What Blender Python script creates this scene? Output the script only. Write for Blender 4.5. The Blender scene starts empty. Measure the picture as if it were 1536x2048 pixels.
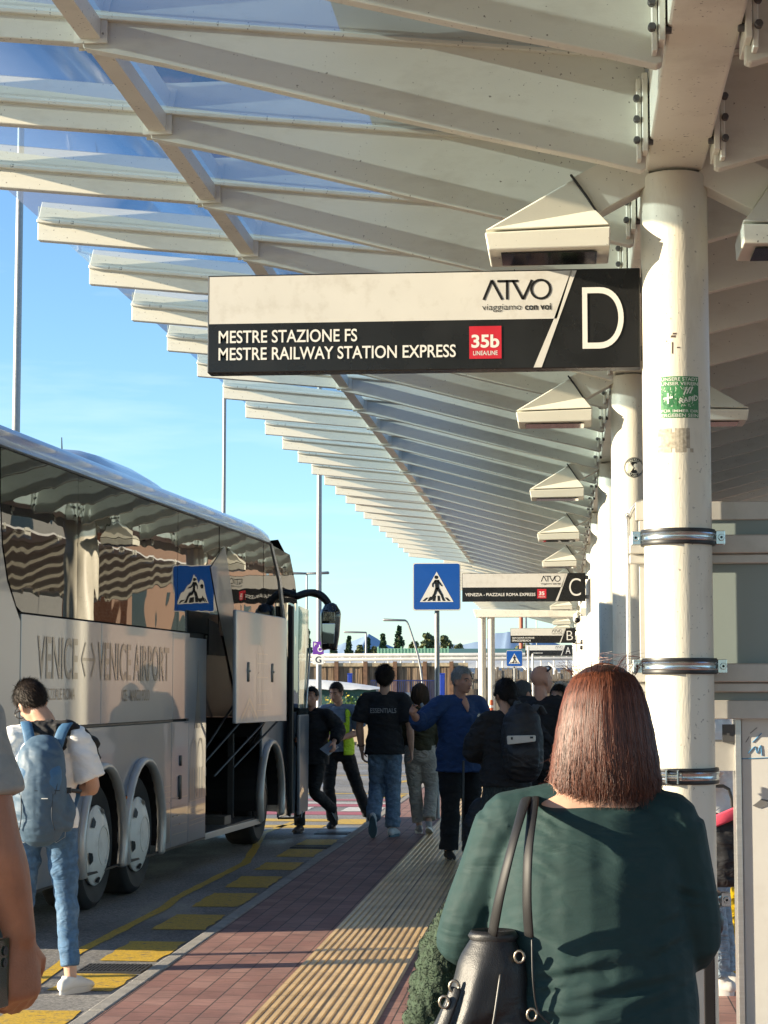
import bpy, bmesh, math, random
from mathutils import Vector, Matrix, noise, geometry, Euler
random.seed(7)
R = math.radians
sc = bpy.context.scene
col = sc.collection

# ---------------------------------------------------------------- camera, sky, sun, exposure
CF, CH, VX, VY = 4000.0, 1.6, 1128.0, 1378.0          # focal length in photo pixels, eye height, vanishing point of the platform
TH = math.atan((VY - 1024) / CF); PSI = math.atan((VX - 768) * math.cos(TH) / CF)
c_rt = Vector((math.cos(PSI), math.sin(PSI), 0)); c_fh = Vector((-math.sin(PSI), math.cos(PSI), 0))
c_fw = c_fh * math.cos(TH) + Vector((0, 0, math.sin(TH))); c_up = -c_fh * math.sin(TH) + Vector((0, 0, math.cos(TH)))
C0 = Vector((0, 0, CH))
cam = bpy.data.objects.new('camera', bpy.data.cameras.new('camera')); col.objects.link(cam)
cam.data.sensor_fit = 'HORIZONTAL'; cam.data.sensor_width = 36; cam.data.lens = 36 * CF / 1536
cam.data.clip_start = 0.1; cam.data.clip_end = 20000
mm = Matrix((c_rt, c_up, -c_fw)).transposed().to_4x4(); mm.translation = C0; cam.matrix_world = mm
sc.camera = cam
sc.render.resolution_x = 768; sc.render.resolution_y = 1024

SUN_AZ, SUN_EL = 76.0, 14.5        # light travels towards (sin az, cos az), coming down at SUN_EL
ld = Vector((math.sin(R(SUN_AZ)) * math.cos(R(SUN_EL)), math.cos(R(SUN_AZ)) * math.cos(R(SUN_EL)), -math.sin(R(SUN_EL))))
sun = bpy.data.objects.new('sun', bpy.data.lights.new('sun', 'SUN')); col.objects.link(sun)
sun.data.energy = 5.0; sun.data.angle = R(0.5); sun.data.color = (1.0, 0.86, 0.64)
sun.rotation_euler = (-ld).to_track_quat('Z', 'Y').to_euler(); sun.location = (-20, -5, 20)
w = bpy.data.worlds.new('World'); sc.world = w; w.use_nodes = True
nt = w.node_tree; nt.nodes.clear()
wo = nt.nodes.new('ShaderNodeOutputWorld'); bg = nt.nodes.new('ShaderNodeBackground'); sky = nt.nodes.new('ShaderNodeTexSky')
sky.sky_type = 'NISHITA'; sky.sun_disc = False; sky.sun_elevation = R(SUN_EL); sky.sun_rotation = R(180 + SUN_AZ)
sky.air_density = 1.0; sky.dust_density = 0.3; sky.ozone_density = 3.0
tc = nt.nodes.new('ShaderNodeTexCoord'); mp = nt.nodes.new('ShaderNodeMapping'); mp.inputs['Scale'].default_value = (1.6, 1.6, 11)
nz = nt.nodes.new('ShaderNodeTexNoise'); nz.inputs['Scale'].default_value = 3.2; nz.inputs['Detail'].default_value = 7; nz.inputs['Roughness'].default_value = .55
rp = nt.nodes.new('ShaderNodeValToRGB'); rp.color_ramp.elements[0].position = .5; rp.color_ramp.elements[1].position = .82
rp.color_ramp.elements[1].color = (.2, .2, .2, 1)
mx = nt.nodes.new('ShaderNodeMixRGB'); mx.inputs[2].default_value = (7.5, 7.6, 7.8, 1)
nt.links.new(tc.outputs['Generated'], mp.inputs[0]); nt.links.new(mp.outputs[0], nz.inputs[0]); nt.links.new(nz.outputs[0], rp.inputs[0])
sx = nt.nodes.new('ShaderNodeSeparateXYZ'); nt.links.new(tc.outputs['Generated'], sx.inputs[0])
hz_ = nt.nodes.new('ShaderNodeMapRange'); hz_.inputs[1].default_value = 0.0; hz_.inputs[2].default_value = .35; hz_.inputs[3].default_value = 1.0; hz_.inputs[4].default_value = 0.0; nt.links.new(sx.outputs[2], hz_.inputs[0])
tn_ = nt.nodes.new('ShaderNodeMixRGB'); tn_.inputs[1].default_value = (.92, 1.05, 1.15, 1); tn_.inputs[2].default_value = (.98, 1.18, 1.36, 1); nt.links.new(hz_.outputs[0], tn_.inputs[0])
ml_ = nt.nodes.new('ShaderNodeMixRGB'); ml_.blend_type = 'MULTIPLY'; ml_.inputs[0].default_value = 1; nt.links.new(sky.outputs[0], ml_.inputs[1]); nt.links.new(tn_.outputs[0], ml_.inputs[2])
nt.links.new(rp.outputs[0], mx.inputs[0]); nt.links.new(ml_.outputs[0], mx.inputs[1]); nt.links.new(mx.outputs[0], bg.inputs[0]); nt.links.new(bg.outputs[0], wo.inputs[0])
bg.inputs[1].default_value = 0.076
vs = sc.view_settings; vs.view_transform = 'Standard'; vs.look = 'None'; vs.gamma = 1; vs.exposure = 1.62

# ---------------------------------------------------------------- helpers
def ray(px, py): return c_fw * CF + c_rt * (px - 768) - c_up * (py - 1024)
def onz(px, py, z=0.0): d = ray(px, py); return C0 + d * ((z - CH) / d.z)
def ony(px, py, y): d = ray(px, py); return C0 + d * (y / d.y)

class MB:
    """collects closed shapes of one part"""
    def __init__(s): s.v = []; s.f = []; s.m = []; s.mi = 0
    def add(s, vs_, fs):
        o = len(s.v); s.v += [Vector(v) for v in vs_]
        for f in fs: s.f.append([i + o for i in f]); s.m.append(s.mi)
        return s
    def box(s, x0, x1, y0, y1, z0, z1, mat=None):
        v = [Vector((x, y, z)) for z in (z0, z1) for y in (y0, y1) for x in (x0, x1)]
        if mat is not None: v = [mat @ p for p in v]
        return s.add(v, [(0, 2, 3, 1), (4, 5, 7, 6), (0, 1, 5, 4), (2, 6, 7, 3), (0, 4, 6, 2), (1, 3, 7, 5)])
    def prism(s, poly, a, b, fn):
        """poly: 2D outline, fn(u, v, w) -> point, from w=a to w=b"""
        n = len(poly); tri = geometry.tessellate_polygon([[Vector((p[0], p[1], 0)) for p in poly]])
        ar = sum(poly[i][0] * poly[(i + 1) % n][1] - poly[(i + 1) % n][0] * poly[i][1] for i in range(n))
        v = [Vector(fn(p[0], p[1], a)) for p in poly] + [Vector(fn(p[0], p[1], b)) for p in poly]
        f = [tuple(t) for t in tri] + [tuple(i + n for i in reversed(t)) for t in tri]
        f += [(i, (i + 1) % n, (i + 1) % n + n, i + n) for i in range(n)]
        return s.add(v, f)
    def tube(s, pts, rad, seg=12, side=(1, 0, 0), sub=4, cap=True, smooth=True):
        """swept tube with a radius or (side radius, depth radius) per point; rounded ends"""
        P = [Vector(p) for p in pts]; Rr = [(r, r) if not isinstance(r, tuple) else r for r in rad]
        if smooth and len(P) > 2 and sub > 1:
            Q = []; S = []
            for i in range(len(P) - 1):
                p0, p1, p2, p3 = P[max(i - 1, 0)], P[i], P[i + 1], P[min(i + 2, len(P) - 1)]
                for k in range(sub):
                    t = k / sub
                    Q.append(.5 * ((2 * p1) + (p2 - p0) * t + (2 * p0 - 5 * p1 + 4 * p2 - p3) * t * t + (3 * p1 - p0 - 3 * p2 + p3) * t ** 3))
                    tt = t * t * (3 - 2 * t); S.append(tuple(Rr[i][j] + (Rr[i + 1][j] - Rr[i][j]) * tt for j in (0, 1)))
            Q.append(P[-1]); S.append(Rr[-1]); P, Rr = Q, S
        n = len(P); T = [(P[min(i + 1, n - 1)] - P[max(i - 1, 0)]).normalized() for i in range(n)]
        if cap:
            a, b = Rr[0], Rr[-1]
            P = [P[0] - T[0] * min(a) * .75, P[0] - T[0] * min(a) * .45] + P + [P[-1] + T[-1] * min(b) * .45, P[-1] + T[-1] * min(b) * .75]
            Rr = [(a[0] * .4, a[1] * .4), (a[0] * .8, a[1] * .8)] + Rr + [(b[0] * .8, b[1] * .8), (b[0] * .4, b[1] * .4)]
            T = [T[0]] * 2 + T + [T[-1]] * 2; n += 4
        sd = Vector(side); v = []; pu = None
        for i in range(n):
            t = T[i]; u = sd - t * sd.dot(t)
            if u.length < .15: u = pu - t * pu.dot(t) if pu else t.orthogonal()
            u.normalize()
            if pu and u.dot(pu) < 0: u = -u
            pu = u; w_ = t.cross(u)
            for k in range(seg):
                a = 2 * math.pi * k / seg; v.append(P[i] + u * (math.cos(a) * Rr[i][0]) + w_ * (math.sin(a) * Rr[i][1]))
        f = [(i * seg + k, i * seg + (k + 1) % seg, (i + 1) * seg + (k + 1) % seg, (i + 1) * seg + k) for i in range(n - 1) for k in range(seg)]
        f += [tuple(reversed(range(seg))), tuple(range((n - 1) * seg, n * seg))]
        return s.add(v, f)
    def cyl(s, a, b, r, seg=16, r2=None): return s.tube([a, b], [r, r if r2 is None else r2], seg, cap=False, side=(1, .01, .02))
    def ball(s, c, r, seg=16, rings=10, mat=None):
        r = (r, r, r) if not isinstance(r, (tuple, list)) else r; c = Vector(c); v = []
        for i in range(1, rings):
            th = math.pi * i / rings
            for k in range(seg):
                a = 2 * math.pi * k / seg; p = Vector((math.sin(th) * math.cos(a) * r[0], math.sin(th) * math.sin(a) * r[1], math.cos(th) * r[2]))
                v.append((mat @ p if mat is not None else p) + c)
        top = Vector((0, 0, r[2])); bot = -top
        if mat is not None: top, bot = mat @ top, mat @ bot
        v += [top + c, bot + c]; n = len(v)
        f = [(i * seg + k, (i + 1) * seg + k, (i + 1) * seg + (k + 1) % seg, i * seg + (k + 1) % seg) for i in range(rings - 2) for k in range(seg)]
        f += [(n - 2, k, (k + 1) % seg) for k in range(seg)] + [((rings - 2) * seg + (k + 1) % seg, (rings - 2) * seg + k, n - 1) for k in range(seg)]
        return s.add(v, f)
    def lathe(s, prof, seg, fn):
        """prof: (radius, height) list; fn(x, y, h) -> point"""
        n = len(prof); v = []
        for r, h in prof:
            for k in range(seg):
                a = 2 * math.pi * k / seg; v.append(Vector(fn(r * math.cos(a), r * math.sin(a), h)))
        f = [(i * seg + k, i * seg + (k + 1) % seg, (i + 1) * seg + (k + 1) % seg, (i + 1) * seg + k) for i in range(n - 1) for k in range(seg)]
        return s.add(v, f)
    def sheet(s, pts): return s.add(pts, [tuple(range(len(pts)))])
    def xf(s, m):
        s.v = [m @ v for v in s.v]; return s
    def shift(s, d):
        d = Vector(d); s.v = [v + d for v in s.v]; return s
    def mesh(s, name):
        me = bpy.data.meshes.new(name); me.from_pydata([tuple(v) for v in s.v], [], s.f)
        bm = bmesh.new(); bm.from_mesh(me)
        for f, i in zip(bm.faces, s.m): f.material_index = i
        bmesh.ops.recalc_face_normals(bm, faces=bm.faces); bm.to_mesh(me); bm.free(); return me

def new(name, me, mat, parent=None, smooth=False, bevel=0, seg=2, loc=None):
    o = bpy.data.objects.new(name, me); col.objects.link(o)
    for m in (mat if isinstance(mat, (list, tuple)) else [mat]): me.materials.append(m)
    if parent: o.parent = parent
    if loc is not None: o.location = loc
    if smooth:
        for p in me.polygons: p.use_smooth = True
        if smooth == 'auto':
            try: me.set_sharp_from_angle(angle=R(40))
            except Exception: pass
    if bevel:
        b = o.modifiers.new('bevel', 'BEVEL'); b.width = bevel; b.segments = seg; b.limit_method = 'ANGLE'; b.angle_limit = R(40); b.harden_normals = False
    return o
def part(name, m, mat, parent=None, **k): return new(name, m.mesh(name), mat, parent, **k)
def tag(o, label, cat, group=None, kind=None):
    if label: o['label'] = label
    if cat: o['category'] = cat
    if group: o['group'] = group
    if kind: o['kind'] = kind
    return o
def thing(name, label, cat, loc=(0, 0, 0), rz=0, group=None):
    o = bpy.data.objects.new(name, None); o.empty_display_size = .1; col.objects.link(o); o.location = loc; o.rotation_euler.z = R(rz)
    return tag(o, label, cat, group)
def dup(root, loc=None, rz=None, label=None, group=None):
    r = root.copy(); col.objects.link(r)
    if loc is not None: r.location = loc
    if rz is not None: r.rotation_euler.z = R(rz)
    if label: r['label'] = label
    if group: r['group'] = group
    for ch in list(root.children):
        c = ch.copy(); col.objects.link(c); c.parent = r
        for g in ch.children:
            d = g.copy(); col.objects.link(d); d.parent = c
    return r
def remesh(m, voxel, it=3, fac=.5, disp=None):
    """one continuous skin round the overlapping shapes of m"""
    o = bpy.data.objects.new('tmp', m.mesh('tmp')); col.objects.link(o)
    r = o.modifiers.new('r', 'REMESH'); r.mode = 'VOXEL'; r.voxel_size = voxel
    if it: q = o.modifiers.new('s', 'SMOOTH'); q.iterations = it; q.factor = fac
    bpy.context.view_layer.update()
    me = bpy.data.meshes.new_from_object(o.evaluated_get(bpy.context.evaluated_depsgraph_get()))
    od = o.data; bpy.data.objects.remove(o); bpy.data.meshes.remove(od)
    if disp:
        ns = [v.normal.copy() for v in me.vertices]
        for v, nn in zip(me.vertices, ns): v.co += nn * disp(v.co, nn)
    return me
_tc = {}
def txt_mesh(body, bold=0.0):
    k = (body, bold)
    if k not in _tc:
        cu = bpy.data.curves.new('t', 'FONT'); cu.body = body; cu.size = 1; cu.offset = bold; cu.resolution_u = 10 if len(body) < 4 else 4
        o = bpy.data.objects.new('t', cu); col.objects.link(o); bpy.context.view_layer.update()
        me = o.evaluated_get(bpy.context.evaluated_depsgraph_get()).to_mesh()
        vs_ = [v.co.copy() for v in me.vertices]; fs = [tuple(p.vertices) for p in me.polygons]
        bpy.data.objects.remove(o); bpy.data.curves.remove(cu)
        xs = [v.x for v in vs_]; ys = [v.y for v in vs_]
        _tc[k] = ([((v.x - min(xs)) / (max(xs) - min(xs)), (v.y - min(ys)) / (max(ys) - min(ys))) for v in vs_], fs)
    return _tc[k]
def text(m, body, fn, u0, u1, v0, v1, bold=0.0):
    """writing fitted to the rectangle u0..u1, v0..v1 and laid on a surface by fn(u, v)"""
    vs_, fs = txt_mesh(body, bold)
    m.add([fn(u0 + (u1 - u0) * x, v0 + (v1 - v0) * y) for x, y in vs_], fs)
def flat_obj(name, m, mat, parent=None):
    """flat sheets: keep the given winding"""
    me = bpy.data.meshes.new(name); me.from_pydata([tuple(v) for v in m.v], [], m.f)
    return new(name, me, mat, parent)

# ---------------------------------------------------------------- materials
_m = {}
def nodes(name):
    m = bpy.data.materials.new(name); m.use_nodes = True; t = m.node_tree; b = t.nodes['Principled BSDF']; return m, t, b
def pm(name, c, rough=.6, metal=0.0, var=.12, scale=6.0, bump=0.0, bscale=80.0, stretch=(1, 1, 1), spec=.5, coat=0.0, specks=0.0, dirt=None, dirtamt=.5, dscale=1.5, rvar=.1, folds=0.0, fscale=7.0, sheen=0.0):
    if name in _m: return _m[name]
    m, t, b = nodes(name); L = t.links; N = t.nodes.new
    b.inputs['Roughness'].default_value = rough; b.inputs['Metallic'].default_value = metal; b.inputs['Specular IOR Level'].default_value = spec
    b.inputs['Coat Weight'].default_value = coat; b.inputs['Sheen Weight'].default_value = sheen
    tcn = N('ShaderNodeTexCoord'); mpn = N('ShaderNodeMapping'); mpn.inputs['Scale'].default_value = stretch; L.new(tcn.outputs['Object'], mpn.inputs[0])
    n1 = N('ShaderNodeTexNoise'); n1.inputs['Scale'].default_value = scale; n1.inputs['Detail'].default_value = 6; L.new(mpn.outputs[0], n1.inputs[0])
    mxn = N('ShaderNodeMixRGB'); mxn.inputs[1].default_value = (*[max(0, x * (1 - var)) for x in c], 1); mxn.inputs[2].default_value = (*[min(1, x * (1 + var)) for x in c], 1)
    cr = N('ShaderNodeValToRGB'); cr.color_ramp.elements[0].position = .3; cr.color_ramp.elements[1].position = .7
    L.new(n1.outputs[0], cr.inputs[0]); L.new(cr.outputs[0], mxn.inputs[0]); out = mxn.outputs[0]
    if dirt:
        n2 = N('ShaderNodeTexNoise'); n2.inputs['Scale'].default_value = dscale; n2.inputs['Detail'].default_value = 9; n2.inputs['Roughness'].default_value = .65; L.new(mpn.outputs[0], n2.inputs[0])
        r2 = N('ShaderNodeValToRGB'); r2.color_ramp.elements[0].position = .52; r2.color_ramp.elements[1].position = .72; r2.color_ramp.elements[1].color = (dirtamt,) * 3 + (1,)
        L.new(n2.outputs[0], r2.inputs[0]); m2 = N('ShaderNodeMixRGB'); m2.inputs[2].default_value = (*dirt, 1); L.new(r2.outputs[0], m2.inputs[0]); L.new(out, m2.inputs[1]); out = m2.outputs[0]
    if specks:                                                  # fly specks, chips and rust pinholes
        n5 = N('ShaderNodeTexNoise'); n5.inputs['Scale'].default_value = 55; n5.inputs['Detail'].default_value = 2; L.new(tcn.outputs['Object'], n5.inputs[0])
        n6 = N('ShaderNodeTexNoise'); n6.inputs['Scale'].default_value = 1.7; n6.inputs['Detail'].default_value = 3; L.new(tcn.outputs['Object'], n6.inputs[0])
        s6 = N('ShaderNodeMath'); s6.operation = 'MULTIPLY_ADD'; s6.inputs[1].default_value = .22; L.new(n6.outputs[0], s6.inputs[0]); L.new(n5.outputs[0], s6.inputs[2])
        r5 = N('ShaderNodeValToRGB'); r5.color_ramp.elements[0].position = .80; r5.color_ramp.elements[1].position = .84; r5.color_ramp.elements[1].color = (specks,) * 3 + (1,); L.new(s6.outputs[0], r5.inputs[0])
        m5 = N('ShaderNodeMixRGB'); m5.inputs[2].default_value = (.07, .055, .04, 1); L.new(r5.outputs[0], m5.inputs[0]); L.new(out, m5.inputs[1]); out = m5.outputs[0]
    L.new(out, b.inputs['Base Color'])
    if rvar:
        mr = N('ShaderNodeMapRange'); mr.inputs[3].default_value = max(.02, rough - rvar); mr.inputs[4].default_value = min(1, rough + rvar); L.new(n1.outputs[0], mr.inputs[0]); L.new(mr.outputs[0], b.inputs['Roughness'])
    h = None
    if bump:
        n3 = N('ShaderNodeTexNoise'); n3.inputs['Scale'].default_value = bscale; n3.inputs['Detail'].default_value = 4; L.new(mpn.outputs[0], n3.inputs[0])
        bp_ = N('ShaderNodeBump'); bp_.inputs['Strength'].default_value = bump; bp_.inputs['Distance'].default_value = .01; L.new(n3.outputs[0], bp_.inputs['Height']); h = bp_
    if folds:
        n4 = N('ShaderNodeTexNoise'); n4.inputs['Scale'].default_value = fscale; n4.inputs['Detail'].default_value = 2.5; n4.inputs['Distortion'].default_value = 1.2
        m4 = N('ShaderNodeMapping'); m4.inputs['Scale'].default_value = (1.0, 1.0, 2.2); m4.inputs['Rotation'].default_value = (.2, .35, .3); L.new(tcn.outputs['Object'], m4.inputs[0]); L.new(m4.outputs[0], n4.inputs[0])
        b4 = N('ShaderNodeBump'); b4.inputs['Strength'].default_value = folds; b4.inputs['Distance'].default_value = .06; L.new(n4.outputs[0], b4.inputs['Height'])
        if h: L.new(h.outputs[0], b4.inputs['Normal'])
        h = b4
    if h: L.new(h.outputs[0], b.inputs['Normal'])
    _m[name] = m; return m

def brick_mat():
    m, t, b = nodes('red_pavers'); L = t.links; N = t.nodes.new
    tcn = N('ShaderNodeTexCoord'); mpn = N('ShaderNodeMapping'); mpn.inputs['Rotation'].default_value = (0, 0, R(90)); L.new(tcn.outputs['Object'], mpn.inputs[0])
    br = N('ShaderNodeTexBrick'); br.inputs['Scale'].default_value = 1; br.inputs['Brick Width'].default_value = .24; br.inputs['Row Height'].default_value = .12; br.inputs['Mortar Size'].default_value = .004
    br.inputs['Color1'].default_value = (.19, .092, .076, 1); br.inputs['Color2'].default_value = (.25, .14, .115, 1); br.inputs['Mortar'].default_value = (.035, .024, .022, 1); br.inputs['Bias'].default_value = -.1
    L.new(mpn.outputs[0], br.inputs[0])
    n1 = N('ShaderNodeTexNoise'); n1.inputs['Scale'].default_value = 2.2; n1.inputs['Detail'].default_value = 8; L.new(tcn.outputs['Object'], n1.inputs[0])
    hs = N('ShaderNodeMixRGB'); hs.blend_type = 'MULTIPLY'; hs.inputs[0].default_value = .55; L.new(br.outputs[0], hs.inputs[1])
    cr = N('ShaderNodeValToRGB'); cr.color_ramp.elements[0].position = .3; cr.color_ramp.elements[0].color = (.62, .6, .6, 1); cr.color_ramp.elements[1].position = .65; cr.color_ramp.elements[1].color = (1.35, 1.33, 1.3, 1)
    L.new(n1.outputs[0], cr.inputs[0]); L.new(cr.outputs[0], hs.inputs[2])
    n2 = N('ShaderNodeTexNoise'); n2.inputs['Scale'].default_value = 40; n2.inputs['Detail'].default_value = 5; m2 = N('ShaderNodeMapping'); m2.inputs['Scale'].default_value = (.25, 1, 1); L.new(tcn.outputs['Object'], m2.inputs[0]); L.new(m2.outputs[0], n2.inputs[0])
    h2 = N('ShaderNodeMixRGB'); h2.blend_type = 'MULTIPLY'; h2.inputs[0].default_value = .5; L.new(hs.outputs[0], h2.inputs[1])
    c2 = N('ShaderNodeValToRGB'); c2.color_ramp.elements[0].position = .3; c2.color_ramp.elements[0].color = (.6, .6, .6, 1); c2.color_ramp.elements[1].position = .7; c2.color_ramp.elements[1].color = (1.4, 1.4, 1.4, 1)
    L.new(n2.outputs[0], c2.inputs[0]); L.new(c2.outputs[0], h2.inputs[2])
    n7 = N('ShaderNodeTexNoise'); n7.inputs['Scale'].default_value = 11; n7.inputs['Detail'].default_value = 2; L.new(tcn.outputs['Object'], n7.inputs[0])     # gum and oil spots
    r7 = N('ShaderNodeValToRGB'); r7.color_ramp.elements[0].position = .70; r7.color_ramp.elements[1].position = .73; r7.color_ramp.elements[1].color = (.7, .7, .7, 1); L.new(n7.outputs[0], r7.inputs[0])
    m7 = N('ShaderNodeMixRGB'); m7.inputs[2].default_value = (.05, .04, .04, 1); L.new(r7.outputs[0], m7.inputs[0]); L.new(h2.outputs[0], m7.inputs[1]); L.new(m7.outputs[0], b.inputs['Base Color'])
    b.inputs['Roughness'].default_value = .72
    bp_ = N('ShaderNodeBump'); bp_.inputs['Strength'].default_value = .6; bp_.inputs['Distance'].default_value = .004; bp_.invert = True; L.new(br.outputs['Fac'], bp_.inputs['Height']); L.new(bp_.outputs[0], b.inputs['Normal'])
    return m
def tile_mat():
    m, t, b = nodes('tactile_tile'); L = t.links; N = t.nodes.new
    tcn = N('ShaderNodeTexCoord')
    br = N('ShaderNodeTexBrick'); br.offset = 0; br.inputs['Scale'].default_value = 1; br.inputs['Brick Width'].default_value = .31; br.inputs['Row Height'].default_value = .42; br.inputs['Mortar Size'].default_value = .003
    br.inputs['Color1'].default_value = (.64, .44, .20, 1); br.inputs['Color2'].default_value = (.55, .38, .175, 1); br.inputs['Mortar'].default_value = (.14, .1, .06, 1)
    mpn = N('ShaderNodeMapping'); mpn.inputs['Location'].default_value = (1.538, 0, 0); L.new(tcn.outputs['Object'], mpn.inputs[0]); L.new(mpn.outputs[0], br.inputs[0])
    n1 = N('ShaderNodeTexNoise'); n1.inputs['Scale'].default_value = 3; n1.inputs['Detail'].default_value = 9; L.new(tcn.outputs['Object'], n1.inputs[0])
    cr = N('ShaderNodeValToRGB'); cr.color_ramp.elements[0].position = .3; cr.color_ramp.elements[0].color = (.65, .62, .6, 1); cr.color_ramp.elements[1].position = .65; cr.color_ramp.elements[1].color = (1.2, 1.2, 1.2, 1)
    hs = N('ShaderNodeMixRGB'); hs.blend_type = 'MULTIPLY'; hs.inputs[0].default_value = .7; L.new(br.outputs[0], hs.inputs[1]); L.new(n1.outputs[0], cr.inputs[0]); L.new(cr.outputs[0], hs.inputs[2])
    # colour darkens down into the grooves, following the moulded profile
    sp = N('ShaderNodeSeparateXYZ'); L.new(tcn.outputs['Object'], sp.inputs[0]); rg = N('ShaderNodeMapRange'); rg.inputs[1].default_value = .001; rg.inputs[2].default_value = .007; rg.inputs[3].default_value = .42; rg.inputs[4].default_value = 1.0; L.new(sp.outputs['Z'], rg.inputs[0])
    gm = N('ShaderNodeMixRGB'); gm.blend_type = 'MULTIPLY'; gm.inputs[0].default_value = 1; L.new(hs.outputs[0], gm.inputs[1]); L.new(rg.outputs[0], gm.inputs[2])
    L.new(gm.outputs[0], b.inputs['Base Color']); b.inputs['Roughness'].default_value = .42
    return m
def asphalt_mat():
    m, t, b = nodes('asphalt'); L = t.links; N = t.nodes.new
    tcn = N('ShaderNodeTexCoord'); n1 = N('ShaderNodeTexNoise'); n1.inputs['Scale'].default_value = 55; n1.inputs['Detail'].default_value = 8; n1.inputs['Roughness'].default_value = .75; L.new(tcn.outputs['Object'], n1.inputs[0])
    cr = N('ShaderNodeValToRGB'); e = cr.color_ramp.elements; e[0].position = .36; e[0].color = (.05, .05, .052, 1); e[1].position = .66; e[1].color = (.36, .345, .32, 1); L.new(n1.outputs[0], cr.inputs[0])
    n2 = N('ShaderNodeTexNoise'); n2.inputs['Scale'].default_value = .5; n2.inputs['Detail'].default_value = 6; L.new(tcn.outputs['Object'], n2.inputs[0])
    c2 = N('ShaderNodeValToRGB'); c2.color_ramp.elements[0].position = .35; c2.color_ramp.elements[0].color = (.7, .7, .7, 1); c2.color_ramp.elements[1].position = .7; c2.color_ramp.elements[1].color = (1.25, 1.25, 1.25, 1); L.new(n2.outputs[0], c2.inputs[0])
    mu = N('ShaderNodeMixRGB'); mu.blend_type = 'MULTIPLY'; mu.inputs[0].default_value = 1; L.new(cr.outputs[0], mu.inputs[1]); L.new(c2.outputs[0], mu.inputs[2])
    # oil and water stains under the bus bay
    n3 = N('ShaderNodeTexNoise'); n3.inputs['Scale'].default_value = .9; n3.inputs['Detail'].default_value = 3; m3 = N('ShaderNodeMapping'); m3.inputs['Scale'].default_value = (1.5, .6, 1); L.new(tcn.outputs['Object'], m3.inputs[0]); L.new(m3.outputs[0], n3.inputs[0])
    c3 = N('ShaderNodeValToRGB'); c3.color_ramp.elements[0].position = .5; c3.color_ramp.elements[0].color = (.8,) * 3 + (1,); c3.color_ramp.elements[1].position = .66; c3.color_ramp.elements[1].color = (.42,) * 3 + (1,); L.new(n3.outputs[0], c3.inputs[0]); L.new(c3.outputs[0], b.inputs['Roughness'])
    L.new(mu.outputs[0], b.inputs['Base Color'])
    bp_ = N('ShaderNodeBump'); bp_.inputs['Strength'].default_value = .5; bp_.inputs['Distance'].default_value = .006; L.new(n1.outputs[0], bp_.inputs['Height']); L.new(bp_.outputs[0], b.inputs['Normal'])
    return m
def paint_mat(name, c, wear=(.09, .09, .09), lo=.56, hi=.68):
    m, t, b = nodes(name); L = t.links; N = t.nodes.new
    tcn = N('ShaderNodeTexCoord'); n1 = N('ShaderNodeTexNoise'); n1.inputs['Scale'].default_value = 16; n1.inputs['Detail'].default_value = 9; n1.inputs['Roughness'].default_value = .7; L.new(tcn.outputs['Object'], n1.inputs[0])
    n2 = N('ShaderNodeTexNoise'); n2.inputs['Scale'].default_value = 90; n2.inputs['Detail'].default_value = 4; L.new(tcn.outputs['Object'], n2.inputs[0])
    cr = N('ShaderNodeValToRGB'); cr.color_ramp.elements[0].position = lo; cr.color_ramp.elements[1].position = hi; L.new(n1.outputs[0], cr.inputs[0])
    c2 = N('ShaderNodeValToRGB'); c2.color_ramp.elements[0].position = .35; c2.color_ramp.elements[0].color = (*[x * .6 for x in c], 1); c2.color_ramp.elements[1].position = .6; c2.color_ramp.elements[1].color = (*c, 1); L.new(n2.outputs[0], c2.inputs[0])
    mu = N('ShaderNodeMixRGB'); L.new(cr.outputs[0], mu.inputs[0]); L.new(c2.outputs[0], mu.inputs[1]); mu.inputs[2].default_value = (*wear, 1); L.new(mu.outputs[0], b.inputs['Base Color'])
    b.inputs['Roughness'].default_value = .6
    bp_ = N('ShaderNodeBump'); bp_.inputs['Strength'].default_value = .35; bp_.inputs['Distance'].default_value = .004; L.new(n2.outputs[0], bp_.inputs['Height']); L.new(bp_.outputs[0], b.inputs['Normal'])
    return m
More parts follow.
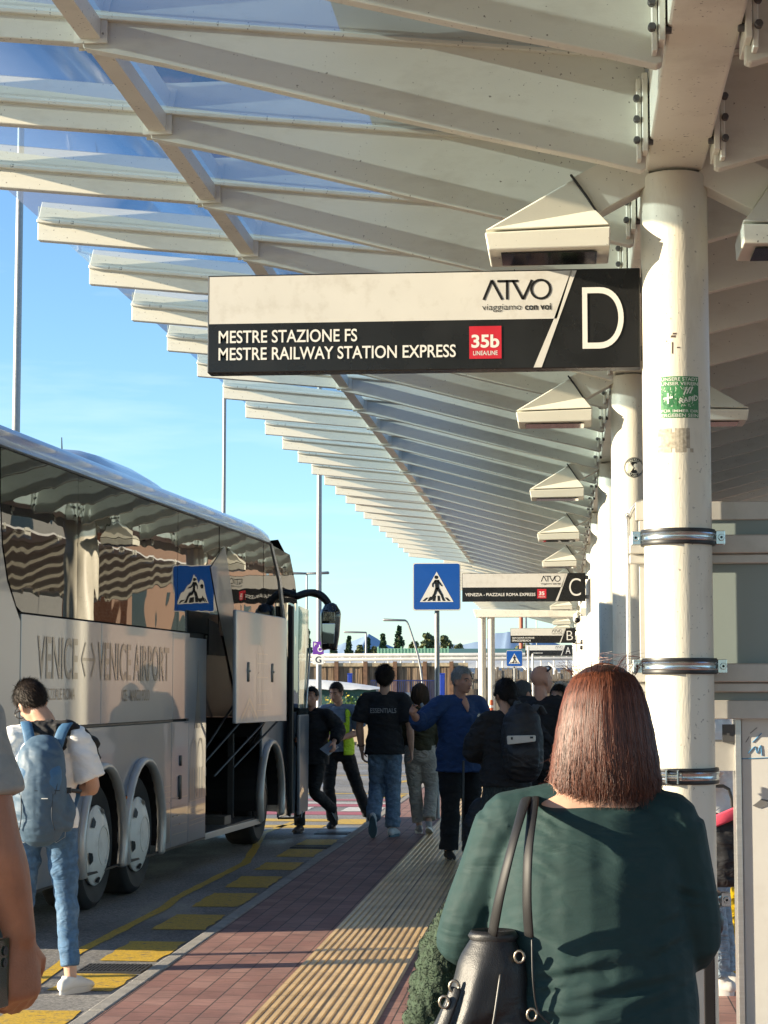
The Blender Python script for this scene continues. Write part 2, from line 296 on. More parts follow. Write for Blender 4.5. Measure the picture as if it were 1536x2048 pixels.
def roof_glass():
    m, t, b = nodes('canopy_glass'); L = t.links; N = t.nodes.new
    b.inputs['Base Color'].default_value = (.62, .68, .72, 1); b.inputs['Roughness'].default_value = .35
    tr = N('ShaderNodeBsdfTransparent'); tr.inputs[0].default_value = (.44, .60, .76, 1)
    tl = N('ShaderNodeBsdfTranslucent'); tl.inputs[0].default_value = (.75, .82, .86, 1)
    gl = N('ShaderNodeBsdfGlossy'); gl.inputs['Roughness'].default_value = .02; gl.inputs[0].default_value = (.9, .95, 1, 1)
    tcn = N('ShaderNodeTexCoord'); mpn = N('ShaderNodeMapping'); mpn.inputs['Scale'].default_value = (2, 60, 2); L.new(tcn.outputs['Object'], mpn.inputs[0])
    n1 = N('ShaderNodeTexNoise'); n1.inputs['Scale'].default_value = 3; n1.inputs['Detail'].default_value = 6; L.new(mpn.outputs[0], n1.inputs[0])
    rg = N('ShaderNodeMapRange'); rg.inputs[1].default_value = .3; rg.inputs[2].default_value = .75; rg.inputs[3].default_value = .0; rg.inputs[4].default_value = .07; L.new(n1.outputs[0], rg.inputs[0])
    a = N('ShaderNodeMixShader'); L.new(rg.outputs[0], a.inputs[0]); L.new(tr.outputs[0], a.inputs[1]); L.new(tl.outputs[0], a.inputs[2])
    fr = N('ShaderNodeFresnel'); fr.inputs[0].default_value = 1.45; fm = N('ShaderNodeMath'); fm.operation = 'MULTIPLY'; fm.inputs[1].default_value = .62; L.new(fr.outputs[0], fm.inputs[0]); c_ = N('ShaderNodeMixShader'); L.new(fm.outputs[0], c_.inputs[0]); L.new(a.outputs[0], c_.inputs[1]); L.new(gl.outputs[0], c_.inputs[2])
    L.new(c_.outputs[0], t.nodes['Material Output'].inputs[0]); return m
def tint_glass(name, c=(.012, .012, .012), wav=.02, rough=.015, wscale=1.6):
    m, t, b = nodes(name); L = t.links; N = t.nodes.new
    b.inputs['Base Color'].default_value = (*c, 1); b.inputs['Roughness'].default_value = rough; b.inputs['IOR'].default_value = 1.5
    tcn = N('ShaderNodeTexCoord'); n1 = N('ShaderNodeTexNoise'); n1.inputs['Scale'].default_value = wscale; n1.inputs['Detail'].default_value = 1.5; n1.inputs['Distortion'].default_value = .4; L.new(tcn.outputs['Object'], n1.inputs[0])
    bp_ = N('ShaderNodeBump'); bp_.inputs['Strength'].default_value = 1; bp_.inputs['Distance'].default_value = wav; L.new(n1.outputs[0], bp_.inputs['Height']); L.new(bp_.outputs[0], b.inputs['Normal']); return m
def clear_glass(name, c, alpha):
    m, t, b = nodes(name); L = t.links; N = t.nodes.new
    b.inputs['Base Color'].default_value = (*c, 1); b.inputs['Roughness'].default_value = .05
    tr = N('ShaderNodeBsdfTransparent'); tr.inputs[0].default_value = (.8, .88, .87, 1); a = N('ShaderNodeMixShader'); a.inputs[0].default_value = alpha
    L.new(tr.outputs[0], a.inputs[1]); L.new(b.outputs[0], a.inputs[2]); L.new(a.outputs[0], t.nodes['Material Output'].inputs[0]); return m
def hair_mat(name, c, c2, rough=.6, spec=.25):
    m, t, b = nodes(name); L = t.links; N = t.nodes.new
    g = N('ShaderNodeNewGeometry'); mu = N('ShaderNodeMixRGB'); mu.inputs[1].default_value = (*c, 1); mu.inputs[2].default_value = (*c2, 1); L.new(g.outputs['Random Per Island'], mu.inputs[0]); L.new(mu.outputs[0], b.inputs['Base Color'])
    b.inputs['Roughness'].default_value = rough; b.inputs['Specular IOR Level'].default_value = spec; return m
def leaf_mat(name, c, c2):
    m, t, b = nodes(name); L = t.links; N = t.nodes.new
    g = N('ShaderNodeNewGeometry'); mu = N('ShaderNodeMixRGB'); mu.inputs[1].default_value = (*c, 1); mu.inputs[2].default_value = (*c2, 1); L.new(g.outputs['Random Per Island'], mu.inputs[0]); L.new(mu.outputs[0], b.inputs['Base Color']); b.inputs['Roughness'].default_value = .6; return m

CREAM = pm('cream_painted_steel', (.71, .70, .60), .42, specks=.8, var=.05, scale=2.5, bump=.06, bscale=120, dirt=(.30, .26, .19), dirtamt=.35, dscale=2.2, rvar=.08)
CREAM_R = pm('cream_rib_steel', (.61, .605, .52), .5, specks=.8, var=.05, scale=2, bump=.1, bscale=160, dirt=(.36, .33, .26), dirtamt=.4, dscale=4, stretch=(.6, 1, 1.6), rvar=.08)
COLM = pm('cream_column_paint', (.68, .64, .53), .4, specks=.5, var=.05, scale=3, bump=.12, bscale=70, dirt=(.36, .31, .23), dirtamt=.55, dscale=3, stretch=(1.5, 1.5, .35), rvar=.08)
GALV = pm('galvanised_steel', (.27, .275, .275), .5, metal=.7, var=.12, scale=14, bump=.05, bscale=60)
BOLT = pm('dark_bolt', (.10, .10, .10), .5, metal=.5)
DKGREY = pm('dark_grey_frame', (.05, .05, .052), .5)
BLACK = pm('black_plastic', (.012, .012, .013), .45)
RUBBER = pm('tyre_rubber', (.022, .021, .02), .75, var=.25, scale=10, bump=.1, bscale=60, dirt=(.08, .07, .06), dirtamt=.5)
ALU = pm('brushed_aluminium', (.55, .55, .53), .34, metal=.85, var=.06, scale=4, stretch=(.3, 30, 30), bump=.02)
SWHITE = pm('sign_white_enamel', (.60, .585, .53), .35, var=.03, scale=5, dirt=(.33, .29, .22), dirtamt=.35, dscale=9)
SBLACK = pm('sign_black_enamel', (.012, .012, .012), .28, var=.2, bump=.02)
SRED = pm('sign_red_enamel', (.52, .02, .035), .35, var=.05)
SLET = pm('sign_white_lettering', (.72, .70, .64), .4, var=.02)
CONC = pm('kerb_concrete', (.25, .235, .21), .85, var=.18, scale=9, bump=.3, bscale=90, dirt=(.11, .10, .09), dirtamt=.6, dscale=2.5)
# ---------------------------------------------------------------- ground
ASPH = asphalt_mat(); YEL = paint_mat('yellow_road_paint', (.60, .385, .03), (.13, .115, .085), .54, .66); WHT = paint_mat('white_road_paint', (.62, .60, .56)); PNK = paint_mat('red_road_paint', (.42, .10, .12))
BRK = brick_mat(); TIL = tile_mat()
ROADZ = -.12
m = MB(); m.sheet([(-1500, -60, ROADZ), (900, -60, ROADZ), (900, 4200, ROADZ), (-1500, 4200, ROADZ)]); tag(flat_obj('road', m, ASPH), None, None, kind='structure')
PX0, PX1, PY0, PY1 = -2.29, 7.5, -6.0, 58.0
m = MB(); m.box(PX0, PX1, PY0, PY1, -.3, 0); tag(part('pavement', m, BRK), None, None, kind='structure')
m = MB(); y = PY0
while y < PY1 - .1:
    m.box(-2.385, PX0 - .003, y + .004, min(y + 1.0, PY1) - .004, -.3, .004 + random.uniform(-.002, .002)); y += 1.0
tag(part('kerb', m, CONC, bevel=.012), None, None, kind='structure')
# tactile strip with moulded ridges
m = MB(); x0, x1, n = -1.535, -.908, 14; prof = [(x0, .004)]
step = (x1 - x0) / n
for i in range(n):
    a = x0 + i * step
    prof += [(a + step * .14, .003), (a + step * .26, .0115), (a + step * .76, .0115), (a + step * .88, .003)]
prof += [(x1, .004), (x1, -.05), (x0, -.05)]
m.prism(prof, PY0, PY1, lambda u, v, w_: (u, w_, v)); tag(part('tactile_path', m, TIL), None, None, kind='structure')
# painted markings on the road
def rect(m, x0, x1, y0, y1, z=ROADZ + .004, j=.012):
    pts = []
    for (ax, ay, bx, by) in ((x0, y0, x1, y0), (x1, y0, x1, y1), (x1, y1, x0, y1), (x0, y1, x0, y0)):
        k = max(2, int(math.hypot(bx - ax, by - ay) / .12))
        for i in range(k):
            t = i / k; pts.append((ax + (bx - ax) * t + random.uniform(-j, j), ay + (by - ay) * t + random.uniform(-j, j), z))
    n_ = len(pts); tri = geometry.tessellate_polygon([[Vector(p) for p in pts]]); m.add(pts, [tuple(t) for t in tri])
def line(m, pts, wd, z=ROADZ + .004, j=.007):
    A = []; B = []; Q = []
    for i in range(len(pts) - 1):
        k = max(1, int((Vector(pts[i + 1]) - Vector(pts[i])).length / .25))
        Q += [Vector(pts[i]).lerp(Vector(pts[i + 1]), q / k) for q in range(k)]
    Q.append(Vector(pts[-1]))
    for i, p in enumerate(Q):
        t = (Q[min(i + 1, len(Q) - 1)] - Q[max(i - 1, 0)]).normalized(); nn = Vector((-t.y, t.x))
        A.append((*(p + nn * (wd / 2 + random.uniform(-j, j))), z)); B.append((*(p - nn * (wd / 2 + random.uniform(-j, j))), z))
    k = len(Q); m.add(A + B, [(i, i + 1, k + i + 1, k + i) for i in range(k - 1)])
m = MB()
for a, b in ((8.5, 9.35), (9.95, 10.72), (11.43, 12.1), (12.68, 13.66), (14.34, 15.3), (15.86, 16.92), (17.4, 18.45), (19.1, 19.95), (20.6, 21.6), (22.2, 23.0), (25.6, 26.6), (31.8, 32.8)): rect(m, -2.96, -2.58, a, b)
line(m, [(-3.05, 8), (-3.1, 11.8), (-3.19, 13.05), (-3.15, 15.8), (-3.2, 16.5), (-3.16, 19.9), (-3.6, 24.0), (-3.5, 26)], .085)
for a in (24.9, 26.1): rect(m, -4.6, -3.0, a, a + .5)
line(m, [(-4.5, 33), (-2.5, 33.1)], .2); line(m, [(-3.3, 36), (-2.45, 40)], .2); line(m, [(-12, 40.2), (-2.5, 40)], .18); line(m, [(-14, 47), (-2.5, 46.6)], .16)
tag(flat_obj('yellow_road_markings', m, YEL), None, None, kind='structure')
m = MB()
for a, b in ((27.5, 28.2), (29.4, 30.0), (31.0, 31.4)): rect(m, -14, -2.42, a, b)
tag(flat_obj('red_road_markings', m, PNK), None, None, kind='structure')
m = MB()
for a in range(8): rect(m, -3.15 - a * 1.05, -2.6 - a * 1.05, 28.3, 29.3)
line(m, [(-14, 30.3), (-2.5, 30.3)], .3)
tag(flat_obj('white_road_markings', m, WHT), None, None, kind='structure')
GRATE = pm('cast_iron_grate', (.06, .06, .062), .5, metal=.4, var=.2)
for gy in (12.32, 21.9, 24.0):
    t = thing('drain_grate', 'cast iron drain grate by the kerb near the %s' % {12.32: 'white shoe, between two yellow blocks', 21.9: 'front wheel of the coach', 24.0: 'man in the yellow vest'}[gy], 'drain grate', (-2.77, gy, ROADZ), group='drain grates along the kerb')
    m = MB()
    for i in range(17):
        xx = -.19 + i * .0238; m.box(xx - .006, xx + .006, -.17, .17, .002, .012)
    for yy in (-.165, -.06, .06, .165): m.box(-.2, .2, yy - .008, yy + .008, .003, .011)
    part('bars', m, GRATE, t); m = MB(); m.box(-.2, .2, -.18, .18, -.05, .0045); part('frame', m, BLACK, t)

# ---------------------------------------------------------------- canopy
SP = 1.4526; RY0 = 8.42; COLX = .51; K0, K1 = -8, 45
GL = lambda x: 4.687 - (x + 3.45) * .1046 if x <= COLX else 4.687 - (2 * COLX - x + 3.45) * .1046
BOT = [(-3.45, 4.562), (-2.085, 4.428), (-2.08, 4.405), (-1.72, 4.325), (-1.37, 4.232), (-1.0, 4.135), (-.77, 4.075), (-.33, 3.965), (.0, 3.888), (.17, 3.848), (.345, 3.80)]
canopy = thing('bus_station_canopy', 'long cream steel canopy with curved ribs and glass edge over the bus platform', 'canopy', (COLX, 8.95, 0))
sh = (-COLX, -8.95, 0)
ROOFG = roof_glass()
def rib_poly(tl, trr):
    L_ = [p for p in BOT if p[0] > tl + .02]; z0 = 4.562 - (tl + 3.45) * .1 if tl < -2.1 else L_[0][1]
    left = [(tl, z0)] + L_; right = [(2 * COLX - x, z) for x, z in left if 2 * COLX - x < trr]
    right = [(trr, 4.46 if trr > 2.9 else 4.2)] + right
    top = [(.365, 3.81), (.365, 4.262), (.655, 4.262), (.655, 3.81)]
    poly = left + top + right[::-1]
    poly += [(trr, GL(trr) + .06), (.9, GL(.9) + .03), (COLX, GL(COLX) + .03), (-1.6, GL(-1.6) + .02), (tl, GL(tl) + .105)]
    return poly
ribs = {}
for k in range(K0, K1 + 1):
    yk = RY0 + k * SP
    tl = -3.45 if k <= 25 else (-2.75 if k < 30 else -3.05)
    if tl not in ribs:
        m = MB(); m.prism(rib_poly(tl, 3.4), 0, .07, lambda u, v, w_: (u - COLX, w_, v))
        for xa, xb in ((tl, .36), (.66, 3.4)):          # glazing flange standing out from the web
            m.prism([(xa - COLX, GL(xa) - .012), (xb - COLX, GL(xb) - .012), (xb - COLX, GL(xb) + .012), (xa - COLX, GL(xa) + .012)], -.03, .10, lambda u, v, w_: (u, w_, v))
        ribs[tl] = m
        o = part('rib', m, CREAM_R, canopy, loc=(0, yk - 8.95, 0), bevel=.004, seg=1); ribs[tl] = o
    else:
        o = ribs[tl].copy(); col.objects.link(o); o.parent = canopy; o.location = (0, yk - 8.95, 0)
ya, yb = RY0 + K0 * SP, RY0 + K1 * SP
m = MB(); m.box(-.13, .13, ya - 8.95, yb - 8.95 + .1, 3.915, 4.24); part('ridge_beam', m, CREAM, canopy, bevel=.012)
m = MB(); m.prism([(-2.09, 4.44), (-2.0, 4.44), (-2.0, 4.525), (-2.09, 4.535)], ya, RY0 + 25 * SP, lambda u, v, w_: (u - COLX, w_ - 8.95, v))
for k in range(K0, 26):
    for s_ in (-.02, .075):
        m.box(-2.12 - COLX, -1.97 - COLX, RY0 + k * SP + s_ - 8.95, RY0 + k * SP + s_ + .012 - 8.95, 4.42, 4.545)
        m.tube([(-2.045 - COLX, RY0 + k * SP + s_ - .02 - 8.95, 4.47), (-2.045 - COLX, RY0 + k * SP + s_ + .03 - 8.95, 4.47)], [.014, .014], 6, cap=False)
part('purlin', m, CREAM, canopy)
for k in range(K0, K1):
    tl = -3.42 if k <= 24 else (-2.72 if k < 30 else -3.02); y0 = RY0 + k * SP; 
    m = MB(); m.sheet([(xx - COLX, yy - 8.95, GL(xx) + .006) for xx, yy in ((tl, y0 + .075), (.36, y0 + .075), (.36, y0 + SP - .005), (tl, y0 + SP - .005))]); part('glass_pane', m, ROOFG, canopy)
ROOFP = pm('white_roof_sheet', (.55, .555, .54), .5, var=.04, dirt=(.4, .38, .33), dirtamt=.3)
m = MB(); m.prism([(-.95 - COLX, GL(-.95) + .036), (.5 - COLX, GL(.5) + .036), (.67 - COLX, GL(.67) + .036), (.67 - COLX, GL(.67) + .052), (.5 - COLX, GL(.5) + .052), (-.95 - COLX, GL(-.95) + .052)], ya - 8.95, yb - 8.95, lambda u, v, w_: (u, w_, v)); m.prism([(.66 - COLX, GL(.66) + .014), (3.37 - COLX, GL(3.37) + .014), (3.37 - COLX, GL(3.37) + .05), (.66 - COLX, GL(.66) + .05)], ya - 8.95, yb - 8.95, lambda u, v, w_: (u, w_, v)); part('roof_sheet_and_sun_block', m, ROOFP, canopy)  # strip left of the beam added out of sight to block sun on the ribs
for k in range(K0, 24):                                  # bolted end plates where each rib meets the beam
    yk = RY0 + k * SP - 8.95
    for s_ in (-1, 1):
        m = MB(); m.box(s_ * .15 - .012, s_ * .15 + .012, yk - .09, yk + .16, 3.86, 4.20); m.box(s_ * .175 - .01, s_ * .175 + .01, yk - .07, yk + .0, 3.83, 4.18)
        m.mi = 1
        for q in (3.91, 4.0, 4.09): m.cyl((s_ * .15 - .035, yk - .05, q), (s_ * .15 + .035, yk - .05, q), .017, 6); m.cyl((s_ * .185, yk - .095, q), (s_ * .185, yk - .065, q), .016, 6)
        me = m.mesh('end_plate'); o = new('end_plate', me, [CREAM, BOLT], canopy, bevel=.003, seg=1)
# black cable clipped beside the beam
m = MB(); m.tube([(.165, 8.3 - 8.95, 4.22), (.17, 8.4 - 8.95, 4.05), (.175, 8.45 - 8.95, 3.98), (.16, 8.5 - 8.95, 3.93)], [.005] * 4, 6); part('cable', m, BLACK, canopy)

# ---------------------------------------------------------------- columns
ncol = 14
words_ = ['nearest the camera, with a green sticker and four steel clamps', 'next behind the one with the green sticker, with a round black sticker', 'third in the row, half hidden behind the one with the round sticker']
for i in range(ncol):
    lab = 'round cream steel canopy column, ' + (words_[i] if i < 3 else 'one of the far row that carries the canopy beyond the letter signs')
    t = thing('canopy_column', lab, 'column', (COLX, 8.95 + i * 4 * SP, 0), group='cream canopy columns' if i < 3 else 'far cream canopy columns')
    if i == 0:
        m = MB(); m.lathe([(.148, 0), (.15, .02), (.15, 3.885), (.143, 3.9), (0.001, 3.9)], 48, lambda x, y, h: (x, y, h)); SH0 = part('shaft', m, COLM, t, smooth='auto')
        m = MB(); m.lathe([(.16, 0), (.21, 0), (.21, .015), (.16, .016)], 32, lambda x, y, h: (x, y, h)); m.box(-.055, .055, -.09, .09, 3.9, 3.914); BP0 = part('base_plate', m, CREAM, t)
    else:
        for q in (SH0, BP0): o = q.copy(); col.objects.link(o); o.parent = t
    if i == 0:                                           # paint chips and a peeled label
        m = MB()
        def cyl_map(ang0, r, z0): return lambda u, v: (r * math.sin(ang0 + u / r), -r * math.cos(ang0 + u / r), z0 + v)
        g = cyl_map(-.12, .1507, 3.10)
        for (u, v, a, b) in ((0, .05, .012, .005), (.006, .062, .01, .004), (-.004, .0, .0035, .026), (.022, .0, .008, .0025), (-.03, .03, .003, .002)):
            m.add([g(u - a, v - b), g(u + a * .8, v - b * 1.1), g(u + a, v + b * .9), g(u - a * .7, v + b)], [(0, 1, 2, 3)])
        flat_obj('paint_chips', m, pm('chipped_primer', (.09, .06, .05), .8), t)
        m = MB(); g = cyl_map(0, .1508, 2.635)
        k = 10
        for a in range(k):
            for b in range(6):
                if (b in (0, 5) or a in (0, k - 1)) and random.random() < .3: continue
                u0, u1 = -.098 + a * .0165, -.098 + (a + 1) * .0165; v0, v1 = b * .0178, (b + 1) * .0178; m.add([g(u0, v0), g(u1, v0), g(u1, v1), g(u0, v1)], [(0, 1, 2, 3)])
        flat_obj('sticker_residue', m, pm('old_glue', (.40, .36, .28), .8, var=.3, scale=60), t)
# stickers
def cylpt(cx, cy, r, a0): return lambda u, v: (cx + r * math.sin(a0 + u / r), cy - r * math.cos(a0 + u / r), v)
SGRN = pm('sticker_green', (.045, .20, .075), .5, var=.25, scale=90); SWH = pm('sticker_white', (.62, .64, .56), .5)
t = thing('square_sticker', 'square green and white fan sticker on the nearest cream column', 'sticker', (COLX, 8.95, 2.88))
g = cylpt(0, 0, .1515, .06); q = cylpt(0, 0, .1525, .06)
m = MB()
for i in range(12): u0, u1 = -.088 + i * .176 / 12, -.088 + (i + 1) * .176 / 12; m.add([g(u0, -.092), g(u1, -.092), g(u1, .092), g(u0, .092)], [(0, 1, 2, 3)])
flat_obj('sheet', m, SGRN, t)
m = MB()
random.seed(3)
for i in range(60):                                       # white scribble behind the words
    u, v = random.uniform(-.082, .075), random.uniform(-.045, .042); a = random.uniform(0, 3.14); l, wd = random.uniform(.006, .016), .0011
    du, dv = math.cos(a) * l, math.sin(a) * l; nu, nv = -math.sin(a) * wd, math.cos(a) * wd
    m.add([g(u - nu, v - nv), g(u + du - nu, v + dv - nv), g(u + du + nu, v + dv + nv), g(u + nu, v + nv)], [(0, 1, 2, 3)])
for b, v0 in (('UNSERE STADT', .072), ('UNSER VEREIN', .052), ('FÜR IMMER DIR', -.068), ('ERGEBEN SEIN', -.089)): text(m, b, q, -.085, .085, v0, v0 + .015, .012)
flat_obj('lettering', m, SWH, t)
m = MB()
def tri_strip(m, f, uvs): m.add([f(*p) for p in uvs], [tuple(range(len(uvs)))])
f2 = cylpt(0, 0, .1521, .06)
for c, s_ in (((-.078, -.03), 0),): tri_strip(m, f2, [(-.08, .02), (-.03, .03), (-.028, -.032), (-.052, -.045), (-.078, -.03)])
tri_strip(m, f2, [(-.012, -.04), (.086, -.018), (.086, .022), (-.012, -.004)]); flat_obj('badge', m, pm('sticker_dark_green', (.02, .13, .045), .5), t)
m = MB(); f3 = cylpt(0, 0, .1530, .06)
tri_strip(m, f3, [(-.058, .018), (-.05, .019), (-.05, -.03), (-.058, -.03)]); tri_strip(m, f3, [(-.076, -.002), (-.033, .004), (-.033, -.005), (-.076, -.011)])
text(m, 'RAPID', lambda u, v: f3(u, v + (u + .012) * .2), -.004, .084, -.032, -.009, .02)
for i in range(3): tri_strip(m, f3, [(.012 + i * .014, .01 + i * .003), (.019 + i * .014, .011 + i * .003), (.034 + i * .014, .044), (.027 + i * .014, .044)])
flat_obj('emblem', m, SWH, t)
t = thing('round_sticker', 'round black and white sticker on the second cream column', 'sticker', (COLX, 8.95 + 4 * SP, 3.21)); m = MB(); g = cylpt(0, 0, .1515, .08)
def disc(m, f, r0, r1, n_=40, cu=0, cv=0):
    for i in range(n_):
        a, b = 2 * math.pi * i / n_, 2 * math.pi * (i + 1) / n_
        P = [(r1 * math.cos(a), r1 * math.sin(a)), (r1 * math.cos(b), r1 * math.sin(b)), (r0 * math.cos(b), r0 * math.sin(b)), (r0 * math.cos(a), r0 * math.sin(a))]
        m.add([f(cu + x, cv + y) for x, y in P], [(0, 1, 2, 3)])
disc(m, g, 0.0005, .075); flat_obj('sheet', m, SBLACK, t)
m = MB(); q = cylpt(0, 0, .1522, .08); disc(m, q, .069, .071); disc(m, q, .044, .0465)
def arc(f, r, a0, a1, hgt, inward=False):
    def fn(u, v):
        a = a0 + (a1 - a0) * u; rr = r + (v * hgt if not inward else -v * hgt); return f(rr * math.cos(a), rr * math.sin(a))
    return fn
text(m, 'TEN FANS', arc(q, .05, R(150), R(30), .014), 0, 1, 0, 1, .01); text(m, 'BEAT ON THE', arc(q, .066, R(205), R(335), .014, True), 0, 1, 0, 1, .01)
tri_strip(m, q, [(-.035, .02), (-.028, .026), (.012, -.012), (.006, -.02)]); disc(m, q, .0005, .016, 18, .012, .012)
flat_obj('lettering', m, SWH, t)

# ---------------------------------------------------------------- flood lamps on the columns
lampg = clear_glass('lamp_lens', (.03, .03, .03), .9)
def make_lamp(lab):
    t = thing('canopy_lamp', lab, 'lamp', (COLX, 8.95, 3.5))
    ox, oz = -COLX, -3.5
    m = MB(); x0, x1 = -.335, .222
    base = [(x0, -.2), (x1, -.2), (x1, .2), (x0, .2)]
    def P(x, y, z): return (x + ox, y, z + oz)
    v = [P(x0, -.2, 3.632), P(x1, -.2, 3.648), P(x1, .2, 3.648), P(x0, .2, 3.632), P(.06, -.085, 3.885), P(.158, -.085, 3.735), P(.158, .085, 3.735), P(.06, .085, 3.885)]
    m.add(v, [(0, 1, 2, 3), (0, 4, 5, 1), (1, 5, 6, 2), (2, 6, 7, 3), (3, 7, 4, 0), (4, 7, 6, 5)])
    part('housing', m, CREAM, t, bevel=.008)
    m = MB(); v = [P(x0, -.2, 3.622), P(x1, -.2, 3.638), P(x1, .2, 3.638), P(x0, .2, 3.622), P(x0 + .015, -.185, 3.545), P(x1 - .004, -.185, 3.552), P(x1 - .004, .185, 3.552), P(x0 + .015, .185, 3.545)]
    m.add(v, [(0, 1, 2, 3), (4, 7, 6, 5), (0, 4, 5, 1), (1, 5, 6, 2), (2, 6, 7, 3), (3, 7, 4, 0)]); part('door_frame', m, CREAM, t, bevel=.006)
    m = MB(); m.box(x0 + .07 + ox, x1 - .06 + ox, -.13, .13, 3.5395 + oz, 3.544 + oz); part('lens', m, lampg, t)
    m = MB(); v = []
    for yy in (-.075, .075): v += [(.056 + ox, yy, 3.893 + oz), (.165 + ox, yy, 3.728 + oz), (.40 + ox, yy, 3.855 + oz), (.40 + ox, yy, 4.075 + oz)]
    m.add(v, [(0, 1, 2, 3), (4, 7, 6, 5), (0, 4, 5, 1), (1, 5, 6, 2), (2, 6, 7, 3), (3, 7, 4, 0)]); part('arm', m, CREAM, t, bevel=.004)
    m = MB(); m.tube([P(.05, -.09, 3.90), P(.112, -.093, 3.81), P(.163, -.09, 3.728)], [.006] * 3, 6); part('gasket', m, BLACK, t)
    return t
LQ = ['cream wedge shaped floodlight over the D sign, on the bus side of the nearest column', 'cream wedge shaped floodlight on the column with the round sticker, bus side', 'third cream floodlight of the bus side row, counting from the D sign', 'fourth cream floodlight of the bus side row, counting from the D sign', 'fifth cream floodlight of the bus side row, just above the C sign']
lamp0 = make_lamp(LQ[0]); lamp0['group'] = 'cream floodlights along the canopy columns'
for i in range(0, 12):
    if i: l = dup(lamp0, loc=(COLX, 8.95 + i * 4 * SP, 3.5), label=LQ[i] if i < 5 else 'far cream floodlight in the row receding below the C sign', group='cream floodlights along the canopy columns' if i < 5 else 'far cream floodlights')
    if i < 2: l = dup(lamp0, loc=(COLX, 8.95 + i * 4 * SP, 3.5), rz=180, label='cream floodlight on the shelter side of the nearest column, at the picture edge' if i == 0 else 'cream floodlight half hidden behind the nearest column beside the green sticker')

# ---------------------------------------------------------------- letter signs
def atvo_sign(y, letter, lines, route, lab, grp='black and white stop letter signs'):
    W, Hh = 1.962, .450
    t = thing('stop_sign', lab, 'stop sign', (-1.608, y, 3.034 - .045 * (y > 20)), group=grp)
    P = lambda u, v, d=0.0: (u * W, -d, v * Hh)          # u from the left, v from the bottom
    m = MB(); m.box(0, W, 0, .10, 0, Hh); part('box', m, SBLACK, t, bevel=.004)
    m = MB()
    tri = lambda m, uv, d: m.add([P(u, v, d) for u, v in uv], [tuple(range(len(uv)))])
    tri(m, [(.004, .50), (.81, .50), (.845, .985), (.004, .985)], .002)
    tri(m, [(.756, .01), (.7745, .01), (.856, .985), (.843, .985), (.803, .495)], .002)
    flat_obj('white_panel', m, SWHITE, t)
    m = MB()
    for b, u0, u1, v0, v1 in lines: text(m, b, lambda u, v: P(u, v, .003), u0, u1, v0, v1, .012)
    text(m, letter, lambda u, v: P(u, v, .003), .868 if letter != 'A' else .862, .962, .19, .81, -.012)
    flat_obj('lettering', m, SLET, t)
    m = MB(); f = lambda u, v: P(u, v, .0035)
    lu = lambda x: .639 + x * (.798 - .639); lv = lambda z: .70 + z * .20
    def stroke(p, q_, wd):
        d = Vector((q_[0] - p[0], q_[1] - p[1])); d = Vector((d.x * 1.9, d.y * .5)); nn = Vector((-d.y, d.x)).normalized() * wd
        a, b = Vector((lu(p[0]) * W, lv(p[1]) * Hh)), Vector((lu(q_[0]) * W, lv(q_[1]) * Hh)); dd = (b - a).normalized(); nn = Vector((-dd.y, dd.x)) * wd
        m.add([(x, -.0035, z) for x, z in ((a + nn), (b + nn), (b - nn), (a - nn))], [(0, 1, 2, 3)])
    wd = .0055
    for p, q_ in (((.02, 0), (.14, 1)), ((.14, 1), (.29, 0)), ((.22, .94), (.52, .94)), ((.36, 1), (.36, 0)), ((.44, .98), (.59, 0)), ((.59, 0), (.72, .98))): stroke(p, q_, wd)
    cx, cz, ro = lu(.845) * W, lv(.5) * Hh, .5 * .2 * Hh
    for i in range(40):
        a, b = 2 * math.pi * i / 40, 2 * math.pi * (i + 1) / 40
        m.add([(cx + r * math.cos(x), -.0036, cz + r * math.sin(x)) for r, x in ((ro * 1.06, a), (ro * 1.06, b), (ro * .82, b), (ro * .82, a))], [(0, 1, 2, 3)])
    text(m, 'viaggiamo', f, .639, .729, .575, .655, -.004); text(m, 'con voi', f, .737, .797, .59, .655, .022)
    flat_obj('logo', m, SBLACK, t)
    if route:
        m = MB(); tri(m, [(.609, .105), (.683, .105), (.683, .435), (.609, .435)], .0028); r = flat_obj('route_badge', m, SRED, t)
        m = MB(); text(m, route, f, .614 if len(route) > 2 else .624, .678 if len(route) > 2 else .668, .215, .35, .03); text(m, 'LINEA/LINE', f, .618, .674, .14, .185, .008); flat_obj('route_number', m, SLET, r)
    m = MB(); m.box(W - .01, W + .05, .02, .08, .04, .10); m.box(W - .01, W + .05, .02, .08, Hh - .1, Hh - .04); part('bracket', m, GALV, t)
    return t
atvo_sign(8.915, 'D', [('MESTRE STAZIONE FS', .0265, .35, .30, .43), ('MESTRE RAILWAY STATION EXPRESS', .0265, .578, .125, .255)], '35b', 'large black and white stop sign with the letter D and route 35b')
atvo_sign(31.9, 'C', [('VENEZIA - PIAZZALE ROMA EXPRESS', .0265, .595, .19, .30)], '35', 'black and white stop sign with the letter C and route 35, half in sun')
atvo_sign(60.9, 'B', [('SAN DONÀ DI PIAVE', .0265, .37, .29, .43), ('SPIAGGE/BEACH', .0265, .31, .10, .23)], None, 'distant black and white stop sign with the letter B')
atvo_sign(84.2, 'A', [('PORDENONE', .17, .37, .20, .29)], None, 'farthest black and white stop sign with the letter A, below the B sign')
